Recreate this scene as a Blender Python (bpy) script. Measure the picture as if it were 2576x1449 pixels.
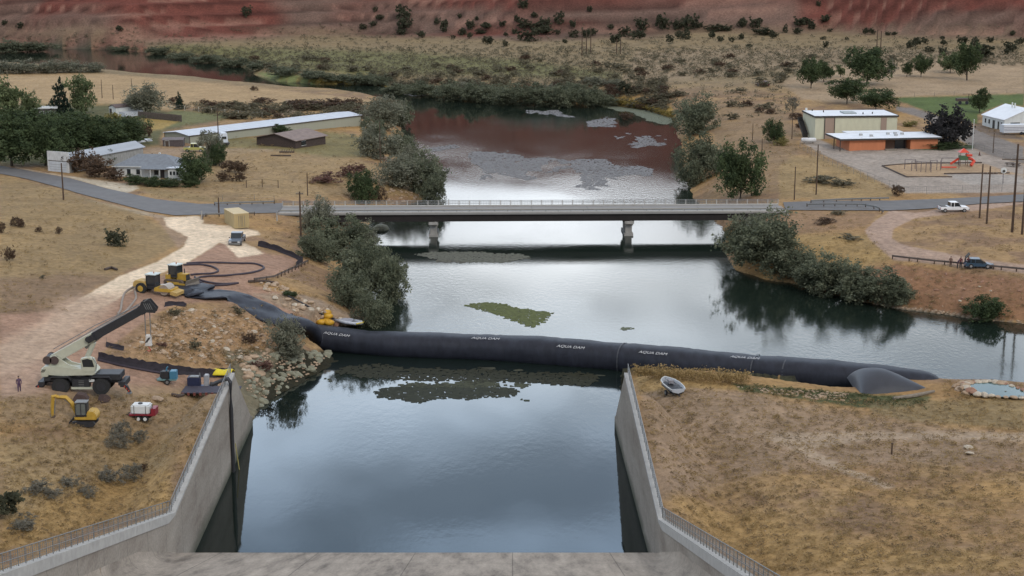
import bpy, bmesh, math, random
import numpy as np
from mathutils import Vector, Matrix
R = math.radians
random.seed(7); RNG = np.random.default_rng(11)
S = bpy.context.scene
COL = S.collection
for o in list(bpy.data.objects): bpy.data.objects.remove(o)

# ------------------------------------------------------------------ camera
F = 4000.0; CX = 1288.0; CY = 724.5; HZ = -190.0; CAMZ = 57.0
TH = math.atan2(CY - HZ, F)
cam = bpy.data.cameras.new('camera'); camo = bpy.data.objects.new('camera', cam); COL.objects.link(camo)
camo.location = (0, 0, CAMZ); camo.rotation_euler = (math.pi / 2 - TH, 0, 0)
cam.sensor_width = 36; cam.lens = 36 * F / 2576; cam.clip_start = 0.5; cam.clip_end = 9000
S.camera = camo
S.render.resolution_x = 1024; S.render.resolution_y = 576
# ------------------------------------------------------------------ sky and sun
SUN_EL, SUN_AZ = 38, 150          # soft, behind the camera and to the left
w = bpy.data.worlds.new('World'); S.world = w; w.use_nodes = True
nt = w.node_tree; N = nt.nodes; L = nt.links; N.clear()
def nd(n, t, **k):
    a = n.new(t)
    for kk, v in k.items(): setattr(a, kk, v)
    return a
out = nd(N, 'ShaderNodeOutputWorld'); bg = nd(N, 'ShaderNodeBackground'); bg.inputs[1].default_value = 0.10
sky = nd(N, 'ShaderNodeTexSky'); sky.sky_type = 'NISHITA'; sky.sun_disc = False
sky.sun_elevation = R(SUN_EL); sky.sun_rotation = R(SUN_AZ); sky.air_density = 1.0; sky.dust_density = 1.2
tc = nd(N, 'ShaderNodeTexCoord')
mp = nd(N, 'ShaderNodeMapping'); mp.inputs['Scale'].default_value = (1.0, 1.0, 2.6); mp.inputs['Location'].default_value = (0.35, 0.1, 0.0)
L.new(tc.outputs['Generated'], mp.inputs[0])
nz = nd(N, 'ShaderNodeTexNoise'); nz.inputs['Scale'].default_value = 3.2; nz.inputs['Detail'].default_value = 5; nz.inputs['Roughness'].default_value = 0.5
L.new(mp.outputs[0], nz.inputs[0])
rp = nd(N, 'ShaderNodeValToRGB'); rp.color_ramp.elements[0].position = 0.36; rp.color_ramp.elements[1].position = 0.64
L.new(nz.outputs[0], rp.inputs[0])
# cloud brightness: lighter towards the horizon, greyer overhead
sep = nd(N, 'ShaderNodeSeparateXYZ'); L.new(tc.outputs['Generated'], sep.inputs[0])
cr = nd(N, 'ShaderNodeValToRGB'); e = cr.color_ramp.elements
SKYRAMP = [(0.0, (22, 23, 24)), (0.15, (21, 21.8, 23)), (0.21, (25, 25.8, 26.3)), (0.26, (24, 26.5, 29)), (0.31, (22, 27, 33)), (0.38, (18, 24, 32)), (0.6, (8.0, 8.1, 8.5)), (1.0, (8.8, 8.8, 9.0))]
SC = 40.0
e[0].position = 0.0; e[1].position = 1.0
while len(e) < len(SKYRAMP): e.new(0.5)
for i, (p_, c_) in enumerate(SKYRAMP):
    e[i].position = p_; e[i].color = tuple(v / SC for v in c_) + (1,)
L.new(sep.outputs['Z'], cr.inputs[0])
cm = nd(N, 'ShaderNodeVectorMath', operation='SCALE'); cm.inputs['Scale'].default_value = SC; L.new(cr.outputs[0], cm.inputs[0])
# second, darker cloud layer patches
nz2 = nd(N, 'ShaderNodeTexNoise'); nz2.inputs['Scale'].default_value = 4.6; nz2.inputs['Detail'].default_value = 4; L.new(mp.outputs[0], nz2.inputs[0])
mr = nd(N, 'ShaderNodeMapRange'); mr.inputs[1].default_value = .40; mr.inputs[2].default_value = .62; mr.inputs[3].default_value = .50; mr.inputs[4].default_value = 1.42
L.new(nz2.outputs[0], mr.inputs[0])
cm2 = nd(N, 'ShaderNodeVectorMath', operation='SCALE'); L.new(cm.outputs[0], cm2.inputs[0]); ydir = nd(N, 'ShaderNodeMapRange', interpolation_type='SMOOTHSTEP'); ydir.inputs[1].default_value = -.35; ydir.inputs[2].default_value = .9; ydir.inputs[3].default_value = .42; ydir.inputs[4].default_value = 1.0; L.new(sep.outputs['Y'], ydir.inputs[0])
elv = nd(N, 'ShaderNodeMapRange'); elv.inputs[1].default_value = .3; elv.inputs[2].default_value = .6; L.new(sep.outputs['Z'], elv.inputs[0])
ymx = nd(N, 'ShaderNodeMath', operation='MAXIMUM'); L.new(ydir.outputs[0], ymx.inputs[0]); L.new(elv.outputs[0], ymx.inputs[1])
mm_ = nd(N, 'ShaderNodeMath', operation='MULTIPLY'); L.new(mr.outputs[0], mm_.inputs[0]); L.new(ymx.outputs[0], mm_.inputs[1]); L.new(mm_.outputs[0], cm2.inputs['Scale'])
skm = nd(N, 'ShaderNodeVectorMath', operation='SCALE'); skm.inputs['Scale'].default_value = 1.6; L.new(sky.outputs[0], skm.inputs[0])
mx = nd(N, 'ShaderNodeMixRGB'); L.new(skm.outputs[0], mx.inputs[1]); L.new(cm2.outputs[0], mx.inputs[2])
mfac = nd(N, 'ShaderNodeMapRange'); mfac.inputs[3].default_value = .62; mfac.inputs[4].default_value = 1.0; L.new(rp.outputs[0], mfac.inputs[0]); L.new(mfac.outputs[0], mx.inputs[0])
L.new(mx.outputs[0], bg.inputs[0]); L.new(bg.outputs[0], out.inputs[0])
sl = bpy.data.lights.new('sun', 'SUN'); sl.energy = 1.15; sl.angle = R(16); sl.color = (1, .92, .82)
so = bpy.data.objects.new('sun', sl); COL.objects.link(so)
# Nishita rotation is measured clockwise from +Y
_az = R(SUN_AZ); _d = Vector((math.sin(_az) * math.cos(R(SUN_EL)), math.cos(_az) * math.cos(R(SUN_EL)), math.sin(R(SUN_EL))))
so.rotation_euler = (-_d).to_track_quat('-Z', 'Y').to_euler(); so.location = (0, 0, 200)
S.view_settings.view_transform = 'Standard'; S.view_settings.look = 'None'; S.view_settings.exposure = 0.14; S.view_settings.gamma = 1
S.render.engine = 'CYCLES'; S.cycles.max_bounces = 4; S.cycles.diffuse_bounces = 2; S.cycles.glossy_bounces = 2; S.cycles.transparent_max_bounces = 4

# ------------------------------------------------------------------ projection helpers (reading positions off the photograph)
ct, st = math.cos(TH), math.sin(TH)
def ray(px, py):
    u = (px - CX) / F; v = (py - CY) / F
    return u, ct - v * st, -st - v * ct
def P(px, py, z):
    x, y, zz = ray(px, py); t = (z - CAMZ) / zz
    return (x * t, y * t)
def proj(x, y, z):
    dz = z - CAMZ; d = y * ct - dz * st
    return CX + F * x / d, CY - F * (y * st + dz * ct) / d
def depth(x, y, z): return y * ct - (z - CAMZ) * st

# ------------------------------------------------------------------ noise (numpy value noise)
_T = RNG.random((256, 256)).astype(np.float32)
def vnoise(x, y):
    xi = np.floor(x).astype(int); yi = np.floor(y).astype(int); fx = x - xi; fy = y - yi
    fx = fx * fx * (3 - 2 * fx); fy = fy * fy * (3 - 2 * fy)
    a = _T[xi & 255, yi & 255]; b = _T[(xi + 1) & 255, yi & 255]; c = _T[xi & 255, (yi + 1) & 255]; d = _T[(xi + 1) & 255, (yi + 1) & 255]
    return (a * (1 - fx) + b * fx) * (1 - fy) + (c * (1 - fx) + d * fx) * fy
def fbm(x, y, o=4):
    s = 0; a = .5; t = 0
    for i in range(o):
        s = s + a * vnoise(x + 17.3 * i, y - 9.1 * i); t += a; a *= .5; x = x * 2.03; y = y * 2.03
    return s / t
def sst(a, b, x):
    t = np.clip((x - a) / (b - a), 0, 1); return t * t * (3 - 2 * t)

# ------------------------------------------------------------------ terrain
ZD = -2.2
CTRL = [(-700,1449,22),(0,1449,21),(0,1390,18.5),(200,1345,12),(425,1270,5.1),(425,1200,5.5),(200,1290,8),(0,1250,7),(-700,1250,8),(0,1100,6.2),(300,1100,6.2),(520,1050,6.8),
 (0,985,6.4),(300,1000,6.6),(560,975,7.3),(590,945,7.5),(280,905,6.7),(450,925,7),(-700,950,9),
 (330,850,7),(480,850,7.2),(620,880,5.0),(400,790,8),(560,775,8),(450,730,8),(620,740,7.6),(250,800,8),(700,720,7),(0,830,8.5),(100,760,8.5),
 (0,650,10.5),(150,600,9.5),(-300,650,15),(300,620,8),(450,600,7),(0,500,8),(250,520,6.8),(600,600,6),(700,640,6),(520,545,5.6),(680,545,4.7),(60,430,6),(400,500,5.4),(560,520,5),(700,520,4.6),(722,575,3.6),(745,590,3.2),
 (370,440,5.2),(560,440,5),(800,480,5),(860,420,4.5),(650,380,4.5),(480,360,4.5),(900,320,4),(0,350,5),(200,300,4),(60,200,3),(400,225,3),(700,260,2.6),(900,260,2.6),(-300,200,3),
 (300,115,4),(600,130,4),(0,100,5),(900,170,3),(900,120,6),(1288,200,3.5),(1288,160,5),(1288,110,9),(1700,230,3.5),(1700,160,6),(1700,110,10),(2100,110,11),(2500,120,12),(2000,180,7),(2400,190,7),(2900,190,7),
 (2400,260,6.5),(2200,330,6),(2100,380,6),(2400,380,6),(2576,420,6),(1880,400,5),(1900,300,5),(1900,520,4.8),(2020,520,4.8),(2100,480,5.4),(2400,500,5.6),(2600,500,5.6),
 (2000,580,4.8),(2200,590,5.2),(2300,640,5),(2450,670,5),(2700,690,5),(2450,600,6),(2576,560,6.4),(2900,600,8),(2100,640,4.5),
 (1610,950,4.5),(1700,965,3.2),(1850,975,0.3),(1850,1000,1.6),(2000,985,-0.3),(2000,1010,0.6),(2120,995,-.3),(2200,1012,0.2),(2240,1000,0.1),(2300,1000,0.4),(2450,985,0.7),(2576,985,0.7),(2900,980,0.8),
 (2576,1080,1.6),(2300,1080,1.6),(2000,1080,2.4),(1700,1080,4.6),(1670,1200,4.8),(1670,1280,4.5),(1900,1200,3.2),(2300,1200,2.6),(2600,1200,2.8),(3000,1200,5),
 (1760,1345,8),(1870,1420,14),(1935,1449,17),(2200,1449,15),(2576,1449,11.5),(2576,1340,6.5),(3100,1449,14),(2200,1340,7)]
def q2(x, y): return np.stack([x / np.maximum(y, 40) * 3.2, np.log(np.maximum(y, 40)) * 1.6], -1)
_C = np.array([P(a, b, c) + (c,) for a, b, c in CTRL]); _Q = q2(_C[:, 0], _C[:, 1])
def _k(r2): return np.exp(-r2 / (2 * 0.17 ** 2)) + 0.02 / (r2 + .02)* .25
def gbase(x, y):
    q = q2(x, y); num = 0; den = 0
    for i in range(len(_C)):
        d = q - _Q[i]; k = _k(d[..., 0] ** 2 + d[..., 1] ** 2); num = num + k * _C[i, 2]; den = den + k
    return num / den
UP = [(850,872),(905,835),(915,800),(905,760),(880,700),(862,650),(895,600),(925,570),(935,545),(985,522),(1075,505),(1062,470),(1040,430),(1020,380),(1012,330),(1020,290),(1000,262),(940,248),(860,238),(760,232),(700,226),(620,219),(560,212),(500,206),(400,199),(300,190),(270,185),(0,168),(-500,140),
 (-500,100),(0,112),(143,120),(300,126),(400,135),(500,148),(567,160),(640,178),(640,190),(700,205),(800,213),(859,211),(949,214),(992,223),(1060,236),(1159,247),(1226,247),(1330,255),(1426,260),(1526,264),(1626,277),(1700,300),(1700,335),(1714,350),(1706,400),(1716,440),(1738,490),(1770,520),(1797,550),(1817,593),(1826,640),(1850,680),(1917,703),(1990,713),(2050,730),(2150,756),(2250,773),(2350,785),(2417,795),(2517,811),(2576,816),(3300,880),
 (3300,1010),(2700,975),(2576,968),(2480,960),(2400,958),(2340,957),(2200,958),(2000,946),(1800,930),(1640,925),(1546,925),(1263,905),(965,892)]
UPW = np.array([P(a, b, 0) for a, b in UP])
DN = [(431,1560),(636,1070),(645,1030),(690,1000),(740,972),(790,945),(830,918),(850,895),(965,905),(1263,915),(1500,930),(1566,936),(1546,1070),(1676,1560)]
DNW = np.array([P(a, b, ZD) for a, b in DN])
TR = np.array([P(a, b, -2) for a, b in [(1546,938),(1640,942),(1717,950),(1930,966),(2100,985)]])
TP = np.array([P(a, b, -1.0) for a, b in [(862,858),(965,866),(1263,880),(1480,895),(1552,902)]])
def segd(x, y, A, B):
    ex, ey = B - A; t = np.clip(((x - A[0]) * ex + (y - A[1]) * ey) / (ex * ex + ey * ey), 0, 1)
    return np.hypot(x - A[0] - t * ex, y - A[1] - t * ey)
def inside(x, y, W):
    c = np.zeros(x.shape, bool); n = len(W)
    for i in range(n):
        x1, y1 = W[i]; x2, y2 = W[(i + 1) % n]
        if y1 == y2: continue
        c ^= ((y1 > y) != (y2 > y)) & (x < (x2 - x1) * (y - y1) / (y2 - y1) + x1)
    return c
def sdist(x, y, W, closed=True):
    d = np.full(x.shape, 1e9); n = len(W)
    for i in range(n if closed else n - 1): d = np.minimum(d, segd(x, y, W[i], W[(i + 1) % n]))
    return np.where(inside(x, y, W), -d, d) if closed else d
# channel: axis slightly turned; side planes through the waterline points
def wallx(side, y):
    a, b = (P(636, 1070, ZD), P(491, 1389, ZD)) if side < 0 else (P(1546, 1070, ZD), P(1632, 1397, ZD))
    return a[0] + (b[0] - a[0]) * (y - a[1]) / (b[1] - a[1])
YE = P(636, 1070, ZD)[1]              # far foot of the walls
Y_LIP = 135.3; Z_LIP = 1.44; SLOPE = 0.306; ZT = 8.0
_lt = P(592, 945, ZT); _rt = P(1573, 932, ZT); Y_TIP = (_lt[1] + _rt[1]) / 2
def walltop(side, y):
    zc = 5.25 if side < 0 else 4.6
    y = np.asarray(y, float)
    a = zc + (ZT - zc) * (y - Y_LIP) / (Y_TIP - Y_LIP)
    b = zc + SLOPE * (Y_LIP - y)
    return np.where(y > Y_LIP, np.minimum(a, ZT), b)
CLB = [(-900,100,6),(-300,98,5),(0,96,5),(300,108,4),(600,84,8),(900,76,9),(1300,86,10),(1700,84,10),(2100,80,11),(2400,87,12),(2576,92,12),(3000,102,13),(3600,114,14)]
_cb = np.array([P(a, b, c) for a, b, c in CLB]); _o = np.argsort(_cb[:, 0]); _cb = _cb[_o]
def Hfun(x, y):
    x = np.asarray(x, float); y = np.asarray(y, float)
    g = gbase(x, y)
    g = g + (fbm(x * .05, y * .05) - .5) * 1.0 * sst(3, 7, g) + (fbm(x * .35 + 9, y * .35) - .5) * .22 + (fbm(x * 1.7, y * 1.7 + 5, 3) - .5) * .10
    # rock strewn mound between crane and dozer
    X, Y = P(500, 830, 7.5); q = ((x - X) / 13) ** 2 + ((y - Y) / 13) ** 2
    g = g + 1.3 * np.exp(-q) + np.exp(-q) * (fbm(x * .8, y * .8) - .5) * 1.0
    d1 = sdist(x, y, UPW) + (fbm(x * .12, y * .12) - .5) * 3.0; d2 = sdist(x, y, DNW)
    d2 = d2 + (fbm(x * .4, y * .4) - .5) * 1.6 * sst(YE + 1, YE + 6, y)
    gg = np.maximum(g, .5)
    h1 = gg * np.tanh(np.maximum(d1, 0) * .5 / gg); h1 = np.where(d1 < 0, -2.5 * np.tanh(-d1 * .35), h1)
    h2 = ZD + (gg - ZD) * np.tanh(np.maximum(d2, 0) * .62 / (gg - ZD))
    shal = sst(P(1200, 982, ZD)[1], P(1200, 968, ZD)[1], y + (fbm(x * .3, y * .5) - .5) * 5)
    bed = ZD - 2.0 + shal * (2.0 - .16) + (fbm(x * .35, y * .8, 5) - .5) * .75 * shal
    h2 = np.where(d2 < 0, bed, h2)
    h = np.minimum(h1, np.where((d1 < 0) & (d2 > 0), 99, h2)); h = np.where(d2 < 0, h2, h)
    h3 = -2.6 + np.maximum(sdist(x, y, TR, False) - 3.0, 0) * .75
    h = np.where(d1 > 0, np.minimum(h, h3 + 0.0), h)
    dT = sdist(x, y, TP, False); h = np.where(dT < 5.5, np.minimum(h, -2.35 + np.maximum(dT - 4.2, 0) * 2.0), h)
    # channel and chute
    xl = wallx(-1, y); xr = wallx(1, y)
    for sd, xw in ((-1, xl), (1, xr)):
        out_ = (x - xw) * sd                       # metres outside the wall's inner face
        wt = walltop(sd, y) - .25
        k = (1 - sst(1.5, 9, out_)) * (out_ > 0.35) * (1 - sst(Y_TIP - 6, Y_TIP, y))
        h = h * (1 - k) + wt * k
        k2 = (out_ > .3) & (y >= Y_TIP) & (y < YE + 2) & (out_ < 6)
        cap = ZT - (y - Y_TIP) / (YE - Y_TIP) * (ZT - ZD) - .4
        h = np.where(k2, np.minimum(h, np.maximum(cap + out_ * .8, ZD - .5)), h)
    inn = (x > xl - .4) & (x < xr + .4) & (y < YE)
    floorz = np.where(y < Y_LIP, Z_LIP + SLOPE * (Y_LIP - y) - 1.5, np.minimum(h, ZD - 1.0))
    # shallow weed bed still reaches back between the wall ends
    h = np.where(inn, np.where(y > P(1200, 985, ZD)[1], h2, floorz), h)
    # far red cliffs
    yc = np.interp(x, _cb[:, 0], _cb[:, 1]); d = y - yc + (fbm(x * .008, y * .008, 2) - .5) * 26
    dd = np.maximum(d, 0)
    T = 78 + 22 * vnoise(x * .006 + 3, x * 0 + 1.5)
    c = dd * .16 + np.maximum(dd - 18, 0) * .38 + np.maximum(dd - 60, 0) * .5
    st_ = 4.6; c = c * .45 + .55 * (np.floor(c / st_) + sst(.55, .95, c / st_ - np.floor(c / st_))) * st_
    c = T * np.tanh(c / T * 1.1) + (fbm(x * .05, y * .10, 3) - .5) * 1.4 * sst(4, 14, c)
    h = h + c
    h = h + np.maximum(60 - y, 0) * .30 * ((x < xl) | (x > xr))
    return h
# lookup grid for placing things
_gx = np.arange(-420, 420.1, 1.5); _gy = np.arange(70, 1000, 1.5)
_GX, _GY = np.meshgrid(_gx, _gy); _GH = Hfun(_GX, _GY)
_GL = _GH.tolist(); _NX = len(_gx) - 2.001; _NY = len(_gy) - 2.001
def Hq(x, y):
    i = (x + 420) / 1.5; j = (y - 70) / 1.5
    i = 0 if i < 0 else _NX if i > _NX else i; j = 0 if j < 0 else _NY if j > _NY else j
    a = int(i); b = int(j); fx = i - a; fy = j - b; r0 = _GL[b]; r1 = _GL[b + 1]
    return (r0[a] * (1 - fx) + r0[a + 1] * fx) * (1 - fy) + (r1[a] * (1 - fx) + r1[a + 1] * fx) * fy
def G(px, py, dz=0.0, water=None):
    dx, dy, dzr = ray(px, py); t = max(60.0, 33.0 / max(-dzr, .02)); lim = -99 if water is None else water
    while t < 1500:
        z = CAMZ + dzr * t
        if z < max(Hq(dx * t, dy * t), lim): break
        t += 2.0
    lo, hi = t - 2, t
    for _ in range(14):
        m = (lo + hi) / 2
        if CAMZ + dzr * m < max(Hq(dx * m, dy * m), lim): hi = m
        else: lo = m
    return Vector((dx * hi, dy * hi, CAMZ + dzr * hi + dz))
def PPM(p): return F / depth(p[0], p[1], p[2])     # photo pixels per metre at a place

# ------------------------------------------------------------------ materials
MATS = {}
def srgb(h):
    c = [int(h[i:i + 2], 16) / 255 for i in (0, 2, 4)]
    return tuple(v / 12.92 if v < .04045 else ((v + .055) / 1.055) ** 2.4 for v in c)
def mat(name, col, rough=.7, var=.18, scale=3.0, metal=0.0, bump=0.0, spec=.4, coord='Object', streak=None, attr=None, col2=None):
    if name in MATS: return MATS[name]
    m = bpy.data.materials.new(name); m.use_nodes = True; n = m.node_tree.nodes; l = m.node_tree.links
    b = n['Principled BSDF']; b.inputs['Roughness'].default_value = rough; b.inputs['Metallic'].default_value = metal; b.inputs['Specular IOR Level'].default_value = spec
    t = nd(n, 'ShaderNodeTexCoord'); no = nd(n, 'ShaderNodeTexNoise'); no.inputs['Scale'].default_value = scale; no.inputs['Detail'].default_value = 6; no.inputs['Roughness'].default_value = .6
    src = t.outputs[coord]
    if streak:
        mpp = nd(n, 'ShaderNodeMapping'); mpp.inputs['Scale'].default_value = streak; l.new(src, mpp.inputs[0]); src = mpp.outputs[0]
    l.new(src, no.inputs[0])
    r = nd(n, 'ShaderNodeMapRange'); r.inputs[1].default_value = .3; r.inputs[2].default_value = .7; r.inputs[3].default_value = 1 - var; r.inputs[4].default_value = 1 + var
    l.new(no.outputs[0], r.inputs[0])
    sc = nd(n, 'ShaderNodeVectorMath', operation='SCALE'); l.new(r.outputs[0], sc.inputs['Scale'])
    if attr:
        at = nd(n, 'ShaderNodeAttribute'); at.attribute_name = attr
        mm = nd(n, 'ShaderNodeMixRGB'); mm.inputs[1].default_value = (*col, 1); mm.inputs[2].default_value = (*(col2 or tuple(c * 2 for c in col)), 1); l.new(at.outputs['Fac'], mm.inputs[0]); l.new(mm.outputs[0], sc.inputs[0])
    else: sc.inputs[0].default_value = col
    l.new(sc.outputs[0], b.inputs['Base Color'])
    if bump:
        bp = nd(n, 'ShaderNodeBump'); bp.inputs['Strength'].default_value = .6; bp.inputs['Distance'].default_value = bump; l.new(no.outputs[0], bp.inputs['Height']); l.new(bp.outputs[0], b.inputs['Normal'])
    MATS[name] = m; return m

# ------------------------------------------------------------------ mesh builder
class MB:
    def __init__(s): s.v = []; s.f = []
    def add(s, vs, fs, M=None):
        k = len(s.v)
        for p in vs: s.v.append(tuple(M @ Vector(p)) if M else tuple(p))
        for f in fs: s.f.append(tuple(i + k for i in f))
        return s
    def box(s, c, d, rz=0, rx=0, ry=0, taper=1.0):
        x, y, z = d[0] / 2, d[1] / 2, d[2] / 2; t = taper
        vs = [(-x, -y, -z), (x, -y, -z), (x, y, -z), (-x, y, -z), (-x * t, -y * t, z), (x * t, -y * t, z), (x * t, y * t, z), (-x * t, y * t, z)]
        M = Matrix.Translation(c) @ Matrix.Rotation(rz, 4, 'Z') @ Matrix.Rotation(ry, 4, 'Y') @ Matrix.Rotation(rx, 4, 'X')
        return s.add(vs, [(0, 3, 2, 1), (4, 5, 6, 7), (0, 1, 5, 4), (1, 2, 6, 5), (2, 3, 7, 6), (3, 0, 4, 7)], M)
    def cyl(s, a, b, r, r2=None, n=10, caps=True):
        a = Vector(a); b = Vector(b); r2 = r if r2 is None else r2; d = (b - a); q = d.to_track_quat('Z', 'Y'); vs = []
        for (p, rr) in ((a, r), (b, r2)):
            for i in range(n):
                t = 2 * math.pi * i / n; vs.append(p + q @ Vector((rr * math.cos(t), rr * math.sin(t), 0)))
        fs = [(i, (i + 1) % n, n + (i + 1) % n, n + i) for i in range(n)]
        if caps: fs += [tuple(range(n - 1, -1, -1)), tuple(range(n, 2 * n))]
        return s.add(vs, fs)
    def tube(s, pts, r, n=6):
        pts = [Vector(p) for p in pts]; vs = []; fs = []
        for i, p in enumerate(pts):
            d = pts[min(i + 1, len(pts) - 1)] - pts[max(i - 1, 0)]; q = d.normalized().to_track_quat('Z', 'Y'); rr = r[i] if isinstance(r, (list, tuple)) else r
            for j in range(n):
                t = 2 * math.pi * j / n; vs.append(p + q @ Vector((rr * math.cos(t), rr * math.sin(t), 0)))
        for i in range(len(pts) - 1):
            for j in range(n): fs.append((i * n + j, i * n + (j + 1) % n, (i + 1) * n + (j + 1) % n, (i + 1) * n + j))
        fs += [tuple(range(n - 1, -1, -1)), tuple(range((len(pts) - 1) * n, len(pts) * n))]
        return s.add(vs, fs)
    def prism(s, prof, y0, y1, axis='y'):
        n = len(prof); vs = []
        for yy in (y0, y1):
            for (a, b) in prof: vs.append((a, yy, b) if axis == 'y' else (yy, a, b))
        return s.add(vs, [tuple(range(n)), tuple(range(2 * n - 1, n - 1, -1))] + [(i, n + i, n + (i + 1) % n, (i + 1) % n) for i in range(n)])
    def sph(s, c, r, n=10, m=6):
        vs = []; fs = []; r = r if isinstance(r, (tuple, list)) else (r, r, r)
        for i in range(m + 1):
            a = math.pi * i / m
            for j in range(n):
                t = 2 * math.pi * j / n; vs.append((c[0] + r[0] * math.sin(a) * math.cos(t), c[1] + r[1] * math.sin(a) * math.sin(t), c[2] + r[2] * math.cos(a)))
        for i in range(m):
            for j in range(n): fs.append((i * n + j, (i + 1) * n + j, (i + 1) * n + (j + 1) % n, i * n + (j + 1) % n))
        return s.add(vs, fs)
    def build(s, name, m, parent=None, loc=(0, 0, 0), rz=0, smooth=False, bevel=0):
        me = bpy.data.meshes.new(name); me.from_pydata(s.v, [], s.f); me.validate()
        bm = bmesh.new(); bm.from_mesh(me); bmesh.ops.recalc_face_normals(bm, faces=bm.faces)
        if bevel: bmesh.ops.bevel(bm, geom=list(bm.edges), offset=bevel, segments=2, affect='EDGES', clamp_overlap=True)
        bm.to_mesh(me); bm.free()
        if smooth:
            me.polygons.foreach_set('use_smooth', [True] * len(me.polygons))
        me.materials.append(m)
        o = bpy.data.objects.new(name, me); COL.objects.link(o); o.location = loc; o.rotation_euler = (0, 0, rz)
        if parent: o.parent = parent
        return o
def tag(o, label=None, cat=None, group=None, kind=None):
    if label: o['label'] = label
    if cat: o['category'] = cat
    if group: o['group'] = group
    if kind: o['kind'] = kind
    return o
def thing(name, label, cat, loc=(0, 0, 0), rz=0, group=None):
    o = bpy.data.objects.new(name, None); o.empty_display_size = .3; COL.objects.link(o); o.location = loc; o.rotation_euler = (0, 0, rz)
    return tag(o, label, cat, group)
def npmesh(name, V, Fq, m, parent=None, attrs=None, smooth=False):
    me = bpy.data.meshes.new(name); V = np.asarray(V, np.float32); Fq = np.asarray(Fq, np.int32); k = Fq.shape[1]
    me.vertices.add(len(V)); me.vertices.foreach_set('co', V.ravel()); me.loops.add(Fq.size); me.loops.foreach_set('vertex_index', Fq.ravel())
    me.polygons.add(len(Fq)); me.polygons.foreach_set('loop_start', np.arange(0, Fq.size, k, dtype=np.int32)); me.polygons.foreach_set('loop_total', np.full(len(Fq), k, np.int32))
    if smooth: me.polygons.foreach_set('use_smooth', np.ones(len(Fq), bool))
    me.update(calc_edges=True)
    for an, (ty, data) in (attrs or {}).items():
        a = me.attributes.new(an, ty, 'POINT'); a.data.foreach_set('color' if ty == 'FLOAT_COLOR' else 'value', np.asarray(data, np.float32).ravel())
    me.materials.append(m); o = bpy.data.objects.new(name, me); COL.objects.link(o)
    if parent: o.parent = parent
    return o
def copy_tree(src, loc, rz=None, scale=None, label=None, group=None, cat=None):
    c = src.copy(); COL.objects.link(c); c.location = loc
    if rz is not None: c.rotation_euler = (0, 0, rz)
    if scale is not None: c.scale = scale
    if label: c['label'] = label
    if group: c['group'] = group
    if cat: c['category'] = cat
    def rec(a, b):
        for ch in list(a.children):
            d = ch.copy(); COL.objects.link(d); d.parent = b; rec(ch, d)
    rec(src, c); return c
exec_parts = True
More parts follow.
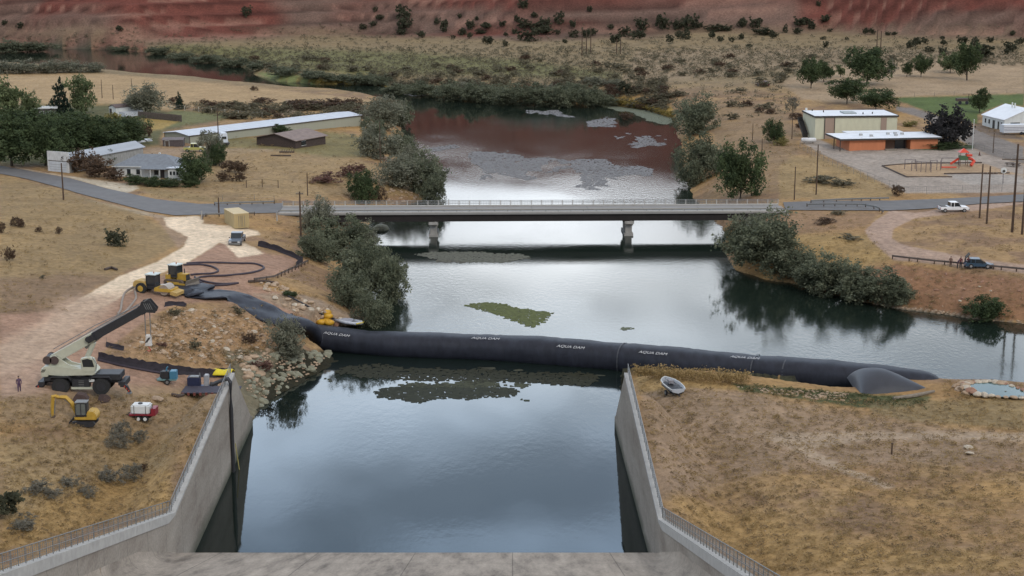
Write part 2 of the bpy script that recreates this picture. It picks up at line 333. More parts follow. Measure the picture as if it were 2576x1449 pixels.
# ------------------------------------------------------------------ ground mesh (finer where the camera is near) with land-cover colours
def pxpoly(pts, soft=3):
    A = np.array(pts, float); return A, soft
def zone(col, px, py, pts, c, soft=4, nz=None, amp=6, op=1.0):
    A = np.array(pts, float); b0 = A.min(0) - soft - amp - 4; b1 = A.max(0) + soft + amp + 4
    m = (px > b0[0]) & (px < b1[0]) & (py > b0[1]) & (py < b1[1])
    if not m.any(): return
    d = sdist(px[m], py[m], A) + (0 if nz is None else (nz[m] - .5) * 2 * amp)
    k = (1 - sst(-soft, soft, d)) * op
    col[m] = col[m] * (1 - k[:, None]) + np.array(c) * k[:, None]
def colorize(x, y, z):
    x = x.ravel(); y = y.ravel(); z = z.ravel()
    px, py = proj(x, np.maximum(y, 50), z)
    n1 = fbm(x * .05, y * .05); n2 = fbm(x * .6, y * .6, 4); n3 = fbm(x * .18 + 5, y * .18, 4)
    e1 = n2 * .6 + fbm(x * 1.9, y * 1.9, 3) * .4
    tan = np.array((.295, .190, .092)); brn = np.array((.225, .142, .082)); gold = np.array((.345, .205, .075))
    col = tan + (brn - tan) * sst(.42, .6, n3)[:, None]; col = col + (gold - col) * (sst(.52, .68, n1) * .6)[:, None]
    Z = lambda pts, c, soft=4, amp=6, op=1.: zone(col, px, py, pts, c, soft, e1, amp, op)
    # far sage flats
    far = 1 - sst(190, 260, py); k = far * .8; sg = np.array((.205, .16, .092)) ; col = col * (1 - k[:, None]) + sg * k[:, None]
    Z([(380,128),(420,112),(700,122),(1000,130),(1300,150),(1560,185),(1560,200),(1100,186),(900,190),(700,168),(520,140)], (.12,.125,.045), 10, 12, .75)
    Z([(1600,130),(2000,120),(2576,130),(2576,170),(2100,165),(1700,200),(1560,215)], (.26,.19,.125), 8, 10, .5)
    Z([(0,112),(150,118),(300,126),(380,132),(360,112),(200,100),(0,96)], (.19,.075,.05), 4, 5, .8)
    Z([(0,178),(280,186),(560,212),(720,228),(940,252),(940,272),(800,276),(720,268),(500,268),(420,276),(300,262),(0,262)], (.34,.235,.125), 3, 3)
    Z([(640,182),(700,183),(800,196),(870,208),(860,216),(780,213),(690,203)], (.17,.19,.075), 2, 3)
    Z([(690,196),(1000,214),(990,224),(940,216),(850,211)], (.26,.19,.06), 2, 3)
    Z([(1500,240),(1580,244),(1690,268),(1700,300),(1640,280),(1540,262)], (.27,.18,.05), 4, 5)
    Z([(720,250),(760,262),(740,286),(700,290),(715,265)], (.29,.215,.15), 4, 4)
    Z([(0,262),(280,262),(420,278),(560,300),(410,330),(400,365),(350,372),(340,415),(0,415)], (.08,.085,.035), 8, 8, .9)
    Z([(440,276),(660,290),(560,300),(420,320),(380,300)], (.14,.14,.06), 5, 5)
    Z([(360,296),(450,305),(410,325),(380,330)], (.30,.21,.07), 4, 4)
    Z([(330,372),(470,372),(700,372),(760,378),(600,388),(470,392),(350,388)], (.30,.215,.14), 4, 4)
    Z([(560,345),(700,345),(820,330),(960,350),(930,395),(820,398),(700,378),(560,372)], (.15,.135,.055), 6, 8, .8)
    Z([(470,385),(620,375),(900,400),(1000,430),(1050,490),(560,500),(390,500),(340,470)], (.27,.19,.095), 6, 8, .7)
    Z([(40,420),(120,436),(180,444),(345,466),(350,474),(318,486),(262,472),(175,447),(60,426)], (.46,.39,.29), 2, 2)
    Z([(170,488),(260,510),(370,534),(420,545),(420,552),(350,540),(240,512),(180,492)], (.33,.27,.19), 2, 4, .8)
    Z([(340,470),(420,500),(560,512),(700,510),(700,504),(560,500),(420,480)], (.24,.17,.08), 3, 4, .8)
    # left hill and dirt
    Z([(0,440),(150,475),(330,530),(450,590),(440,620),(300,690),(150,760),(0,790)], (.235,.165,.08), 6, 10, .8)
    Z([(0,700),(150,690),(300,690),(170,770),(120,830),(0,840)], (.20,.13,.08), 12, 10, .8)
    dirt = (.30,.185,.125)
    Z([(0,790),(160,785),(300,740),(440,680),(560,606),(690,640),(770,655),(750,680),(620,712),(720,740),(860,812),(775,828),(640,770),(560,758),(450,765),(390,790),(250,890),(300,915),(560,940),(575,965),(540,985),(120,1000),(0,1000)], dirt, 5, 6)
    Z([(370,535),(470,560),(480,600),(450,625),(400,560)], (.29,.20,.135), 5, 5, .7)
    Z([(0,905),(110,905),(110,985),(0,985)], (.30,.19,.13), 15, 6, .7)
    Z([(0,985),(560,965),(520,1060),(430,1100),(200,1080),(0,1060)], (.25,.175,.10), 14, 14, .8)
    Z([(300,900),(380,820),(450,775),(560,775),(640,800),(700,850),(700,930),(600,960),(590,935),(450,915)], (.30,.185,.095), 6, 10, .85)
    pale = (.64,.51,.365)
    Z([(410,547),(500,544),(512,556),(507,563),(587,568),(648,582),(655,590),(612,596),(600,606),(640,622),(664,638),(600,648),(568,616),(553,610),(473,660),(400,690),(300,750),(207,800),(160,790),(167,770),(300,696),(393,660),(463,620),(473,596),(420,570)], pale, 2.5, 3)
    Z([(0,1100),(430,1100),(430,1270),(0,1385)], (.26,.19,.095), 30, 20, .6)
    Z([(250,1210),(430,1180),(425,1268),(0,1385),(0,1320)], (.34,.215,.085), 14, 20, .8)
    Z([(170,745),(310,735),(230,830),(120,900),(0,950),(0,860),(80,820)], (.40,.28,.195), 22, 12, .85)
    Z([(165,780),(205,800),(130,880),(60,930),(0,950),(0,870),(90,830)], (.38,.275,.195), 10, 8, .8)
    Z([(0,930),(110,905),(125,985),(0,1005)], (.36,.25,.18), 12, 8, .7)
    # riprap and river bed
    Z([(640,740),(760,740),(915,800),(905,835),(800,812),(700,770)], (.27,.20,.14), 5, 8)
    Z([(560,880),(720,880),(860,890),(800,945),(700,1010),(636,1075),(600,985)], (.15,.13,.085), 6, 8)
    Z([(700,890),(860,880),(1590,930),(1570,985),(1200,995),(800,950),(720,1010),(650,1040)], (.026,.024,.014), 8, 8)
    # right side
    Z([(2100,165),(2300,150),(2576,165),(2576,235),(2400,238),(2250,245),(2150,262),(2020,250),(1960,205),(2000,195)], (.31,.225,.14), 5, 6)
    Z([(2240,246),(2400,242),(2576,236),(2576,268),(2520,262),(2460,288),(2460,312),(2390,300),(2330,280)], (.085,.115,.035), 3, 3)
    Z([(2255,268),(2300,272),(2400,305),(2470,330),(2576,370),(2576,412),(2480,388),(2390,340),(2330,300),(2255,278)], (.19,.165,.145), 2, 2)
    Z([(2440,318),(2470,316),(2530,332),(2576,345),(2576,352),(2500,346)], (.15,.11,.08), 2, 2)
    Z([(2010,355),(2060,350),(2100,368),(2360,370),(2450,372),(2480,388),(2576,414),(2576,484),(2280,486),(2240,470),(2150,425),(2060,384)], (.30,.252,.21), 2, 2)
    Z([(2300,378),(2370,366),(2450,366),(2450,374),(2360,376)], (.06,.08,.03), 2, 2)
    Z([(2219,418),(2260,412),(2480,412),(2530,430),(2576,440),(2480,436),(2375,438),(2395,445),(2281,446)], (.33,.23,.14), 1, 1)
    Z([(2395,446),(2400,437),(2540,440),(2576,450),(2576,462),(2510,464),(2440,464)], (.31,.275,.24), 1.5, 1)
    Z([(1700,250),(1960,260),(2010,340),(1990,480),(1760,500),(1830,420),(1790,330)], (.22,.15,.085), 8, 12, .7)
    Z([(1990,395),(2060,395),(2160,430),(2250,480),(2240,500),(1960,500),(1960,420)], (.28,.195,.09), 6, 6, .8)
    Z([(1840,560),(1980,536),(2210,534),(2180,570),(2010,590),(1900,620)], (.25,.155,.085), 6, 8)
    Z([(1980,590),(2190,590),(2240,650),(2140,680),(2040,650)], (.29,.195,.08), 8, 8, .8)
    Z([(2130,690),(2250,662),(2400,685),(2576,700),(3300,760),(3300,880),(2576,812),(2400,790),(2250,768),(2100,740)], (.215,.115,.065), 6, 10, .9)
    Z([(2200,762),(2576,812),(2576,820),(2200,775)], (.24,.19,.14), 2, 3)
    Z([(2238,528),(2300,536),(2460,512),(2576,500),(2576,512),(2450,530),(2300,550),(2248,575),(2243,600),(2275,617),(2350,632),(2450,650),(2576,666),(3300,735),(3300,770),(2576,688),(2400,668),(2250,654),(2225,635),(2188,602),(2176,580),(2200,556),(2225,542)], (.335,.235,.175), 2.5, 3)
    Z([(1600,950),(1850,970),(2100,1030),(2576,1100),(2576,1160),(2000,1180),(1650,1260),(1620,1100)], (.25,.175,.115), 20, 20, .85)
    Z([(1900,1090),(2150,1085),(2576,1090),(2576,1108),(2200,1105),(2040,1130),(2130,1175),(2250,1225),(2230,1232),(2060,1165),(1980,1125)], (.35,.265,.185), 6, 6, .85)
    Z([(1595,945),(1850,965),(1870,985),(1750,975),(1610,990)], (.33,.215,.085), 4, 8, .8)
    Z([(1700,1260),(1900,1290),(2250,1370),(2576,1400),(2576,1449),(1930,1449),(1800,1370)], (.33,.21,.085), 30, 24, .85)
    Z([(1650,1260),(1760,1330),(1950,1449),(1900,1449),(1655,1300)], (.24,.165,.11), 6, 8, .7)
    Z([(1840,964),(1900,970),(2140,988),(2345,998),(2330,1012),(2240,1030),(2130,1022),(1980,1000),(1860,982)], (.06,.07,.028), 5, 8, .95)
    Z([(2180,1012),(2576,1000),(2576,1080),(2300,1060),(2200,1040)], (.20,.155,.08), 8, 10, .7)
    # cliffs
    yc = np.interp(x, _cb[:, 0], _cb[:, 1]); d = y - yc + (n3 - .5) * 40
    kd = d - (n3 - .5) * 40 + (fbm(x * .02, z * .25 + 3, 3) - .5) * 30; k = sst(-6, 26, kd); d = kd
    tal = np.array((.138,.088,.068)); red = np.array((.135,.046,.034))
    lf = sst(.40, .56, fbm(x * .011 + 8, y * .03 + 2, 3))
    cl = tal + (red - tal) * (np.clip(lf + sst(28, 55, d), 0, 1) * sst(6, 30, d))[:, None]
    zz = z + (fbm(x * .012, z * .02, 2) - .5) * 5 - x * .05
    band = sst(.80, .93, .5 + .5 * np.sin(zz * 1.15)) * sst(.45, .6, fbm(x * .02, z * .4, 2))
    cl = cl + (np.array((.27,.15,.11)) - cl) * (band * .55)[:, None]
    dk = sst(.75, .95, .5 + .5 * np.sin(zz * 1.15 + 2.1)) * .45
    cl = cl * (1 - dk[:, None] * sst(8, 30, d)[:, None])
    col = col * (1 - k[:, None]) + cl * k[:, None]
    # underwater mud
    uw = ((sdist(x, y, UPW) < 0) & (y > 150))
    col[uw & (z < .05)] = (.05, .05, .035)
    return np.clip(col, .01, .8)
def ground():
    # rows equally spaced in the picture near, metric on the cliffs; plus a coarse skirt
    yp = np.arange(1560, 96, -2.0); ys = np.array([P(CX, v, 4.0)[1] for v in yp])
    ys = np.concatenate([np.linspace(-60, ys[0] - 1, 40), ys, np.arange(ys[-1] + 2.5, 960, 2.5), np.linspace(965, 2600, 40)])
    tt = np.linspace(-1, 1, 760) * .40; side = np.array([.43, .5, .6, .8, 1.2, 2.5, 6]); tt = np.concatenate([-side[::-1], tt, side])
    Yg = np.repeat(ys[:, None], len(tt), 1); Xg = tt[None, :] * np.maximum(Yg, 75)
    Hg = np.empty_like(Xg)
    for i in range(0, len(ys), 80): Hg[i:i + 80] = Hfun(Xg[i:i + 80], Yg[i:i + 80])
    # keep the ground off the sight of the dam crest the camera stands on
    V = np.stack([Xg, Yg, Hg], -1).reshape(-1, 3); n, m = Xg.shape
    idx = np.arange(n * m).reshape(n, m); Fq = np.stack([idx[:-1, :-1], idx[:-1, 1:], idx[1:, 1:], idx[1:, :-1]], -1).reshape(-1, 4)
    col = colorize(V[:, 0], V[:, 1], V[:, 2]); C4 = np.concatenate([col, np.ones((len(col), 1))], 1)
    m_ = bpy.data.materials.new('ground'); m_.use_nodes = True; nn = m_.node_tree.nodes; l = m_.node_tree.links; b = nn['Principled BSDF']
    b.inputs['Roughness'].default_value = .95; b.inputs['Specular IOR Level'].default_value = .15
    at = nd(nn, 'ShaderNodeAttribute'); at.attribute_name = 'cover'; ge = nd(nn, 'ShaderNodeNewGeometry')
    no = nd(nn, 'ShaderNodeTexNoise'); no.inputs['Scale'].default_value = 1.1; no.inputs['Detail'].default_value = 8; no.inputs['Roughness'].default_value = .72; l.new(ge.outputs['Position'], no.inputs[0])
    r = nd(nn, 'ShaderNodeMapRange'); r.inputs[1].default_value = .32; r.inputs[2].default_value = .68; r.inputs[3].default_value = .68; r.inputs[4].default_value = 1.30; l.new(no.outputs[0], r.inputs[0])
    n2 = nd(nn, 'ShaderNodeTexNoise'); n2.inputs['Scale'].default_value = .16; n2.inputs['Detail'].default_value = 5; l.new(ge.outputs['Position'], n2.inputs[0])
    r2 = nd(nn, 'ShaderNodeMapRange'); r2.inputs[1].default_value = .3; r2.inputs[2].default_value = .7; r2.inputs[3].default_value = .86; r2.inputs[4].default_value = 1.14; l.new(n2.outputs[0], r2.inputs[0])
    mu = nd(nn, 'ShaderNodeMath', operation='MULTIPLY'); l.new(r.outputs[0], mu.inputs[0]); l.new(r2.outputs[0], mu.inputs[1])
    sc = nd(nn, 'ShaderNodeVectorMath', operation='SCALE'); l.new(at.outputs['Color'], sc.inputs[0]); l.new(mu.outputs[0], sc.inputs['Scale']); l.new(sc.outputs[0], b.inputs['Base Color'])
    bp = nd(nn, 'ShaderNodeBump'); bp.inputs['Strength'].default_value = .7; bp.inputs['Distance'].default_value = .25; l.new(no.outputs[0], bp.inputs['Height']); l.new(bp.outputs[0], b.inputs['Normal'])
    o = npmesh('ground', V, Fq, m_, attrs={'cover': ('FLOAT_COLOR', C4)}, smooth=True); tag(o, kind='structure'); return o
ground()

# ------------------------------------------------------------------ water
def water_mat(name, body, scale1, dist, rough, patch):
    m = bpy.data.materials.new(name); m.use_nodes = True; n = m.node_tree.nodes; l = m.node_tree.links; b = n['Principled BSDF']
    b.inputs['Base Color'].default_value = (*body, 1); b.inputs['IOR'].default_value = 1.333; b.inputs['Specular IOR Level'].default_value = .5
    ge = nd(n, 'ShaderNodeNewGeometry'); mpn = nd(n, 'ShaderNodeMapping'); mpn.inputs['Scale'].default_value = (1, .55, 1); l.new(ge.outputs['Position'], mpn.inputs[0])
    a = nd(n, 'ShaderNodeTexNoise'); a.inputs['Scale'].default_value = scale1; a.inputs['Detail'].default_value = 4; a.inputs['Roughness'].default_value = .6; l.new(mpn.outputs[0], a.inputs[0])
    p = nd(n, 'ShaderNodeTexNoise'); p.inputs['Scale'].default_value = patch; p.inputs['Detail'].default_value = 4; l.new(mpn.outputs[0], p.inputs[0])
    mr = nd(n, 'ShaderNodeMapRange'); mr.inputs[1].default_value = .42; mr.inputs[2].default_value = .66; mr.inputs[3].default_value = .12; mr.inputs[4].default_value = 1.0; l.new(p.outputs[0], mr.inputs[0])
    bp = nd(n, 'ShaderNodeBump'); bp.inputs['Distance'].default_value = dist; l.new(a.outputs[0], bp.inputs['Height']); l.new(mr.outputs[0], bp.inputs['Strength']); l.new(bp.outputs[0], b.inputs['Normal'])
    rr = nd(n, 'ShaderNodeMapRange'); rr.inputs[1].default_value = .4; rr.inputs[2].default_value = .7; rr.inputs[3].default_value = rough; rr.inputs[4].default_value = rough * 2.2; l.new(p.outputs[0], rr.inputs[0]); l.new(rr.outputs[0], b.inputs['Roughness'])
    return m
tubeline = [(2358,961,0),(2290,951,0),(2220,948,0),(2140,947,0),(2050,941,-.3),(1930,932,-.6),(1760,918,-.9),(1640,907,-.95),(1480,893,-1.05),(1263,877,-1.05),(965,866,-1.05),(840,853,-.8),(790,843,-.2)]
wpts = [P(*q) for q in tubeline]
bmw = MB(); wv = [(x, y, 0) for x, y in wpts]
far = [(-500, 165, 0), (-900, 900, 0), (900, 900, 0), (900, wpts[0][1] + 2, 0)]
k = len(wv); bmw.add(wv + [(-420, wv[-1][1] + 0, 0), (-900, 900, 0), (900, 900, 0), (900, 190, 0), P(3300, 990, 0) + (0,), P(2576, 985, 0) + (0,)], [tuple(range(k + 6))])
rw = bmw.build('river_water', water_mat('river_water', (.010, .016, .012), 1.4, .036, .05, .03)); tag(rw, kind='structure')
ww = MB(); ww.add([(-75, 120, ZD), (18, 120, ZD), (18, P(1518, 925, ZD)[1], ZD), P(1263, 900, ZD) + (ZD,), P(965, 880, ZD) + (ZD,), P(800, 870, ZD) + (ZD,), (-75, 225, ZD)], [tuple(range(7))])
bw = ww.build('basin_water', water_mat('basin_water', (.008, .013, .011), .9, .012, .03, .05)); tag(bw, kind='structure')

# water weed mats: thin ragged rafts of algae lying on the surface
def weed(name, pts, z, colr, n_amp, thr=.0, fleck=.0, label=None):
    W = np.array([P(a, b, z) for a, b in pts]); x0, y0 = W.min(0); x1, y1 = W.max(0); st_ = .24
    gx = np.arange(x0, x1, st_); gy = np.arange(y0, y1, st_ * 2); X, Y = np.meshgrid(gx, gy)
    d = sdist(X, Y, W) + (fbm(X * .22 + 4, Y * .10, 4) - .5) * n_amp + thr
    ok = (d < 0) & (RNG.random(X.shape) > np.clip(.75 + d * .9, fleck, .8)); ii = np.argwhere(ok)
    if len(ii) == 0: return
    cx = X[ok] + RNG.normal(size=len(ii)) * st_ * .5; cy = Y[ok] + RNG.normal(size=len(ii)) * st_ * .9; zz = z + .015 + .012 * fbm(cx * .9, cy * .9, 2)
    j = RNG.normal(size=(len(cx), 4)) * .12; V = np.zeros((len(cx), 4, 3)); sx = st_ * .98; sy = st_ * 1.45
    for q, (a, b) in enumerate(((-1, -1), (1, -1), (1, 1), (-1, 1))):
        V[:, q, 0] = cx + a * sx + j[:, q]; V[:, q, 1] = cy + b * sy * (.7 + .5 * RNG.random(len(cx))); V[:, q, 2] = zz + RNG.random(len(cx)) * .004
    o = npmesh(name, V.reshape(-1, 3), np.arange(len(cx) * 4).reshape(-1, 4), mat('weed_' + name + str(colr[1]), colr, .9, .35, 1.4, spec=.15, coord='Object'))
    tag(o, label, None, None, 'stuff'); return o
weed('water_weed', [(1170,768),(1215,762),(1260,763),(1310,775),(1385,788),(1370,806),(1345,828),(1310,815),(1270,795),(1220,785)], 0, (.085,.095,.032), 3.2, label='green raft of water weed afloat above the black tube')
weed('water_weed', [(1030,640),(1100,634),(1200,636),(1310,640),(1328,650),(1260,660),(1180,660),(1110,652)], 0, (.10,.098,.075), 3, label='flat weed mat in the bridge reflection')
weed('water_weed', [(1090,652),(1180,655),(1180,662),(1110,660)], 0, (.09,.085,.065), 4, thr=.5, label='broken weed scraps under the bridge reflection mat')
weed('water_weed', [(905,985),(960,975),(1050,966),(1180,972),(1290,975),(1315,990),(1280,1000),(1120,1003),(1060,1012),(1010,1004),(940,1000)], ZD, (.028,.030,.019), 4.5, thr=-.2, label='dark algae raft lying across the calm basin')
weed('water_weed', [(1300,1003),(1340,1006),(1330,1010),(1300,1007)], ZD, (.03,.035,.02), .8, label='small algae scrap at the end of the basin raft')
weed('water_weed', [(800,950),(900,957),(1100,966),(1200,960),(1350,968),(1350,975),(1100,975),(900,968),(790,957)], ZD, (.05,.052,.03), 7, label='ragged algae edge at the wet river bed')
gy_ = (.17,.165,.165)
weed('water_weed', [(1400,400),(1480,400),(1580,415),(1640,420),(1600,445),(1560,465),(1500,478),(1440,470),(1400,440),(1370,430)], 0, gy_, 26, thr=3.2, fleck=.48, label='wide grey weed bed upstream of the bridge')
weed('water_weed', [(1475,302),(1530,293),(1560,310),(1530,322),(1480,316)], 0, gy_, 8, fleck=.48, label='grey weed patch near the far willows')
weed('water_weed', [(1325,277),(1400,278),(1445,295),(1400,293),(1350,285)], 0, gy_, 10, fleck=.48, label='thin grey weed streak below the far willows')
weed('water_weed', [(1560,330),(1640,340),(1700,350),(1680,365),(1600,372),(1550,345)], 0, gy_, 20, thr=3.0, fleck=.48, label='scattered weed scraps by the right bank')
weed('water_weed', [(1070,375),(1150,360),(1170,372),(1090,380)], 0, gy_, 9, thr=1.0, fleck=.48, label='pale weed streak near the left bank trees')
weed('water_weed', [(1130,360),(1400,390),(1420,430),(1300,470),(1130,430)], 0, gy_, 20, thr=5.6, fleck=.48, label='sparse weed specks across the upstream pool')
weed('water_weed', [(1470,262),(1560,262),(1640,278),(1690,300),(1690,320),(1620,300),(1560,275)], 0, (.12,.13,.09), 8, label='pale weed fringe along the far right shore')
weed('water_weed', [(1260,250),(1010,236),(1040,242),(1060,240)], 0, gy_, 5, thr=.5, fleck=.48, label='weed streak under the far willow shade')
weed('river_bed_weed', [(870,915),(1000,918),(1263,930),(1500,944),(1470,972),(1330,966),(1180,962),(1000,958),(880,950),(840,935)], ZD, (.026,.026,.015), 5, fleck=.30, thr=.2, label='olive weed and mud strip along the foot of the tube')
weed('water_weed', [(1560,826),(1592,824),(1590,830),(1565,830)], 0, (.10,.11,.07), 2, thr=.1, label='tiny weed scrap right of the green raft')
weed('water_weed', [(1110,725),(1145,728),(1150,745),(1120,745)], 0, (.10,.11,.07), 6, thr=1.2, label='weed flecks left of the green raft')

# ------------------------------------------------------------------ asphalt road
def strip(name, up, lo, m, dz=.07, label=None, nseg=60, nw=10, kind='structure'):
    up = np.array(up, float); lo = np.array(lo, float)
    def rs(A):
        s_ = np.r_[0, np.cumsum(np.hypot(*np.diff(A, axis=0).T))]; t = np.linspace(0, s_[-1], nseg); return np.stack([np.interp(t, s_, A[:, i]) for i in (0, 1)], -1)
    U = rs(up); Lw = rs(lo); V = []
    for i in range(nseg):
        a = G(*U[i]); b = G(*Lw[i])
        for j in range(nw):
            p = a.lerp(b, j / (nw - 1)); V.append((p.x, p.y, Hq(p.x, p.y) + dz))
    idx = np.arange(nseg * nw).reshape(nseg, nw); Fq = np.stack([idx[:-1, :-1], idx[:-1, 1:], idx[1:, 1:], idx[1:, :-1]], -1).reshape(-1, 4)
    V = np.array(V); Hx = Hfun(V[:, 0], V[:, 1]); V[:, 2] = np.maximum(V[:, 2], Hx + dz)
    return tag(npmesh(name, V, Fq, m, smooth=True), label, kind=kind)
asph = mat('asphalt', (.125, .12, .118), .85, .14, .5, bump=.02)
strip('road', [(-120,405),(0,418),(64,429),(175,449),(268,475),(391,502),(500,514),(620,514),(712,512)], [(-150,425),(0,438),(64,450),(147,472),(203,489),(300,514),(367,532),(440,543),(540,540),(712,536)], asph, .10, nseg=140, nw=16)
strip('road', [(1970,510),(2080,506),(2237,506),(2357,502),(2460,497),(2576,490),(2800,478)], [(1976,530),(2080,530),(2237,531),(2340,526),(2461,514),(2576,508),(2830,494)], asph, .12, nseg=110, nw=14)
# ------------------------------------------------------------------ spillway: chute floor and side walls
def concrete_mat(name, base, dark, streak, joints, zstain=None):
    m = bpy.data.materials.new(name); m.use_nodes = True; n = m.node_tree.nodes; l = m.node_tree.links; b = n['Principled BSDF']; b.inputs['Roughness'].default_value = .88; b.inputs['Specular IOR Level'].default_value = .2
    ge = nd(n, 'ShaderNodeNewGeometry'); mp_ = nd(n, 'ShaderNodeMapping'); mp_.inputs['Scale'].default_value = streak[0]; mp_.inputs['Rotation'].default_value = streak[1]; l.new(ge.outputs['Position'], mp_.inputs[0])
    a = nd(n, 'ShaderNodeTexNoise'); a.inputs['Scale'].default_value = 1; a.inputs['Detail'].default_value = 8; a.inputs['Roughness'].default_value = .68; l.new(mp_.outputs[0], a.inputs[0])
    r = nd(n, 'ShaderNodeValToRGB'); e = r.color_ramp.elements; e[0].position = .30; e[0].color = (*dark, 1); e[1].position = .70; e[1].color = (*base, 1); q = e.new(.48); q.color = tuple((x * .45 + y * .55) * 1.0 for x, y in zip(dark, base)) + (1,); l.new(a.outputs[0], r.inputs[0])
    f = nd(n, 'ShaderNodeTexNoise'); f.inputs['Scale'].default_value = 5; f.inputs['Detail'].default_value = 6; l.new(ge.outputs['Position'], f.inputs[0]); fr = nd(n, 'ShaderNodeMapRange'); fr.inputs[1].default_value = .3; fr.inputs[2].default_value = .7; fr.inputs[3].default_value = .82; fr.inputs[4].default_value = 1.16; l.new(f.outputs[0], fr.inputs[0])
    fac = fr.outputs[0]; sp_ = nd(n, 'ShaderNodeSeparateXYZ'); l.new(ge.outputs['Position'], sp_.inputs[0])
    for ax, per in joints:
        dv = nd(n, 'ShaderNodeMath', operation='DIVIDE'); dv.inputs[1].default_value = per; l.new(sp_.outputs[ax], dv.inputs[0]); fc = nd(n, 'ShaderNodeMath', operation='FRACT'); l.new(dv.outputs[0], fc.inputs[0])
        lt = nd(n, 'ShaderNodeMath', operation='LESS_THAN'); lt.inputs[1].default_value = .09 / per; l.new(fc.outputs[0], lt.inputs[0]); mr_ = nd(n, 'ShaderNodeMapRange'); mr_.inputs[3].default_value = 1; mr_.inputs[4].default_value = .55; l.new(lt.outputs[0], mr_.inputs[0])
        mu = nd(n, 'ShaderNodeMath', operation='MULTIPLY'); l.new(fac, mu.inputs[0]); l.new(mr_.outputs[0], mu.inputs[1]); fac = mu.outputs[0]
    sc = nd(n, 'ShaderNodeVectorMath', operation='SCALE'); l.new(r.outputs[0], sc.inputs[0]); l.new(fac, sc.inputs['Scale']); last = sc.outputs[0]
    if zstain is not None:
        ad = nd(n, 'ShaderNodeMath', operation='MULTIPLY_ADD'); ad.inputs[1].default_value = 2.4; l.new(a.outputs[0], ad.inputs[0]); l.new(sp_.outputs['Z'], ad.inputs[2]); z_ = nd(n, 'ShaderNodeMapRange'); z_.inputs[1].default_value = zstain + 1.2; z_.inputs[2].default_value = zstain + 2.8; l.new(ad.outputs[0], z_.inputs[0])
        mxn = nd(n, 'ShaderNodeMixRGB'); mxn.inputs[1].default_value = (.075, .078, .055, 1); l.new(z_.outputs[0], mxn.inputs[0]); l.new(last, mxn.inputs[2]); last = mxn.outputs[0]
    l.new(last, b.inputs['Base Color']); bp = nd(n, 'ShaderNodeBump'); bp.inputs['Distance'].default_value = .04; bp.inputs['Strength'].default_value = .5; l.new(f.outputs[0], bp.inputs['Height']); l.new(bp.outputs[0], b.inputs['Normal']); MATS[name] = m; return m
conc = concrete_mat('concrete', (.33, .295, .25), (.20, .165, .135), ((.5, .10, .35), (R(25), 0, 0)), [('Y', 7.3)], ZD)
concf = concrete_mat('concrete_floor', (.38, .325, .265), (.12, .10, .082), ((.75, .10, .2), (0, 0, R(-14))), [('Y', 9.0), ('X', 8.8)])
conl = mat('concrete_coping', (.36, .345, .32), .9, .14, 1.2)
sp = thing('spillway', 'concrete spillway chute with side walls framing the calm basin', 'spillway', (-9, 140, 0))
def par(o, p):
    o.parent = p; o.matrix_parent_inverse = Matrix.Translation(-Vector(p.location)) if p.rotation_euler.z == 0 else (Matrix.Translation(p.location) @ Matrix.Rotation(p.rotation_euler.z, 4, 'Z')).inverted(); return o
m = MB(); a, b = float(wallx(-1, Y_LIP)), float(wallx(1, Y_LIP)); prev = None; vs = []; fs = []
prof = [(Y_LIP - i * 3.0, Z_LIP + SLOPE * 3.0 * i) for i in range(0, 36)]
for (yy, zz) in [(Y_LIP + .0, ZD - 3)] + prof:
    xa, xb = float(wallx(-1, yy)), float(wallx(1, yy))
    for t in np.linspace(0, 1, 9): vs.append((xa + (xb - xa) * t, yy, zz))
for i in range(len(prof)):
    for j in range(8): fs.append((i * 9 + j, i * 9 + j + 1, (i + 1) * 9 + j + 1, (i + 1) * 9 + j))
m.add(vs, fs); par(m.build('chute_floor', concf), sp)
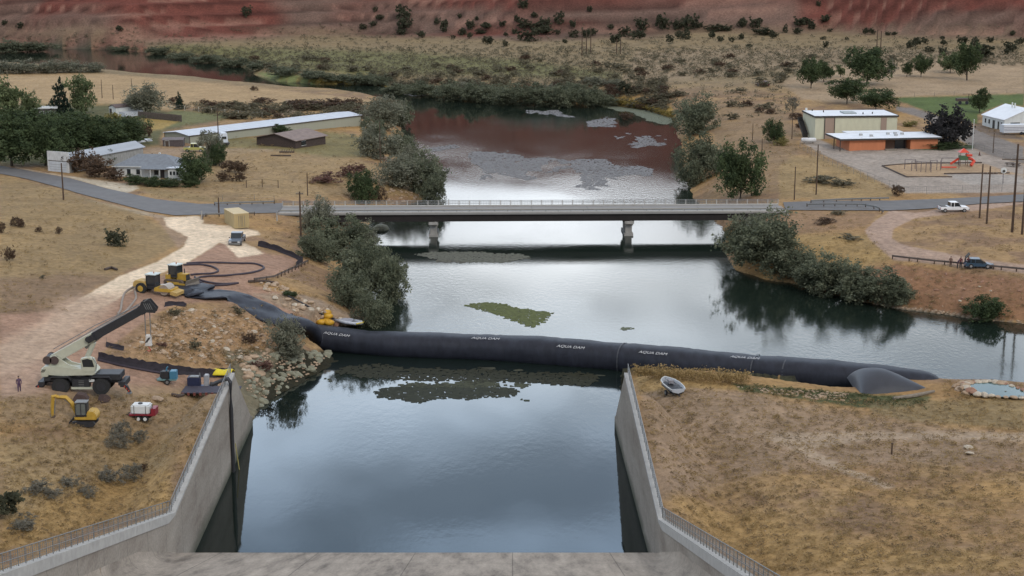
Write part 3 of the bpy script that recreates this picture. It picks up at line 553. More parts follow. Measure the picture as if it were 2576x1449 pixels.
# fillets where floor meets wall
for sd in (-1, 1):
    m = MB(); vs = []; fs = []
    for i, (yy, zz) in enumerate(prof):
        x = float(wallx(sd, yy)); r_ = 2.6 * min(1, i / 5 + .02)
        for k in range(6):
            t = k / 5 * math.pi / 2; vs.append((x - sd * (r_ - r_ * math.sin(t)) - sd * .0, yy, zz + .02 + r_ * .62 * (1 - math.cos(t))))
    for i in range(len(prof) - 1):
        for k in range(5): fs.append((i * 6 + k, i * 6 + k + 1, (i + 1) * 6 + k + 1, (i + 1) * 6 + k))
    m.add(vs, fs); par(m.build('floor_fillet', concf, smooth=True), sp)
WT = .55
for sd in (-1, 1):
    # side wall: inner face, top, outer face; far end slopes down to the water
    ys = list(np.arange(Y_LIP - 105, Y_LIP, 3.0)) + [Y_LIP] + list(np.arange(Y_LIP + 2, Y_TIP, 3.0)) + [Y_TIP]
    secs = [(y, float(walltop(sd, y))) for y in ys] + [(YE - 1.2, ZD + 1.5), (YE, ZD + 1.2), (YE + .05, ZD - .5)]
    vs = []; fs = []
    for (yy, zt) in secs:
        x = float(wallx(sd, yy)); zb = ZD - 3 if yy > Y_LIP - 4 else Z_LIP + SLOPE * (Y_LIP - yy) - 1
        vs += [(x, yy, zb), (x, yy, zt), (x + sd * WT, yy, zt), (x + sd * WT, yy, zb)]
    for i in range(len(secs) - 1):
        for j in range(3): q = [i * 4 + j, i * 4 + j + 1, (i + 1) * 4 + j + 1, (i + 1) * 4 + j]; fs.append(tuple(q))
    k = (len(secs) - 1) * 4; fs.append((k, k + 1, k + 2, k + 3)); fs.append((3, 2, 1, 0))
    m = MB(); m.add(vs, fs); par(m.build('side_wall', conc), sp)
    # coping along the chute part of the wall
    m = MB(); vs = []; fs = []
    for yy in ys:
        x = float(wallx(sd, yy)); zt = float(walltop(sd, yy)); hgt = .75 if yy < Y_LIP else .22
        vs += [(x - sd * .10, yy, zt - hgt), (x - sd * .10, yy, zt + .05), (x + sd * (WT + .08), yy, zt + .05), (x + sd * (WT + .08), yy, zt - .2)]
    for i in range(len(ys) - 1):
        for j in range(4): fs.append((i * 4 + j, i * 4 + (j + 1) % 4, (i + 1) * 4 + (j + 1) % 4, (i + 1) * 4 + j))
    m.add(vs, fs); par(m.build('coping', conl), sp)
# railings on the walls
galv = mat('galvanised_steel', (.20, .20, .195), .55, .15, 4, metal=.4)
darkst = mat('dark_steel', (.05, .05, .05), .5, .2, 4, metal=.3)
def railing(name, pts, h, step, label, m_, group=None, rails=(1.0, .5), r=.035, cat='railing', post=.035, mesh=False):
    pts = [Vector(p) for p in pts]; t = thing(name, label, cat, pts[0], 0, group); o = pts[0]
    L_ = [0]
    for a, b in zip(pts, pts[1:]): L_.append(L_[-1] + (b - a).length)
    def at(s_):
        for i in range(len(pts) - 1):
            if s_ <= L_[i + 1] + 1e-6: return pts[i].lerp(pts[i + 1], (s_ - L_[i]) / max(1e-6, L_[i + 1] - L_[i]))
        return pts[-1]
    n = max(1, int(L_[-1] / step)); n = min(n, 99)
    for i in range(n + 1):
        p = at(L_[-1] * i / n) - o; mm = MB(); mm.cyl((0, 0, -.1), (0, 0, h), post, n=6); mm.build('post', m_, t, loc=p)
    for f in rails:
        mm = MB(); mm.tube([p - o + Vector((0, 0, h * f)) for p in pts], r, 6); mm.build('rail', m_, t)
    if mesh:      # woven wire infill
        mm = MB(); k = int(L_[-1] / .45)
        for i in range(k): p = at(L_[-1] * (i + .5) / k) - o; mm.cyl(p + Vector((0, 0, .05)), p + Vector((0, 0, h)), .016, n=3, caps=False)
        for f in (.22, .38, .62, .78): mm.tube([p - o + Vector((0, 0, h * f)) for p in pts], .014, 3)
        mm.build('wire_mesh', m_, t)
    return t
for sd in (-1, 1):
    nm = 'left' if sd < 0 else 'right'
    top = lambda y: (float(wallx(sd, y)) + sd * .3, y, float(walltop(sd, y)) + .05)
    railing('railing', [top(y) for y in np.linspace(Y_LIP + .3, Y_TIP - .2, 6)], 1.1, 2.1, 'steel pipe railing along the ' + nm + ' basin wall beside the ' + ('dry grass below the machines' if sd < 0 else 'boat trailer'), galv, 'railings on the spillway walls', mesh=True, rails=(1., .5))
    railing('railing', [top(y) for y in np.linspace(Y_LIP - 60, Y_LIP - .3, 6)], 1.12, 1.55, 'mesh railing climbing the sloping ' + nm + ' chute wall in the foreground', galv, 'railings on the spillway walls', mesh=True)

# ------------------------------------------------------------------ bridge
A = Vector(P(700, 538, 4.6) + (4.6,)); B = Vector(P(1976, 531, 4.7) + (4.7,))
br = thing('road_bridge', 'long grey concrete girder bridge on two piers across the river', 'bridge', A, math.atan2(B.y - A.y, B.x - A.x)); Lb = (B.xy - A.xy).length
deckm = mat('bridge_deck', (.235, .225, .215), .9, .1, .8, streak=(.3, 2, 1)); gird = mat('girder_steel', (.018, .014, .013), .8, .2, 1.0)
br_w = 7.6
m = MB(); m.box((Lb / 2, br_w / 2, -.16), (Lb, br_w, .30)); m.build('deck', deckm, br)
m = MB(); m.box((Lb / 2, .18, .12), (Lb, .34, .24)); m.build('near_kerb', mat('bridge_kerb', (.38, .365, .34), .9, .1, 2), br)
m = MB(); m.box((Lb / 2, br_w - .18, .12), (Lb, .34, .24)); m.build('far_kerb', mat('bridge_kerb', (.38, .365, .34), .9, .1, 2), br)
for yy in (.55, 2.7, 4.9, 7.05):
    m = MB(); m.box((Lb / 2, yy, -.98), (Lb - .6, .30, 1.30)); m.box((Lb / 2, yy, -1.6), (Lb - .6, .55, .10)); m.build('girder', gird, br)
for sx in (0, 1):
    x = -.2 if sx == 0 else Lb + .2
    m = MB(); m.box((x, br_w / 2, -1.4), (1.0, br_w + .6, 2.3)); m.box((x, -.9, -.9), (.5, 2.2, 1.1)); m.build('abutment', conc, br)
prm = mat('pier_concrete', (.30, .285, .26), .9, .28, .7, bump=.02, streak=(1, 1, .3))
for px_ in (1091, 1581):
    q = P(px_, 592, 0); xx = Vector((q[0] - A.x, q[1] - A.y)).dot((B.xy - A.xy).normalized())
    m = MB(); m.prism([(xx - 1.0, -1.72), (xx + 1.0, -1.72), (xx + 1.0, -2.25), (xx + .62, -2.9), (xx + .55, -7.4), (xx - .55, -7.4), (xx - .62, -2.9), (xx - 1.0, -2.25)], 1.0, 6.6)
    pr = m.build('pier', prm, br)
    m = MB(); m.box((xx, 3.8, -1.98), (1.7, 7.6, .5)); m.cyl((xx + .35, .1, -2.0), (xx + .35, .5, -2.0), .35, n=12); m.build('pier_cap', prm, pr)
    m = MB(); m.box((xx, 3.8, -5.1), (1.7, 6.6, 1.8)); m.build('footing', prm, pr)
for yy, nm in ((.15, 'near'), (br_w - .15, 'far')):
    if nm == 'far':
        n = 48
        for i in range(n + 1): m = MB(); m.box((Lb * i / n, yy, .62), (.16, .12, .95)); m.build('railing_post', conl, br)
        for zz in (.55, .82, 1.08): m = MB(); m.box((Lb / 2, yy, zz), (Lb, .07, .09)); m.build('rail', galv, br)
        m = MB()
        for i in range(n * 4): m.box((Lb * (i + .5) / n / 4, yy, .66), (.025, .02, .8))
        m.build('mesh_panel', galv, br)
    else:
        n = 40
        for i in range(n + 1): m = MB(); m.box((Lb * i / n, yy, .42), (.10, .08, .35)); m.build('railing_post', galv, br)
        m = MB(); m.box((Lb / 2, yy, .52), (Lb, .06, .16)); m.build('rail', galv, br)
m = MB()
for i in range(9): m.box((Lb * (i + .5) / 9, br_w / 2 - .1, .003), (.04, br_w - 1.2, .012))
m.build('expansion_joint', mat('joint', (.08, .08, .08)), br)
m = MB(); m.box((Lb / 2, br_w / 2, .006), (Lb, .12, .012)); m.build('lane_line', mat('lane_yellow', (.30, .23, .08), .8), br)

# ------------------------------------------------------------------ black water-filled dam
# (px, py, z centre, half width, half height)
SEC = [(450,742,None,1.2,.10),(468,733,None,3.4,.28),(495,735,None,4.0,.32),(520,742,None,3.2,.24),(560,744,None,2.3,.22),(590,750,None,2.5,.22),(620,764,None,2.8,.22),(650,780,None,3.0,.24),(680,798,None,3.0,.32),(715,816,None,2.8,.62),(745,829,None,2.7,1.05),
 (790,843,-.2,2.4,1.7),(840,853,-.8,2.35,1.75),(965,866,-1.05,2.35,1.75),(1263,878,-1.05,2.45,1.95),(1480,894,-1.05,2.5,2.05),(1640,908,-.95,2.5,2.05),(1760,919,-.9,2.5,2.0),(1930,933,-.6,2.5,1.95),(2050,941,-.3,2.45,1.85),(2140,946,0,2.4,1.7),(2220,949,.3,2.2,1.5),(2285,953,.5,2.0,1.25),(2330,956,.55,1.7,1.0),(2352,959,.5,1.3,.7),(2364,962,.4,.6,.3)]
C_ = []
for (a, b, z, hw, hh) in SEC:
    p = G(a, b, hh * .9) if z is None else Vector(P(a, b, z) + (z,)); C_.append((p, hw, hh))
def cr_(a, b, c, d, t): return .5 * ((2 * b) + (c - a) * t + (2 * a - 5 * b + 4 * c - d) * t * t + (-a + 3 * b - 3 * c + d) * t ** 3)
path = []
for i in range(len(C_) - 1):
    q = [C_[max(i - 1, 0)], C_[i], C_[i + 1], C_[min(i + 2, len(C_) - 1)]]; n = max(3, int((C_[i + 1][0] - C_[i][0]).length / .55))
    for k in range(n):
        t = k / n; path.append((cr_(q[0][0], q[1][0], q[2][0], q[3][0], t), q[1][1] + (q[2][1] - q[1][1]) * t, q[1][2] + (q[2][2] - q[1][2]) * t))
dam = thing('inflatable_dam', 'long black water filled tube dam lying across the river', 'dam', path[150][0]); NR = 30; vs = []; fs = []; s_ = 0
for i, (p, hw, hh) in enumerate(path):
    d = (path[min(i + 1, len(path) - 1)][0] - path[max(i - 1, 0)][0]); d.z *= .5; d.normalize(); r_ = Vector((d.y, -d.x, 0)).normalized()
    if i: s_ += (p - path[i - 1][0]).length
    flat = max(0, 1 - hh / 1.4); zb = p.z - hh
    for j in range(NR):
        t = 2 * math.pi * j / NR; ca, sa = math.cos(t), math.sin(t); pw = .8
        rx = math.copysign(abs(ca) ** pw, ca) * hw; rz_ = math.copysign(abs(sa) ** pw, sa) * hh
        nn_ = fbm(np.array([s_ * .35]), np.array([j * .25 + 3]), 3)[0] - .5
        ring = -.035 * math.exp(-((s_ % 9.3) - 4.6) ** 2 / .02)
        wk = fbm(np.array([s_ * 1.6 + j * .12]), np.array([j * .55]), 2)[0] - .5; sag = .035 * math.sin(s_ * .33 + 1) + .02 * math.sin(s_ * .91); wr = (1 + ring + sag + wk * .05 + nn_ * (.05 + .10 * flat))
        q = p + r_ * (rx * wr) + Vector((0, 0, 1)) * (rz_ * wr + flat * (nn_ * .5 + .30 * (fbm(np.array([s_ * 1.1]), np.array([j * .7]), 2)[0] - .5)))
        vs.append(q)
    pass
fs = [(i * NR + j, i * NR + (j + 1) % NR, (i + 1) * NR + (j + 1) % NR, (i + 1) * NR + j) for i in range(len(path) - 1) for j in range(NR)]
m = MB(); m.add(vs, fs + [tuple(range(NR)), tuple(range((len(path) - 1) * NR, len(path) * NR))])
rub = mat('black_geotextile', (.019, .021, .030), .55, .30, .8, bump=.10, spec=.28, streak=(1.6, .7, .7))
par(m.build('tube', rub, smooth=True), dam)
# seam ribs round the tube where segments join
def ringat(idx, name='seam_band', extra=1.02, wdt=.18):
    p, hw, hh = path[idx]; d = (path[idx + 1][0] - path[idx - 1][0]).normalized(); r_ = Vector((d.y, -d.x, 0)).normalized(); vs = []; n = 24
    for sg in (-1, 1):
        for j in range(n):
            t = 2 * math.pi * j / n; ca, sa = math.cos(t), math.sin(t)
            vs.append(p + d * sg * wdt / 2 + r_ * math.copysign(abs(ca) ** .8, ca) * hw * extra + Vector((0, 0, math.copysign(abs(sa) ** .8, sa) * hh * extra)))
    m = MB(); m.add(vs, [(j, (j + 1) % n, n + (j + 1) % n, n + j) for j in range(n)]); par(m.build(name, mat('seam', (.05, .052, .06), .5, .1)), dam)
def nearest(px, py):
    return min(range(len(path)), key=lambda i: (proj(*path[i][0])[0] - px) ** 2)
for px_ in (1566, 1905, 1975, 2060): ringat(nearest(px_, 0))
# lettering on the tube
def lettering(parent, txt, px, ang, size=.64):
    i = nearest(px, 0); p, hw, hh = path[i]; d = (path[i + 2][0] - path[i - 2][0]).normalized()
    r_ = Vector((d.y, -d.x, 0)).normalized()
    if r_.y > 0: r_ = -r_
    cu = bpy.data.curves.new('lettering', 'FONT'); cu.body = txt; cu.size = size; cu.align_x = 'CENTER'; cu.align_y = 'CENTER'; cu.shear = .25; cu.extrude = 0
    ob = bpy.data.objects.new('t', cu); COL.objects.link(ob); dg = bpy.context.evaluated_depsgraph_get(); me = bpy.data.meshes.new_from_object(ob.evaluated_get(dg)); bpy.data.objects.remove(ob)
    bm = bmesh.new(); bm.from_mesh(me); bmesh.ops.triangulate(bm, faces=bm.faces)
    t0 = math.radians(ang)
    for v in bm.verts:
        x, y = v.co.x * 1.15, v.co.y; t = t0 + y / ((hw + hh) / 2); ca, sa = math.cos(t), math.sin(t)
        q = p + d * x + r_ * (math.copysign(abs(ca) ** .8, ca) * hw * 1.05 + .03) + Vector((0, 0, math.copysign(abs(sa) ** .8, sa) * hh * 1.05 + .04)); v.co = q
    bm.to_mesh(me); bm.free(); me.materials.clear(); me.materials.append(mat('white_lettering', (.48, .48, .48), .6, .1)); o = bpy.data.objects.new('lettering', me); COL.objects.link(o); par(o, parent)
for px_, an in ((862, 42), (1221, 60), (1443, 42), (1646, 46), (1882, 66)): lettering(dam, 'AQUA DAM', px_, an)
# pillow shaped end bag lying in front of the right end of the tube
m = MB(); vs = []; NX, NY = 30, 20
Pc = [Vector(P(a, b, z) + (z,)) for a, b, z in ((2130, 950, .7), (2206, 938, 1.8), (2350, 986, .6), (2166, 1004, .5))]
for top in (1, 0):
    for i in range(NX + 1):
        for j in range(NY + 1):
            u, v = i / NX, j / NY; p = (Pc[0] * (1 - u) + Pc[1] * u) * (1 - v) + (Pc[3] * (1 - u) + Pc[2] * u) * v
            bul = (math.sin(math.pi * min(max(u, .0), 1)) ** .45) * (math.sin(math.pi * v) ** .5)
            hmx = 2.5 * (1 - .4 * u)
            vs.append(p + Vector((0, 0, (hmx * bul if top else -.4 * bul) + .05 * math.sin(9 * u + 4 * v) * bul)))
n1 = (NX + 1) * (NY + 1); fs = []
for k in (0, n1):
    for i in range(NX):
        for j in range(NY): q = (k + i * (NY + 1) + j, k + (i + 1) * (NY + 1) + j, k + (i + 1) * (NY + 1) + j + 1, k + i * (NY + 1) + j + 1); fs.append(q if k == 0 else q[::-1])
m.add(vs, fs); par(m.build('end_bag', mat('end_bag_rubber', (.034, .036, .044), .55, .14, .8, bump=.04), smooth=True), dam)
m = MB()
for k in range(9):
    a = path[len(path) - 12 - k * 2][0]; m.sph((a.x + random.uniform(-.5, .5), a.y + random.uniform(-.8, .8), a.z + .35 + random.uniform(0, .3)), (random.uniform(.4, .9), random.uniform(.3, .6), random.uniform(.15, .4)), 8, 5)
par(m.build('gathered_end', rub, smooth=True), dam)

# ------------------------------------------------------------------ poles, posts, guardrails, fences
wood = mat('pole_wood', (.075, .048, .032), .9, .25, 2); woodl = mat('weathered_wood', (.20, .17, .135), .9, .25, 3)
def pole(px, top, base, label, arm=0, r=.16, m_=wood, name='utility_pole', cat='pole', group=None, arm_h=.9, trans=False):
    p = G(px, base); h = (base - top) / PPM(p) / .96; t = thing(name, label, cat, p, 0, group)
    m = MB(); m.cyl((0, 0, -.3), (0, 0, h), r, r * .68, 8); m.build('pole', m_, t)
    if arm:
        m = MB(); m.box((0, -.12, h - arm_h), (arm, .12, .14)); c = m.build('crossarm', m_, t)
        m = MB()
        for k in (-.45, -.2, .2, .45): m.cyl((arm * k, -.12, h - arm_h + .06), (arm * k, -.12, h - arm_h + .24), .06, .03, 6)
        m.build('insulator', mat('insulator', (.3, .3, .28), .3), c)
    if trans:
        m = MB(); m.cyl((.25, -.2, h - 2), (.25, -.2, h - 1.1), .28, n=10); m.build('transformer', galv, t)
    return t
g1 = 'utility poles'
pole(160, 413, 503, 'dark pole on the near road edge by the white garage', 0, .17, group=g1, trans=False)
pole(757, 485, 596, 'tall dark pole before the left bridge end, torn brown top', 1.3, .19, group=g1, arm_h=.4)
pole(774, 436, 492, 'thin pole in the dry lot beyond the left bridge approach', 0, .12, group=g1)
pole(550, 275, 362, 'tall thin pole beside the white trailer near the long barn', 0, .15, group=g1)
pole(257, 202, 247, 'thin pole left of its pair above the village trees', 0, .13, group=g1)
pole(285, 215, 250, 'shorter thin pole right of its pair above the village trees', 0, .12, group=g1)
pole(20, 178, 214, 'small pale pole at the left edge of the stubble field', 0, .12, woodl, group=g1)
pole(331, 198, 216, 'short pole in the stubble field behind the olive tree', 0, .12, group=g1)
pole(551, 498, 541, 'short stout post at the road junction', 0, .16, name='sign_post', cat='post')
pole(2053, 368, 490, 'pole standing at the school yard fence near the gas tank', 0, .15, group=g1)
pole(1998, 422, 503, 'short pole in the dry field left of the school fence', 0, .13, group=g1)
pole(2464, 417, 548, 'slim pole, left one of the close pair by the white pickup', 0, .17, group=g1)
pole(2482, 423, 563, 'pole with low crossarm in the close pair by the white pickup', 2.6, .19, group=g1, arm_h=1.3)
pole(2546, 370, 584, 'tallest dark pole by the right frame edge, with a long crossarm', 5.2, .24, group=g1, arm_h=2.6)
pole(2571, 372, 590, 'dark pole at the very right frame edge', 0, .22, group=g1)
pole(1916, 350, 400, 'thin pole between the right bank trees', 0, .12, group=g1)
pole(1992, 298, 350, 'thin pole left of the cream gymnasium', 0, .12, group=g1)
pole(1893, 312, 352, 'thin pole in the scrub left of the round green tree', 0, .10, group=g1)
pole(2498, 337, 384, 'thin pole beside the street by the school', 0, .12, group=g1)
pole(957, 310, 420, 'thin pole among the grey willows on the left bank', 0, .12, group=g1)
for x, t_, b_, l in ((1464, 75, 140, 'leftmost pole of the far three pole tower'), (1475, 82, 137, 'middle pole of the far three pole tower'), (1486, 70, 134, 'rightmost pole of the far three pole tower'), (1551, 100, 138, 'left pole of the fainter far pair'), (1561, 98, 136, 'right pole of the fainter far pair'), (2205, 78, 134, 'left pole of the pair at the red slope foot'), (2215, 80, 128, 'right pole of the pair at the red slope foot')):
    pole(x, t_, b_, l, 0, .22, group='far transmission poles')
# guardrails: w-beam on posts
beam = mat('guardrail_steel', (.10, .08, .07), .7, .3, 2)
def guardrail(px, label, m_=beam, step=2.2, h=.72, group='guardrails by the roads'):
    pts = []
    for (a, b), (c, d) in zip(px, px[1:]):
        for k in range(5): pts.append(G(a + (c - a) * k / 5, b + (d - b) * k / 5))
    pts.append(G(*px[-1])); o = pts[0].copy(); t = thing('guardrail', label, 'guardrail', o, 0, group); L_ = 0; nxt = 0
    for i, p in enumerate(pts):
        if i: L_ += (p - pts[i - 1]).length
        if L_ >= nxt: m = MB(); m.box((0, 0, h / 2 - .1), (.15, .15, h + .2)); m.build('post', wood, t, loc=p - o); nxt += step
    m = MB(); vs = []; fs = []
    for p in pts:
        q = p - o
        for (dy, dz) in ((-.10, h - .30), (-.16, h - .22), (-.10, h - .15), (-.16, h - .07), (-.10, h), (-.06, h)): vs.append((q.x, q.y + dy, q.z + dz))
    for i in range(len(pts) - 1):
        for j in range(5): fs.append((i * 6 + j, i * 6 + j + 1, i * 6 + 6 + j + 1, i * 6 + 6 + j))
    m.add(vs, fs); m.build('beam', m_, t); return t
guardrail([(2245,652),(2350,664),(2480,676),(2576,685),(2700,697)], 'dark guardrail along the gravel road above the red bank')
guardrail([(640,711),(690,704),(735,683),(775,664)], 'old rail fence along the dirt lot edge by the willows')
guardrail([(510,552),(518,546),(560,545),(640,542)], 'grey guardrail by the road behind the tan container', galv)
guardrail([(540,518),(620,516),(690,514)], 'far side guardrail before the left bridge end', galv)
guardrail([(2030,521),(2100,520),(2170,521),(2205,528),(2222,540)], 'guardrail curving off the right bridge end', galv)
guardrail([(2040,512),(2120,508),(2236,505)], 'far side guardrail past the right bridge end', galv)
# silt fences: sagging black fabric on stakes
silt = mat('silt_fabric', (.022, .017, .022), .85, .2, 2)
def siltfence(px, label, h=.75, jag=.18):
    pts = []
    for (a, b), (c, d) in zip(px, px[1:]):
        n = max(3, int(abs(c - a) / 8))
        for k in range(n): pts.append(G(a + (c - a) * k / n, b + (d - b) * k / n))
    pts.append(G(*px[-1])); o = pts[0].copy(); t = thing('silt_fence', label, 'silt fence', o, 0, 'silt fences round the work site'); m = MB(); vs = []; fs = []
    for i, p in enumerate(pts):
        q = p - o; hh = h + random.uniform(-jag, jag * .6)
        for (dy, dz) in ((-.55, .02), (-.18, hh * .45), (0, hh), (.05, hh)): vs.append((q.x + random.uniform(-.05, .05), q.y + dy + random.uniform(-.08, .08), q.z + dz))
    for i in range(len(pts) - 1):
        for j in range(3): fs.append((i * 4 + j, i * 4 + j + 1, i * 4 + 4 + j + 1, i * 4 + 4 + j))
    m.add(vs, fs); m.build('fabric', silt, t)
    for i in range(0, len(pts), 4): m = MB(); m.box((0, 0, .45), (.05, .05, 1.1)); m.build('stake', woodl, t, loc=pts[i] - o + Vector((0, .1, 0)))
siltfence([(248,904),(300,916),(360,926),(450,940),(520,947),(592,944)], 'black silt fence running from the crane to the wall', 1.0)
siltfence([(650,618),(690,628),(735,645),(762,660),(745,674)], 'black silt fence sagging below the grey willows', .9)
siltfence([(415,770),(440,766),(470,770)], 'torn strip of black silt fabric by the crane tip', .5)
siltfence([(268,870),(290,874),(313,880)], 'crumpled black fabric on the mound behind the crane', .45)
# wire fences
def wirefence(px, label, h=1.2, step=4.0, m_=woodl, wires=3, r=.05, mesh=False):
    pts = [G(*p) for p in px]; o = pts[0].copy(); t = thing('wire_fence', label, 'fence', o, 0, 'wire and board fences'); allp = []
    for a, b in zip(pts, pts[1:]):
        n = max(1, int((b - a).length / step))
        for k in range(n): q = a.lerp(b, k / n); q.z = Hq(q.x, q.y); allp.append(q)
    allp.append(pts[-1]); allp = allp[:100]
    for p in allp: m = MB(); m.cyl((0, 0, -.1), (0, 0, h), r, n=5); m.build('post', m_, t, loc=p - o)
    for k in range(wires): m = MB(); m.tube([p - o + Vector((0, 0, h * (k + 1) / wires - .05)) for p in allp], .022, 3); m.build('wire', m_, t)
    if mesh:
        m = MB(); vs = []; fs = []
        for a, b in zip(allp, allp[1:]):
            for k in range(int((b - a).length / .35)):
                q = a.lerp(b, k * .35 / (b - a).length) - o; m.cyl(q, q + Vector((0, 0, h)), .012, n=3, caps=False)
        m.build('wire_mesh', m_, t)
wirefence([(2012,374),(2060,400),(2130,432),(2200,458),(2255,478)], 'chain link fence along the left side of the school yard', 1.5, 3, galv, 2, .04, True)
wirefence([(2262,490),(2330,489),(2420,486),(2520,482)], 'chain link fence between the school yard and the road', 1.6, 4, galv, 2, .04, True)
wirefence([(2452,372),(2500,388),(2576,412)], 'low fence along the street beside the school', 1.3, 4, galv, 2, .04, True)
wirefence([(2200,247),(2300,244),(2400,240),(2576,232)], 'far field fence behind the green lawn', 1.3, 6)
wirefence([(430,275),(500,281),(600,291),(660,296)], 'pale board fence behind the long barn', 1.4, 5, mat('pale_board', (.45, .42, .36), .8), 3, .09)
wirefence([(620,472),(660,470),(700,473)], 'leaning old fence posts in the dry lot', 1.6, 4, wood, 1, .08)
wirefence([(560,505),(640,503),(690,507)], 'short wire fence beyond the left bridge approach', 1.1, 4)
m = MB(); a = G(350, 296); b = G(455, 306); t = thing('board_fence', 'dark solid board fence below the grey olive tree', 'fence', a)
n = 26
for i in range(n + 1):
    q = a.lerp(b, i / n) - a; m.box((q.x, q.y, .9), ((b - a).length / n * .96, .06, 1.8 + random.uniform(-.1, .1)))
m.build('boards', mat('dark_boards', (.085, .07, .06), .9, .3), t)
# single posts
def post(px, py, h, w_, label, m_=wood, name='wooden_post', lean=0):
    p = G(px, py); m = MB(); m.cyl((0, 0, -.2), (lean, 0, h), w_, w_ * .8, 7); m.box((lean * .9, 0, h - .05), (w_ * 2.3, w_ * 2.3, .1)); o = m.build(name, m_, loc=p); return tag(o, label, 'post')
post(2243, 1143, 1.25, .10, 'lone wooden stake in the dry right foreground')
post(508, 553, 1.6, .09, 'white marker post at the road edge left of the container', conl)
post(697, 556, 1.5, .14, 'white bridge marker post at the left girder end', conl)
# ------------------------------------------------------------------ foliage
def leafcloud(seed, kind='round', nleaf=2600, leaf=.05, nclump=150, lobes=9, gap=.0):
    """unit crown: width 1, height 1, base at z=0; returns verts, quads, tone"""
    r = np.random.default_rng(seed)
    L_ = []
    for i in range(lobes):
        if kind == 'round': a = r.random() * 6.283; rr = .24 * math.sqrt(r.random()) ; z = .34 + .36 * r.random(); L_.append((rr * math.cos(a), rr * math.sin(a), z, .17 + .14 * r.random(), .15 + .13 * r.random()))
        elif kind == 'mound': a = r.random() * 6.283; rr = .30 * math.sqrt(r.random()); z = .22 + .40 * r.random() * (1 - rr * 1.6); L_.append((rr * math.cos(a), rr * math.sin(a), z, .16 + .13 * r.random(), .20 + .16 * r.random()))
        elif kind == 'tall': a = r.random() * 6.283; rr = .18 * r.random(); z = .15 + .7 * i / lobes; L_.append((rr * math.cos(a), rr * math.sin(a), z, .20 + .10 * r.random(), .13 + .08 * r.random()))
        elif kind == 'cone': z = .06 + .88 * i / lobes; k = (1 - z) * .48 + .03; L_.append((.02 * r.normal(), .02 * r.normal(), z, k, .07))
        elif kind == 'spiky': a = r.random() * 6.283; rr = .3 * r.random(); L_.append((rr * math.cos(a), rr * math.sin(a), .3 + .35 * r.random(), .10 + .08 * r.random(), .28))
    if kind == 'mound': L_[0] = (0, 0, .3, .3, .24)
    L_ = np.array(L_); pr = (L_[:, 3] ** 2 * L_[:, 4]); pr = pr ** .7; pr /= pr.sum()
    ci = r.choice(len(L_), nclump, p=pr); d = r.normal(size=(nclump, 3)); d /= np.linalg.norm(d, axis=1)[:, None]; d *= (r.random(nclump) ** .30)[:, None]
    c = L_[ci][:, :3] + d * np.stack([L_[ci][:, 3], L_[ci][:, 3], L_[ci][:, 4]], -1)
    ctone = r.random(nclump)
    k = r.integers(0, nclump, nleaf); off = r.normal(size=(nleaf, 3)) * (.032 if kind != 'cone' else .022); p = c[k] + off
    lo_ = np.percentile(p, 1.2, axis=0); hi_ = np.percentile(p, 98.8, axis=0); p[:, :2] = (p[:, :2] - (lo_ + hi_)[:2] / 2) / (hi_ - lo_)[:2] * .97; z0_ = max(lo_[2], 0) if kind == 'round' else 0; p[:, 2] = z0_ * .5 + (p[:, 2] - z0_) / (hi_[2] - z0_) * (.98 - z0_ * .5)
    p[:, 2] = np.maximum(p[:, 2], .01)
    u = r.normal(size=(nleaf, 3)); u /= np.linalg.norm(u, axis=1)[:, None]; v = np.cross(u, r.normal(size=(nleaf, 3))); v /= np.linalg.norm(v, axis=1)[:, None]
    sz = leaf * (.55 + .8 * r.random(nleaf))[:, None]; wd = sz * (.35 if kind == 'spiky' else .6)
    V = np.stack([p - u * sz, p + v * wd, p + u * sz, p - v * wd], 1).reshape(-1, 3)
    tone = np.repeat(np.clip(ctone[k] * .7 + .3 * r.random(nleaf), 0, 1), 4)
    return V, np.arange(nleaf * 4).reshape(-1, 4), tone
def leafmat(name, dark, light, rough=.75):
    m = mat(name, dark, rough, .22, 1.5, attr='tone', col2=light, spec=.12)
    n = m.node_tree.nodes; l = m.node_tree.links; b = n['Principled BSDF']; o = n['Material Output']
    tr = nd(n, 'ShaderNodeBsdfTranslucent'); src = b.inputs['Base Color'].links[0].from_socket; l.new(src, tr.inputs[0])
    ms = nd(n, 'ShaderNodeMixShader'); ms.inputs[0].default_value = .32; l.new(b.outputs[0], ms.inputs[1]); l.new(tr.outputs[0], ms.inputs[2]); l.new(ms.outputs[0], o.inputs[0])
    return m
LM = dict(
 willow=leafmat('leaf_willow', (.082, .094, .058), (.195, .205, .135)),
 olive=leafmat('leaf_olive', (.115, .120, .082), (.255, .250, .185)),
 green=leafmat('leaf_green', (.032, .048, .024), (.10, .13, .058)),
 poplar=leafmat('leaf_poplar', (.070, .092, .045), (.18, .21, .10)),
 yellow=leafmat('leaf_yellow', (.15, .13, .045), (.33, .29, .12)),
 juniper=leafmat('leaf_juniper', (.042, .046, .030), (.10, .10, .062)),
 spruce=leafmat('leaf_spruce', (.012, .022, .016), (.035, .055, .035)),
 plum=leafmat('leaf_plum', (.021, .022, .022), (.060, .055, .056)),
 brown=leafmat('leaf_brown', (.065, .045, .032), (.16, .105, .07)),
 sage=leafmat('leaf_sage', (.095, .085, .055), (.22, .195, .13)),
 red=leafmat('leaf_red', (.10, .055, .045), (.20, .11, .085)),
 grey=leafmat('leaf_grey', (.12, .11, .085), (.26, .24, .19)))
bark = mat('bark', (.075, .06, .045), .95, .3, 4)
PROTO = {}
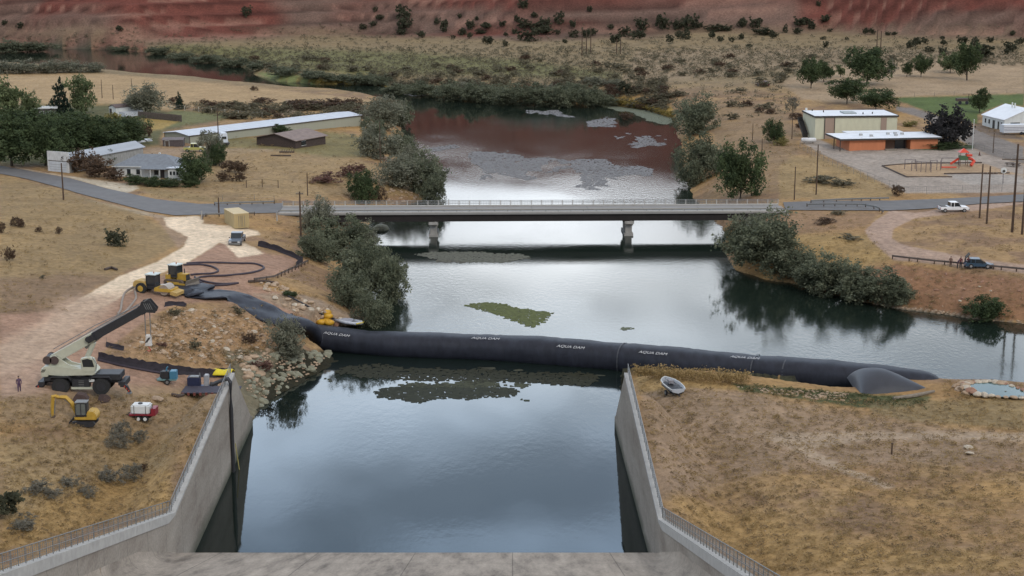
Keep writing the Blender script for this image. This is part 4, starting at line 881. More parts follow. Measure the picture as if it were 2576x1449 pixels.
SPEC = {'willow': ('mound', 8000, .026, 230, 14), 'olive': ('round', 6000, .026, 190, 12), 'green': ('round', 8000, .027, 210, 13), 'poplar': ('tall', 3200, .04, 140, 11), 'yellow': ('mound', 3000, .04, 120, 9),
        'juniper': ('mound', 1100, .065, 70, 6), 'spruce': ('cone', 1600, .045, 220, 12), 'plum': ('round', 5200, .036, 170, 12), 'brown': ('mound', 2000, .04, 90, 8), 'sage': ('mound', 800, .06, 50, 6), 'red': ('mound', 1500, .045, 80, 7), 'grey': ('mound', 2200, .032, 90, 8), 'bush': ('spiky', 1500, .06, 90, 8)}
def crownmesh(kind, var, as_='round'):
    key = (kind, var, as_)
    if key not in PROTO:
        sh, nl, lf, nc, lo = SPEC[kind]
        if as_: sh = as_
        V, Fq, tone = leafcloud(abs(hash((len(kind), ord(kind[0]), ord(kind[1]), var, len(sh)))) % 99991, sh, nl, lf, nc, lo)
        me_o = npmesh('crown', V, Fq, LM.get(kind, LM['juniper']), attrs={'tone': ('FLOAT', tone)}); me = me_o.data; bpy.data.objects.remove(me_o); PROTO[key] = me
    return PROTO[key]
def trunkmesh(var):
    key = ('trunk', var)
    if key not in PROTO:
        rr = random.Random(var * 7 + 3); m = MB(); m.tube([(0, 0, -.03), (.01, 0, .12), (rr.uniform(-.03, .03), rr.uniform(-.03, .03), .42)], [.035, .028, .018], 7)
        for k in range(6):
            a = k * 1.05 + rr.random(); z0 = .14 + .045 * k; L_ = .22 + .1 * rr.random()
            m.tube([(0, 0, z0), (L_ * .5 * math.cos(a), L_ * .5 * math.sin(a), z0 + .14), (L_ * math.cos(a), L_ * math.sin(a), z0 + .34)], [.016, .011, .005], 5)
        o = m.build('trunk', bark); PROTO[key] = o.data; bpy.data.objects.remove(o)
    return PROTO[key]
TN = [0]
def tree(kind, px, py, w_, h_, label, group=None, name=None, cat='tree', shape=None, trunk=True, lift=0.0):
    """px, py: foot in the photo; w_, h_: size in photo pixels"""
    if group in ('willows of the far row', 'willows of the field hedge'): h_ *= .74; w_ *= .9
    if group == 'trees of the village on the left': h_ *= .87
    p = G(px, py, water=0); s = PPM(p); W = w_ / s; H = h_ / s / .96; TN[0] += 1; v = TN[0] % 4
    name = name or {'willow': 'willow_tree', 'olive': 'olive_tree', 'juniper': 'juniper', 'spruce': 'spruce_tree'}.get(kind, 'leafy_tree')
    rz = random.random() * 6.28
    me = crownmesh(kind, v, shape)
    if trunk:
        t = thing(name, label, cat, p, rz, group); c = bpy.data.objects.new('crown', me); COL.objects.link(c); c.parent = t; c.scale = (W, W * .9, H * (1 - lift)); c.location = (0, 0, H * lift - .1)
        b = bpy.data.objects.new('trunk', trunkmesh(v)); COL.objects.link(b); b.parent = t; b.scale = (H * .8, H * .8, H * 1.05)
        return t
    o = bpy.data.objects.new(name, me); COL.objects.link(o); o.location = (p.x, p.y, p.z - .08); o.rotation_euler = (0, 0, rz); o.scale = (W, W * .9, H); return tag(o, label, cat, group)
def shrub(kind, px, py, w_, h_, label, group=None, name='shrub', shape=None): return tree(kind, px, py, w_, h_, label, group, name, 'shrub', shape, False)
gv = 'trees of the village on the left'
for a in [('green', 30, 418, 165, 150, 'large dark leafy tree at the left frame edge above the road'), ('green', 115, 416, 130, 130, 'dark leafy tree behind the white false front garage'), ('green', 195, 392, 150, 118, 'dense green tree rising over the long grey shed'),
          ('green', 262, 388, 130, 96, 'green tree between the shed roof and the yellow bushes'), ('green', 60, 360, 150, 92, 'bright green topped tree left of the small flat roof'), ('green', 170, 352, 150, 80, 'broad green tree just right of the small flat roof'), ('green', 320, 372, 110, 85, 'green tree at the right end of the village grove'),
          ('poplar', 22, 296, 88, 108, 'tall pale green tree behind the grove at far left'), ('poplar', 78, 292, 52, 66, 'smaller pale green tree beside the tall one at far left')]:
    tree(*a, group=gv, shape='round' if a[0] == 'green' else 'mound', lift=.04)
tree('spruce', 152, 288, 66, 98, 'dark pointed evergreen left of the poplar', gv, shape='cone')
tree('poplar', 205, 284, 66, 102, 'light green upright poplar behind the village', gv, name='poplar_tree', shape='tall')
tree('olive', 366, 288, 112, 84, 'round silvery olive tree behind the dark board fence', gv, shape='round', lift=.02)
tree('spruce', 452, 275, 26, 46, 'small lone spruce at the stubble field edge', gv, shape='cone')
tree('olive', 532, 412, 62, 92, 'grey green tree with airy crown beside the tall pole', gv, shape='tall', lift=.02)
tree('green', 552, 418, 46, 62, 'small dark tree right of the airy grey tree', gv, shape='round')
tree('green', 492, 460, 92, 84, 'dense dark tree at the right end of the white house', gv, shape='mound')
tree('green', 478, 470, 50, 40, 'low dark bush tree at the house corner', gv, shape='mound')
for a in [('yellow', 282, 350, 90, 62, 'pale yellow bush in front of the white carport'), ('yellow', 240, 352, 60, 40, 'yellow green bush left of the pale one'), ('brown', 335, 352, 70, 56, 'olive brown bush right of the pale yellow one'), ('brown', 372, 344, 26, 32, 'little orange brown bush at the grove end'),
          ('brown', 205, 434, 76, 58, 'grey brown bare bush beside the garage front'), ('brown', 248, 446, 96, 56, 'wide reddish brown bush before the hip roofed house'), ('brown', 290, 452, 56, 30, 'bare twiggy bush at the left house corner'),
          ('green', 340, 463, 60, 24, 'dark hedge bush under the left house windows'), ('green', 385, 468, 60, 22, 'dark hedge bush before the house porch'), ('green', 430, 470, 60, 20, 'dark hedge bush under the three small windows'), ('green', 300, 395, 40, 20, 'dark bush behind the grey shed eave'),
          ('brown', 580, 434, 50, 30, 'brown topped bush in the dry lot nearest the dark tree'), ('brown', 607, 436, 34, 30, 'brown topped bush on the dry lot right of its twin'), ('brown', 563, 456, 36, 24, 'low olive brown bush below the brown pair'), ('brown', 600, 456, 36, 22, 'low brown bush at the leaning fence posts'),
          ('green', 707, 337, 46, 24, 'green bush behind the old brown roofed shed'), ('green', 350, 356, 50, 12, 'low green weeds beside the white scrap'), ('red', 822, 458, 90, 24, 'patch of dusky red brush in the dry lot'), ('red', 880, 446, 60, 26, 'reddish brown brush left of the grey willows'), ('red', 900, 430, 50, 20, 'upper reddish brush by the grey willows'),
          ('brown', 664, 260, 66, 16, 'dark low brush clump in the stubble field'), ('brown', 560, 262, 16, 8, 'tiny dark bush in the stubble field'), ('brown', 640, 228, 20, 12, 'small dark bush at the stubble field shore'), ('brown', 765, 275, 90, 22, 'brown green brush by the river bend path'), ('brown', 830, 272, 100, 24, 'brown green brush above the long barn roof'), ('brown', 890, 268, 70, 22, 'brush between the barn end and the willows'),
          ('green', 262, 414, 60, 38, 'spiky dark green bush before the grey shed')]:
    shrub(*a, group='bushes of the village on the left', shape='spiky' if 'spiky' in a[5] else None)
gl = 'willows along the left bank'
for a in [('olive', 965, 325, 112, 78, 'far round willow beside the barn end'), ('willow', 1005, 318, 76, 60, 'darker willow right of the far round one'), ('olive', 955, 400, 106, 78, 'pale grey willow behind the thin pole'), ('willow', 1015, 400, 84, 68, 'grey green willow beside the upstream pool'), ('olive', 1000, 470, 116, 76, 'pale grey willow in the middle of the left bank row'),
          ('willow', 1062, 490, 120, 98, 'large willow overhanging the water above the bridge'), ('willow', 1090, 512, 70, 78, 'dark willow nearest the bridge over the water'), ('olive', 1030, 440, 90, 70, 'pale willow crown behind the large overhanging one'), ('willow', 940, 360, 60, 60, 'small willow between the two far ones')]:
    tree(*a, group=gl, shape='mound')
tree('green', 910, 508, 78, 74, 'dark green tree at the left bridge approach', gl, shape='mound'); shrub('brown', 952, 506, 46, 38, 'brown green bush right of the dark bridge tree', gl)
tree('olive', 798, 590, 92, 92, 'grey tree rising above the left bridge end', gl, shape='round')
for a in [('willow', 850, 650, 150, 104, 'wide willow crown just below the bridge'), ('olive', 905, 640, 90, 80, 'light willow crown tucked under the bridge edge'), ('willow', 800, 655, 100, 72, 'shadowed willow nearest the sagging silt fence'), ('willow', 905, 735, 160, 128, 'tallest willow in the mass below the bridge'),
          ('willow', 965, 760, 125, 125, 'willow leaning out over the bright water'), ('willow', 880, 775, 110, 92, 'lower willow above the boulder slope'), ('willow', 940, 818, 100, 84, 'dark willow at the water behind the raft'), ('willow', 985, 722, 82, 90, 'outermost willow crown over the water')]:
    tree(*a, group=gl, shape='mound')
tree('olive', 722, 895, 92, 96, 'grey willow bush standing before the left end of the black tube', gl, shape='round')
shrub('olive', 735, 900, 70, 36, 'low grey brush under the willow by the tube', gl)
gr = 'willows along the right bank'
for a in [('willow', 1745, 338, 112, 92, 'round willow at the far right bank'), ('willow', 1760, 452, 100, 112, 'willow on the right bank above the bridge'), ('willow', 1735, 470, 70, 70, 'small willow leaning to the water above the bridge'), ('willow', 1800, 420, 70, 50, 'low willow behind the right bank pair'),
          ('willow', 1920, 665, 190, 132, 'largest willow just below the right bridge end'), ('willow', 1870, 655, 110, 96, 'willow at the water under the right bridge end'), ('olive', 1905, 600, 110, 56, 'pale willow top touching the bridge girder'), ('willow', 1985, 700, 130, 84, 'willow stepping down the right bank'), ('willow', 2080, 735, 150, 98, 'broad willow midway along the right bank'),
          ('willow', 2035, 725, 90, 70, 'smaller willow between the broad ones'), ('willow', 2190, 760, 160, 88, 'long low willow on the red right bank'), ('willow', 2250, 768, 96, 62, 'low willow at the end of the right bank row'), ('willow', 2150, 745, 90, 76, 'willow behind the long low one')]:
    tree(*a, group=gr, shape='mound')
tree('green', 1862, 500, 112, 136, 'dark green tree above the right bridge end', gr, name='leafy_tree', shape='mound')
tree('green', 2475, 803, 104, 58, 'dark low bush tree alone on the red bank', gr, shape='mound', lift=0)
tree('green', 1946, 360, 54, 56, 'round dark green tree in the scrub left of the school', gr, shape='mound')
for a in [('willow', 1000, 236, 82, 34), ('willow', 1060, 244, 96, 50), ('willow', 1130, 252, 104, 58), ('willow', 1200, 256, 104, 62), ('willow', 1275, 262, 110, 66), ('willow', 1345, 266, 110, 72), ('willow', 1415, 268, 104, 74), ('willow', 1478, 268, 90, 68), ('willow', 1530, 266, 70, 40), ('olive', 1500, 214, 66, 28), ('olive', 1545, 218, 50, 26), ('olive', 1160, 236, 80, 40), ('willow', 1240, 240, 90, 40), ('olive', 1380, 246, 90, 44), ('willow', 1440, 244, 80, 40)]:
    tree(*a, label='grey green willow %s' % {1000: 'at the left end of the far row', 1060: 'second from the left in the far row', 1130: 'third from the left in the far row', 1200: 'left of centre in the far row', 1275: 'at the centre of the far row', 1345: 'right of centre in the far row', 1415: 'tallest one of the far row', 1478: 'over the dark reflection at the row\'s right part', 1530: 'small one ending the far row on the right', 1500: 'pale one behind the right end of the far row', 1545: 'pale small one by the round dark shrub', 1160: 'pale top behind the left half of the far row', 1240: 'behind the centre of the far row', 1380: 'pale top behind the right half of the far row', 1440: 'behind the tallest one of the far row'}[a[1]], group='willows of the far row', shape='mound')
for i, (x, y, w_, h_) in enumerate([(10, 184, 90, 42), (65, 184, 90, 44), (125, 183, 86, 42), (180, 182, 84, 38), (235, 181, 70, 32)]):
    tree('olive', x, y, w_, h_, ['pale willow at the left frame edge of the field hedge', 'second willow of the field hedge', 'middle willow of the field hedge', 'fourth willow of the field hedge', 'last low willow of the field hedge by the river'][i], 'willows of the field hedge', shape='mound')
for i, (x, y, w_, h_) in enumerate([(20, 132, 100, 30), (95, 130, 90, 24)]):
    tree('willow', x, y, w_, h_, ['dark willow behind the hedge at far left', 'dark willow by the far red bank'][i], 'willows at the far red bank', shape='mound')
for i, (x, y, w_, h_) in enumerate([(300, 128, 50, 12), (400, 136, 70, 18), (455, 148, 70, 16), (520, 158, 80, 20), (585, 168, 80, 22), (650, 176, 80, 20), (720, 188, 90, 22), (790, 198, 90, 22), (850, 205, 80, 20), (915, 212, 80, 26), (960, 214, 60, 24)]):
    shrub('willow', x, y, w_, h_, 'dark shore shrub, number %s along the far shore of the left reach' % ['one', 'two', 'three', 'four', 'five', 'six', 'seven', 'eight', 'nine', 'ten', 'eleven'][i] if False else ['small shrub at the far red bank', 'shrub where the green flat meets the shore', 'second shrub past the green flat corner', 'dark shrub over the narrow reach', 'dark shrub before the pale sand line', 'shrub above the green sandbar tip', 'shrub behind the green sandbar', 'wide shrub past the green sandbar', 'shrub above the yellow grass shore', 'shrub over the yellow grass end', 'last shore shrub before the far willow row'][i], 'shrubs along the far shore')
g2 = 'trees behind the school'
for a in [('green', 2040, 222, 66, 72, 'green tree leaning left of the large one behind the gym'), ('green', 2072, 205, 42, 50, 'small dark tree behind the leaning green one'), ('green', 2180, 214, 118, 88, 'large dark tree with wide crown behind the gymnasium'), ('green', 2130, 262, 92, 62, 'dark tree just behind the gymnasium roof'), ('green', 2203, 278, 110, 52, 'wide low green tree touching the gymnasium roof'),
          ('poplar', 2090, 198, 20, 26, 'small orchard tree first right of the dark tree'), ('poplar', 2114, 194, 24, 30, 'small orchard tree beside the large dark crown'), ('green', 2281, 193, 26, 34, 'small round tree in the pale field'), ('green', 2317, 194, 46, 54, 'medium tree in the pale field'), ('poplar', 2390, 184, 60, 50, 'pale green tree left of the tall field tree'),
          ('green', 2432, 202, 70, 88, 'tall field tree with narrow foot'), ('juniper', 2470, 148, 50, 34, 'dark tree behind the tall field tree'), ('grey', 1993, 284, 36, 38, 'bare grey tree left of the gymnasium roof'), ('green', 2464, 284, 52, 60, 'dark tree beside the white hall'), ('grey', 2243, 196, 30, 46, 'bare pale tree right of the large dark crown')]:
    tree(*a, group=g2, shape='round', lift=.12)
tree('plum', 2380, 368, 108, 92, 'dark purple leaved tree at the school corner', g2, name='plum_tree', shape='round')
shrub('green', 2370, 372, 110, 16, 'low dark green growth under the purple tree', g2)
for a in [('brown', 2003, 300, 40, 16, 'brown brush by the white trailer scrap'), ('brown', 2010, 322, 26, 14, 'round brown bush left of the cream gym wall'), ('sage', 2066, 458, 90, 18, 'wide dark weed clump in the dry lot'), ('sage', 2120, 466, 70, 16, 'second dark weed clump right of the wide one'), ('brown', 2258, 492, 36, 26, 'bush at the corner of the school fences'),
          ('brown', 1912, 282, 30, 14, 'low brush clump upper left of the round green tree'), ('brown', 1940, 286, 30, 14, 'low brush clump behind the round green tree'), ('yellow', 1965, 366, 32, 22, 'olive bush right of the round green tree'), ('yellow', 2290, 318, 40, 14, 'yellow bush right of the cream gymnasium'), ('juniper', 1576, 236, 38, 32, 'round dark shrub on the far right shore'), ('brown', 1576, 300, 36, 18, 'dark shrub standing in the far shallows'),
          ('grey', 305, 1100, 56, 44, 'grey green shrub below the red water trailer'), ('grey', 296, 1128, 64, 44, 'dusky grey shrub cluster in the left foreground'), ('grey', 345, 1112, 50, 32, 'right wing of the grey shrub cluster'), ('grey', 285, 1215, 80, 40, 'wide grey sage clump in the left foreground'), ('grey', 335, 1208, 62, 46, 'rounded grey sage clump joined to the wide one'), ('brown', 362, 1185, 24, 20, 'small brown bush above the rounded sage clump'),
          ('grey', 180, 1225, 56, 28, 'brownish sage clump left of the wide one'), ('grey', 92, 1242, 74, 34, 'grey green low sage at far left'), ('grey', 130, 1252, 60, 26, 'flat sage clump beside the low grey one'), ('grey', 220, 1245, 60, 24, 'low pale sage below the brownish clump'), ('juniper', 5, 1300, 96, 72, 'dark green juniper cut by the left frame edge'), ('grey', 60, 1325, 90, 26, 'pale sage at the foot of the dark juniper'),
          ('juniper', 293, 618, 52, 40, 'dark green juniper bush on the left hillside'), ('brown', 42, 568, 36, 22, 'brown bush on the left hillside top'), ('brown', 52, 572, 24, 22, 'second brown bush on the left hillside top'), ('brown', 98, 584, 18, 16, 'small brown bush on the hillside middle'), ('brown', 148, 588, 20, 18, 'small brown bush right of the hillside middle'), ('brown', 2, 586, 26, 28, 'brown bush at the left frame edge'), ('brown', 24, 656, 32, 36, 'tall brown bush low on the left hillside'), ('sage', 107, 700, 16, 10, 'tiny bush on the lower left hillside'),
          ('sage', 491, 882, 30, 32, 'round olive bush on the rock mound'), ('red', 660, 930, 60, 28, 'rust red brush by the wall end rocks'), ('brown', 630, 862, 44, 26, 'brown brush on the mound shoulder'), ('sage', 600, 790, 34, 20, 'dry brush at the mound crest'), ('sage', 440, 795, 34, 22, 'grey brush at the mound top by the crane tip'), ('red', 408, 872, 30, 14, 'red twigs under the crane hook'),
          ('green', 730, 745, 36, 14, 'low green weeds at the boulder slope top'), ('sage', 2140, 602, 60, 12, 'low brush on the right bank below the bridge'), ('brown', 2075, 562, 60, 14, 'dark brush at the bank below the right bridge end'), ('sage', 2110, 540, 40, 10, 'small brush clump beside the curved guardrail')]:
    shrub(*a)
# junipers on the slopes: (zoom coordinates of the far views) -> individuals
Z2 = [(255,90,36,36),(470,150,90,100),(480,222,110,80),(290,150,50,36),(240,198,50,36),(165,218,46,36),(450,260,76,36),(600,285,60,46),(770,252,56,96),(910,262,66,46),(975,215,64,56),(1090,220,80,46),(1210,200,56,40),(1060,255,80,30),(1370,72,66,70),(1455,135,50,40),(1330,175,50,56),(1380,208,90,60),(1540,220,90,76),(1530,260,130,60),(1460,225,60,50),(1400,308,140,80),(1310,255,40,36),(1240,276,36,30),(1750,208,50,50),(1750,283,60,50),(1850,282,70,60),(1900,270,60,50),(1635,260,40,34),(1640,178,64,80),(1870,90,40,40),(2030,222,40,36),(2060,328,90,66),(2130,274,76,66),(2260,226,96,80),(2230,296,110,60),(2430,232,110,110),(2480,316,50,50),(2540,232,70,76),(2550,292,60,50),(1690,328,40,30),(1240,350,50,40),(1100,330,80,50),(970,290,40,40),(845,290,34,26),(720,180,40,40),(890,140,36,36),(1020,155,30,30)]
Z3 = [(50,235,110,110),(30,298,60,60),(120,215,60,44),(220,292,46,50),(290,316,50,40),(230,232,110,44),(330,232,90,40),(450,212,70,70),(545,218,90,76),(440,298,50,40),(600,262,150,50),(690,292,56,46),(880,202,100,66),(955,182,60,40),(1080,166,70,50),(870,258,60,44),(975,226,50,50),(775,248,36,56),(1080,364,44,50),(1385,258,50,44),(1432,260,44,44),(1110,240,36,24),(1720,362,60,50),(1770,350,80,60),(1830,334,50,50),(1862,394,66,40),(1960,420,60,60),(1970,344,50,40),(2110,340,70,60),(2210,350,70,60),(2320,322,46,40),(2490,270,40,36),(2480,392,90,70),(2440,410,50,40),(2270,434,80,60),(1960,298,36,24),(2540,340,60,50),(1240,300,30,20),(1550,265,40,24),(1600,265,40,24),(370,320,40,40),(1060,300,40,24),(1025,50,36,40),(500,360,40,26)]
where = ['on the red slope', 'at the slope foot', 'on the sage flat below the cliffs']
for ox, arr, nm in ((859, Z2, 'centre'), (1717, Z3, 'right')):
    for i, (a, b, c, d) in enumerate(arr):
        y = b / 3; shrub('juniper', ox + a / 3, y, c / 3 * 1.15, d / 3 * 1.1, 'dark juniper %s, %s part of the far slopes' % (where[0 if y < 75 else 1 if y < 95 else 2], nm), 'junipers on the far slopes', 'juniper')
for i, (a, b, c, d) in enumerate([(620, 30, 60, 40), (60, 66, 26, 14), (15, 78, 18, 12), (50, 25, 14, 12)]): shrub('juniper', [621, 50, 12, 300][i], [42, 70, 62, 78][i], [26, 22, 16, 20][i], [26, 14, 12, 14][i], ['juniper high on the red slope left of centre', 'juniper low on the left red slope', 'tiny juniper at the left edge of the red slope', 'small juniper at the left slope foot'][i], None, 'juniper')
# ------------------------------------------------------------------ sagebrush: 300 individuals, the rest one mass
def pip(x, y, pts):
    c = False; n = len(pts); x2, y2 = pts[-1]
    for x1, y1 in pts:
        if (y1 > y) != (y2 > y) and x < (x2 - x1) * (y - y1) / (y2 - y1) + x1: c = not c
        x2, y2 = x1, y1
    return c
def scatter(n, test):
    out_ = []; k = 0
    while len(out_) < n and k < n * 30:
        k += 1; x = random.uniform(0, 2576); y = random.uniform(60, 1449)
        if random.random() < test(x, y): out_.append((x, y))
    return out_
_pU = np.array(UP, float)
def onland(x, y): return not pip(x, y, UP)
def inpoly(x, y, pts): return pip(x, y, pts)
NOGO = [[(1960,205),(2080,172),(2576,165),(2576,240),(2000,250)], [(0,262),(420,262),(560,300),(1000,300),(1000,520),(0,520)], [(2000,250),(2576,235),(2576,500),(2000,500)], [(0,180),(940,180),(940,262),(0,262)], [(2176,530),(2576,500),(2576,690),(2176,640)], [(640,1040),(590,900),(1620,920),(1700,1449),(0,1449),(0,1380),(430,1250)]]
def fsage(x, y):
    if y > 300 or not onland(x, y) or any(inpoly(x, y, q) for q in NOGO): return 0
    if y < 92: return .06
    if x > 1680 and y > 195: return .16
    return .25 + .6 * (y > 120)
pts = scatter(1500, fsage)
sz = [(random.uniform(7, 20) * (.45 + y / 260)) for (x, y) in pts]; order = sorted(range(len(pts)), key=lambda i: -sz[i])
sk = {'sage': 0}; rest = []
for r_, i in enumerate(order):
    x, y = pts[i]; s0 = sz[i]
    if r_ < 280: shrub('sage' if random.random() < .75 else 'brown', x, y, s0 * 1.5, s0 * .62, 'low olive brown sagebrush on the flats beyond the river', 'sagebrush on the far flats', 'sagebrush')
    else: rest.append((x, y, s0))
def mass(name, items, kind, nleaf, leaf, mtl, label, hr=.6, hashed=0, shape='mound'):
    VV = []; TT = []; base = [leafcloud(50 + k + hashed, shape, nleaf, leaf, 14, 4) for k in range(5)]
    for i, (x, y, s0) in enumerate(items):
        p = G(x, y, water=0); s = s0 / PPM(p); V, Fq, tn = base[i % 5]; a = random.random() * 6.28; ca, sa = math.cos(a), math.sin(a)
        W = np.stack([V[:, 0] * ca - V[:, 1] * sa, V[:, 0] * sa + V[:, 1] * ca, V[:, 2] * hr], -1) * s + np.array((p.x, p.y, p.z - .03)); VV.append(W); TT.append(np.clip(tn * .6 + random.random() * .4, 0, 1))
    V = np.concatenate(VV); T = np.concatenate(TT); o = npmesh(name, V, np.arange(len(V)).reshape(-1, 4), mtl, attrs={'tone': ('FLOAT', T)}); return tag(o, label, kind='stuff')
mass('sagebrush_cover', rest + [(x, y, random.uniform(5, 12) * (.5 + y / 300)) for (x, y) in scatter(6800, fsage)], 'sage', 60, .11, LM['sage'], 'scattered sagebrush across the far flats')
def rndin_(poly):
    while True:
        x = random.uniform(min(p[0] for p in poly), max(p[0] for p in poly)); y = random.uniform(min(p[1] for p in poly), max(p[1] for p in poly))
        if pip(x, y, poly): return x, y
def fweed(x, y):
    if y < 300 or not onland(x, y): return 0
    if inpoly(x, y, [(436,1262),(585,925),(640,890),(760,860),(1600,932),(1655,1275),(1940,1449),(0,1449),(0,1400)]): return 0
    if inpoly(x, y, [(760,790),(900,800),(2360,905),(2380,1010),(2140,1005),(1850,965),(1500,960),(900,940),(740,890)]): return 0
    if inpoly(x, y, [(0,790),(160,785),(473,660),(560,606),(690,640),(770,655),(620,712),(720,740),(860,812),(640,770),(450,765),(250,890),(590,940),(540,990),(0,1000)]): return .0
    if inpoly(x, y, [(2176,530),(2576,500),(2576,512),(2300,550),(2243,600),(2576,666),(2576,690),(2230,650)]): return 0
    if inpoly(x, y, [(2010,350),(2576,350),(2576,500),(2260,486)]): return 0
    if inpoly(x, y, [(400,545),(660,560),(640,640),(170,800),(160,770)]): return 0
    if inpoly(x, y, [(0,405),(400,500),(712,510),(712,545),(360,540),(0,445)]) or inpoly(x, y, [(700,500),(2576,480),(2576,535),(700,550)]): return 0
    if inpoly(x, y, [(0,262),(470,262),(470,470),(0,470)]): return .1
    return .35 + .4 * (y > 900)
mass('dry_weeds', [(*rndin_([(400,790),(540,775),(640,800),(690,860),(600,925),(430,905),(320,870)]), random.uniform(8, 20)) for _ in range(170)] + [(x, y, random.uniform(5, 15) * (.55 + y / 1500)) for (x, y) in scatter(2600, fweed)], 'sage', 44, .12, leafmat('leaf_weed', (.16, .115, .065), (.32, .23, .13)), 'scattered dry brown weeds and tufts', hr=.55, hashed=20)
GM = leafmat('dry_grass', (.20, .135, .055), (.42, .30, .14)); 
mass('dry_grass', [(x, y, random.uniform(5, 12) * (.6 + y / 1200)) for (x, y) in scatter(9000, fweed)], 'grass', 26, .16, GM, 'golden dry grass tufts over the banks', hr=.5, hashed=40, shape='spiky')
# golden grass fringe before the tube
mass('bank_grass', [(x, 938 + (x - 1595) * .075 + random.uniform(0, 14), random.uniform(16, 28)) for x in np.arange(1596, 1880, 1.6)], 'grass', 40, .12, GM, 'tall golden grass fringe along the tube', hr=1.15, hashed=60, shape='spiky')
mass('shore_growth', [(random.uniform(1860, 2340), 0, random.uniform(10, 24)) for _ in range(0)] + [(x, 965 + (x - 1870) * .095 + random.uniform(0, 22), random.uniform(7, 16)) for x in np.arange(1870, 2330, 2.2)], 'g', 40, .12, leafmat('wet_green', (.045, .052, .022), (.11, .12, .05)), 'wet green growth at the foot of the tube', hr=.5, hashed=70)
mass('reed_fringe', [(x, y + random.uniform(-2, 2), random.uniform(12, 20)) for x, y in [(1530 + t * 160, 262 + 34 * t ** 1.6) for t in np.linspace(0, 1, 90)]] + [(x, 209 + random.uniform(-2, 3), random.uniform(8, 14)) for x in np.arange(780, 940, 3)], 'g', 40, .12, leafmat('reed', (.11, .095, .03), (.30, .22, .06)), 'yellow reed fringe along the far shores', hr=.7, hashed=80)

# ------------------------------------------------------------------ boulders
def rockmesh(seed):
    r = np.random.default_rng(seed); bm = bmesh.new(); bmesh.ops.create_icosphere(bm, subdivisions=2, radius=.5)
    sc = np.array([1, .55 + .35 * r.random(), .45 + .3 * r.random()]); pl = r.normal(size=(9, 3)); pl /= np.linalg.norm(pl, axis=1)[:, None]; dd = .30 + .14 * r.random(9)
    for v in bm.verts:
        c = np.array(v.co)
        for n_, d_ in zip(pl, dd):
            k = c @ n_ - d_
            if k > 0: c = c - n_ * k
        v.co = Vector(c * sc * 1.35 + r.normal(size=3) * .012)
    me = bpy.data.meshes.new('boulder'); bm.to_mesh(me); bm.free(); return me
RM = {'buff': mat('rock_buff', (.34, .245, .165), .9, .3, 2, bump=.03), 'pale': mat('rock_pale', (.42, .36, .28), .9, .28, 2, bump=.03), 'grey': mat('rock_grey', (.20, .195, .14), .9, .3, 2, bump=.03), 'red': mat('rock_red', (.27, .15, .10), .9, .25, 2, bump=.03)}
RMESH = {}
for k_, m_ in RM.items():
    for q in range(6):
        me = rockmesh(q * 13 + len(k_)); me.materials.append(m_); RMESH[(k_, q)] = me
def boulder(px, py, wpx, kind, label, group=None, flat=1.0, cat='boulder', name='boulder'):
    p = G(px, py, water=ZD); s = wpx / PPM(p); o = bpy.data.objects.new(name, RMESH[(kind, random.randrange(6))]); COL.objects.link(o)
    o.location = (p.x, p.y, p.z + s * .06); o.scale = (s, s * random.uniform(.8, 1.2), s * flat); o.rotation_euler = (random.uniform(-.4, .4), random.uniform(-.4, .4), random.random() * 6.28); return tag(o, label, cat, group)
ZONES = [('grey', [(620,905),(700,885),(830,888),(800,925),(740,965),(700,990),(650,1028),(630,1010),(610,960)], 130, 12, 26, 'green grey riprap boulder on the bank between the wall end and the tube', 'riprap at the wall end', 1),
         ('buff', [(600,900),(690,870),(700,900),(640,960),(612,965)], 34, 14, 30, 'buff riprap boulder just behind the left wall end', 'buff riprap behind the wall end', 1),
         ('buff', [(650,712),(700,716),(780,760),(850,790),(905,815),(850,815),(770,800),(700,760)], 110, 10, 22, 'buff riprap slab on the slope below the big willows', 'riprap below the willows', 1),
         ('buff', [(420,785),(540,775),(640,800),(690,860),(600,920),(430,900),(340,860)], 122, 7, 18, 'buff stone lying on the grassy mound behind the pumps', 'stones on the mound', .8),
         ('red', [(2250,672),(2400,692),(2576,706),(2576,800),(2400,780),(2280,750)], 26, 6, 13, 'stone on the red bank under the guardrail', 'stones on the red bank', .8)]
left = []
def rndin(poly):
    A = np.array(poly, float)
    while True:
        x = random.uniform(A[:, 0].min(), A[:, 0].max()); y = random.uniform(A[:, 1].min(), A[:, 1].max())
        if inpoly(x, y, poly): return x, y
nb = 0
for kd, poly, n, a, b, lab, grp, fl in ZONES:
    for i in range(int(n * .70)):
        x, y = rndin(poly); boulder(x, y, random.triangular(a, b, a), kd if random.random() < .75 else 'pale' if kd != 'grey' else 'grey', lab, grp, fl); nb += 1
# the many small stones are one mass
def rubble(name, items, label):
    groups = {}
    VV = []; FF = []; k = 0
    for (x, y, s0) in items:
        me = RMESH[('buff', random.randrange(6))]
        if me.name not in groups: c = np.empty(len(me.vertices) * 3, np.float32); me.vertices.foreach_get('co', c); f = np.array([list(p.vertices) for p in me.polygons]); groups[me.name] = (c.reshape(-1, 3), f)
        V, f = groups[me.name]; p = G(x, y, water=ZD); s = s0 / PPM(p); a = random.random() * 6.28; ca, sa = math.cos(a), math.sin(a)
        W = np.stack([V[:, 0] * ca - V[:, 1] * sa, V[:, 0] * sa + V[:, 1] * ca, V[:, 2] * .9], -1) * s + np.array((p.x, p.y, p.z)); VV.append(W); FF.append(f + k); k += len(V)
    o = npmesh(name, np.concatenate(VV), np.concatenate(FF), RM['buff']); tag(o, label, kind='stuff')
it = []
for kd, poly, n, a, b, *_ in ZONES:
    for i in range(int(n * 2.2)): x, y = rndin(poly); it.append((x, y, random.uniform(.3, .7) * a))
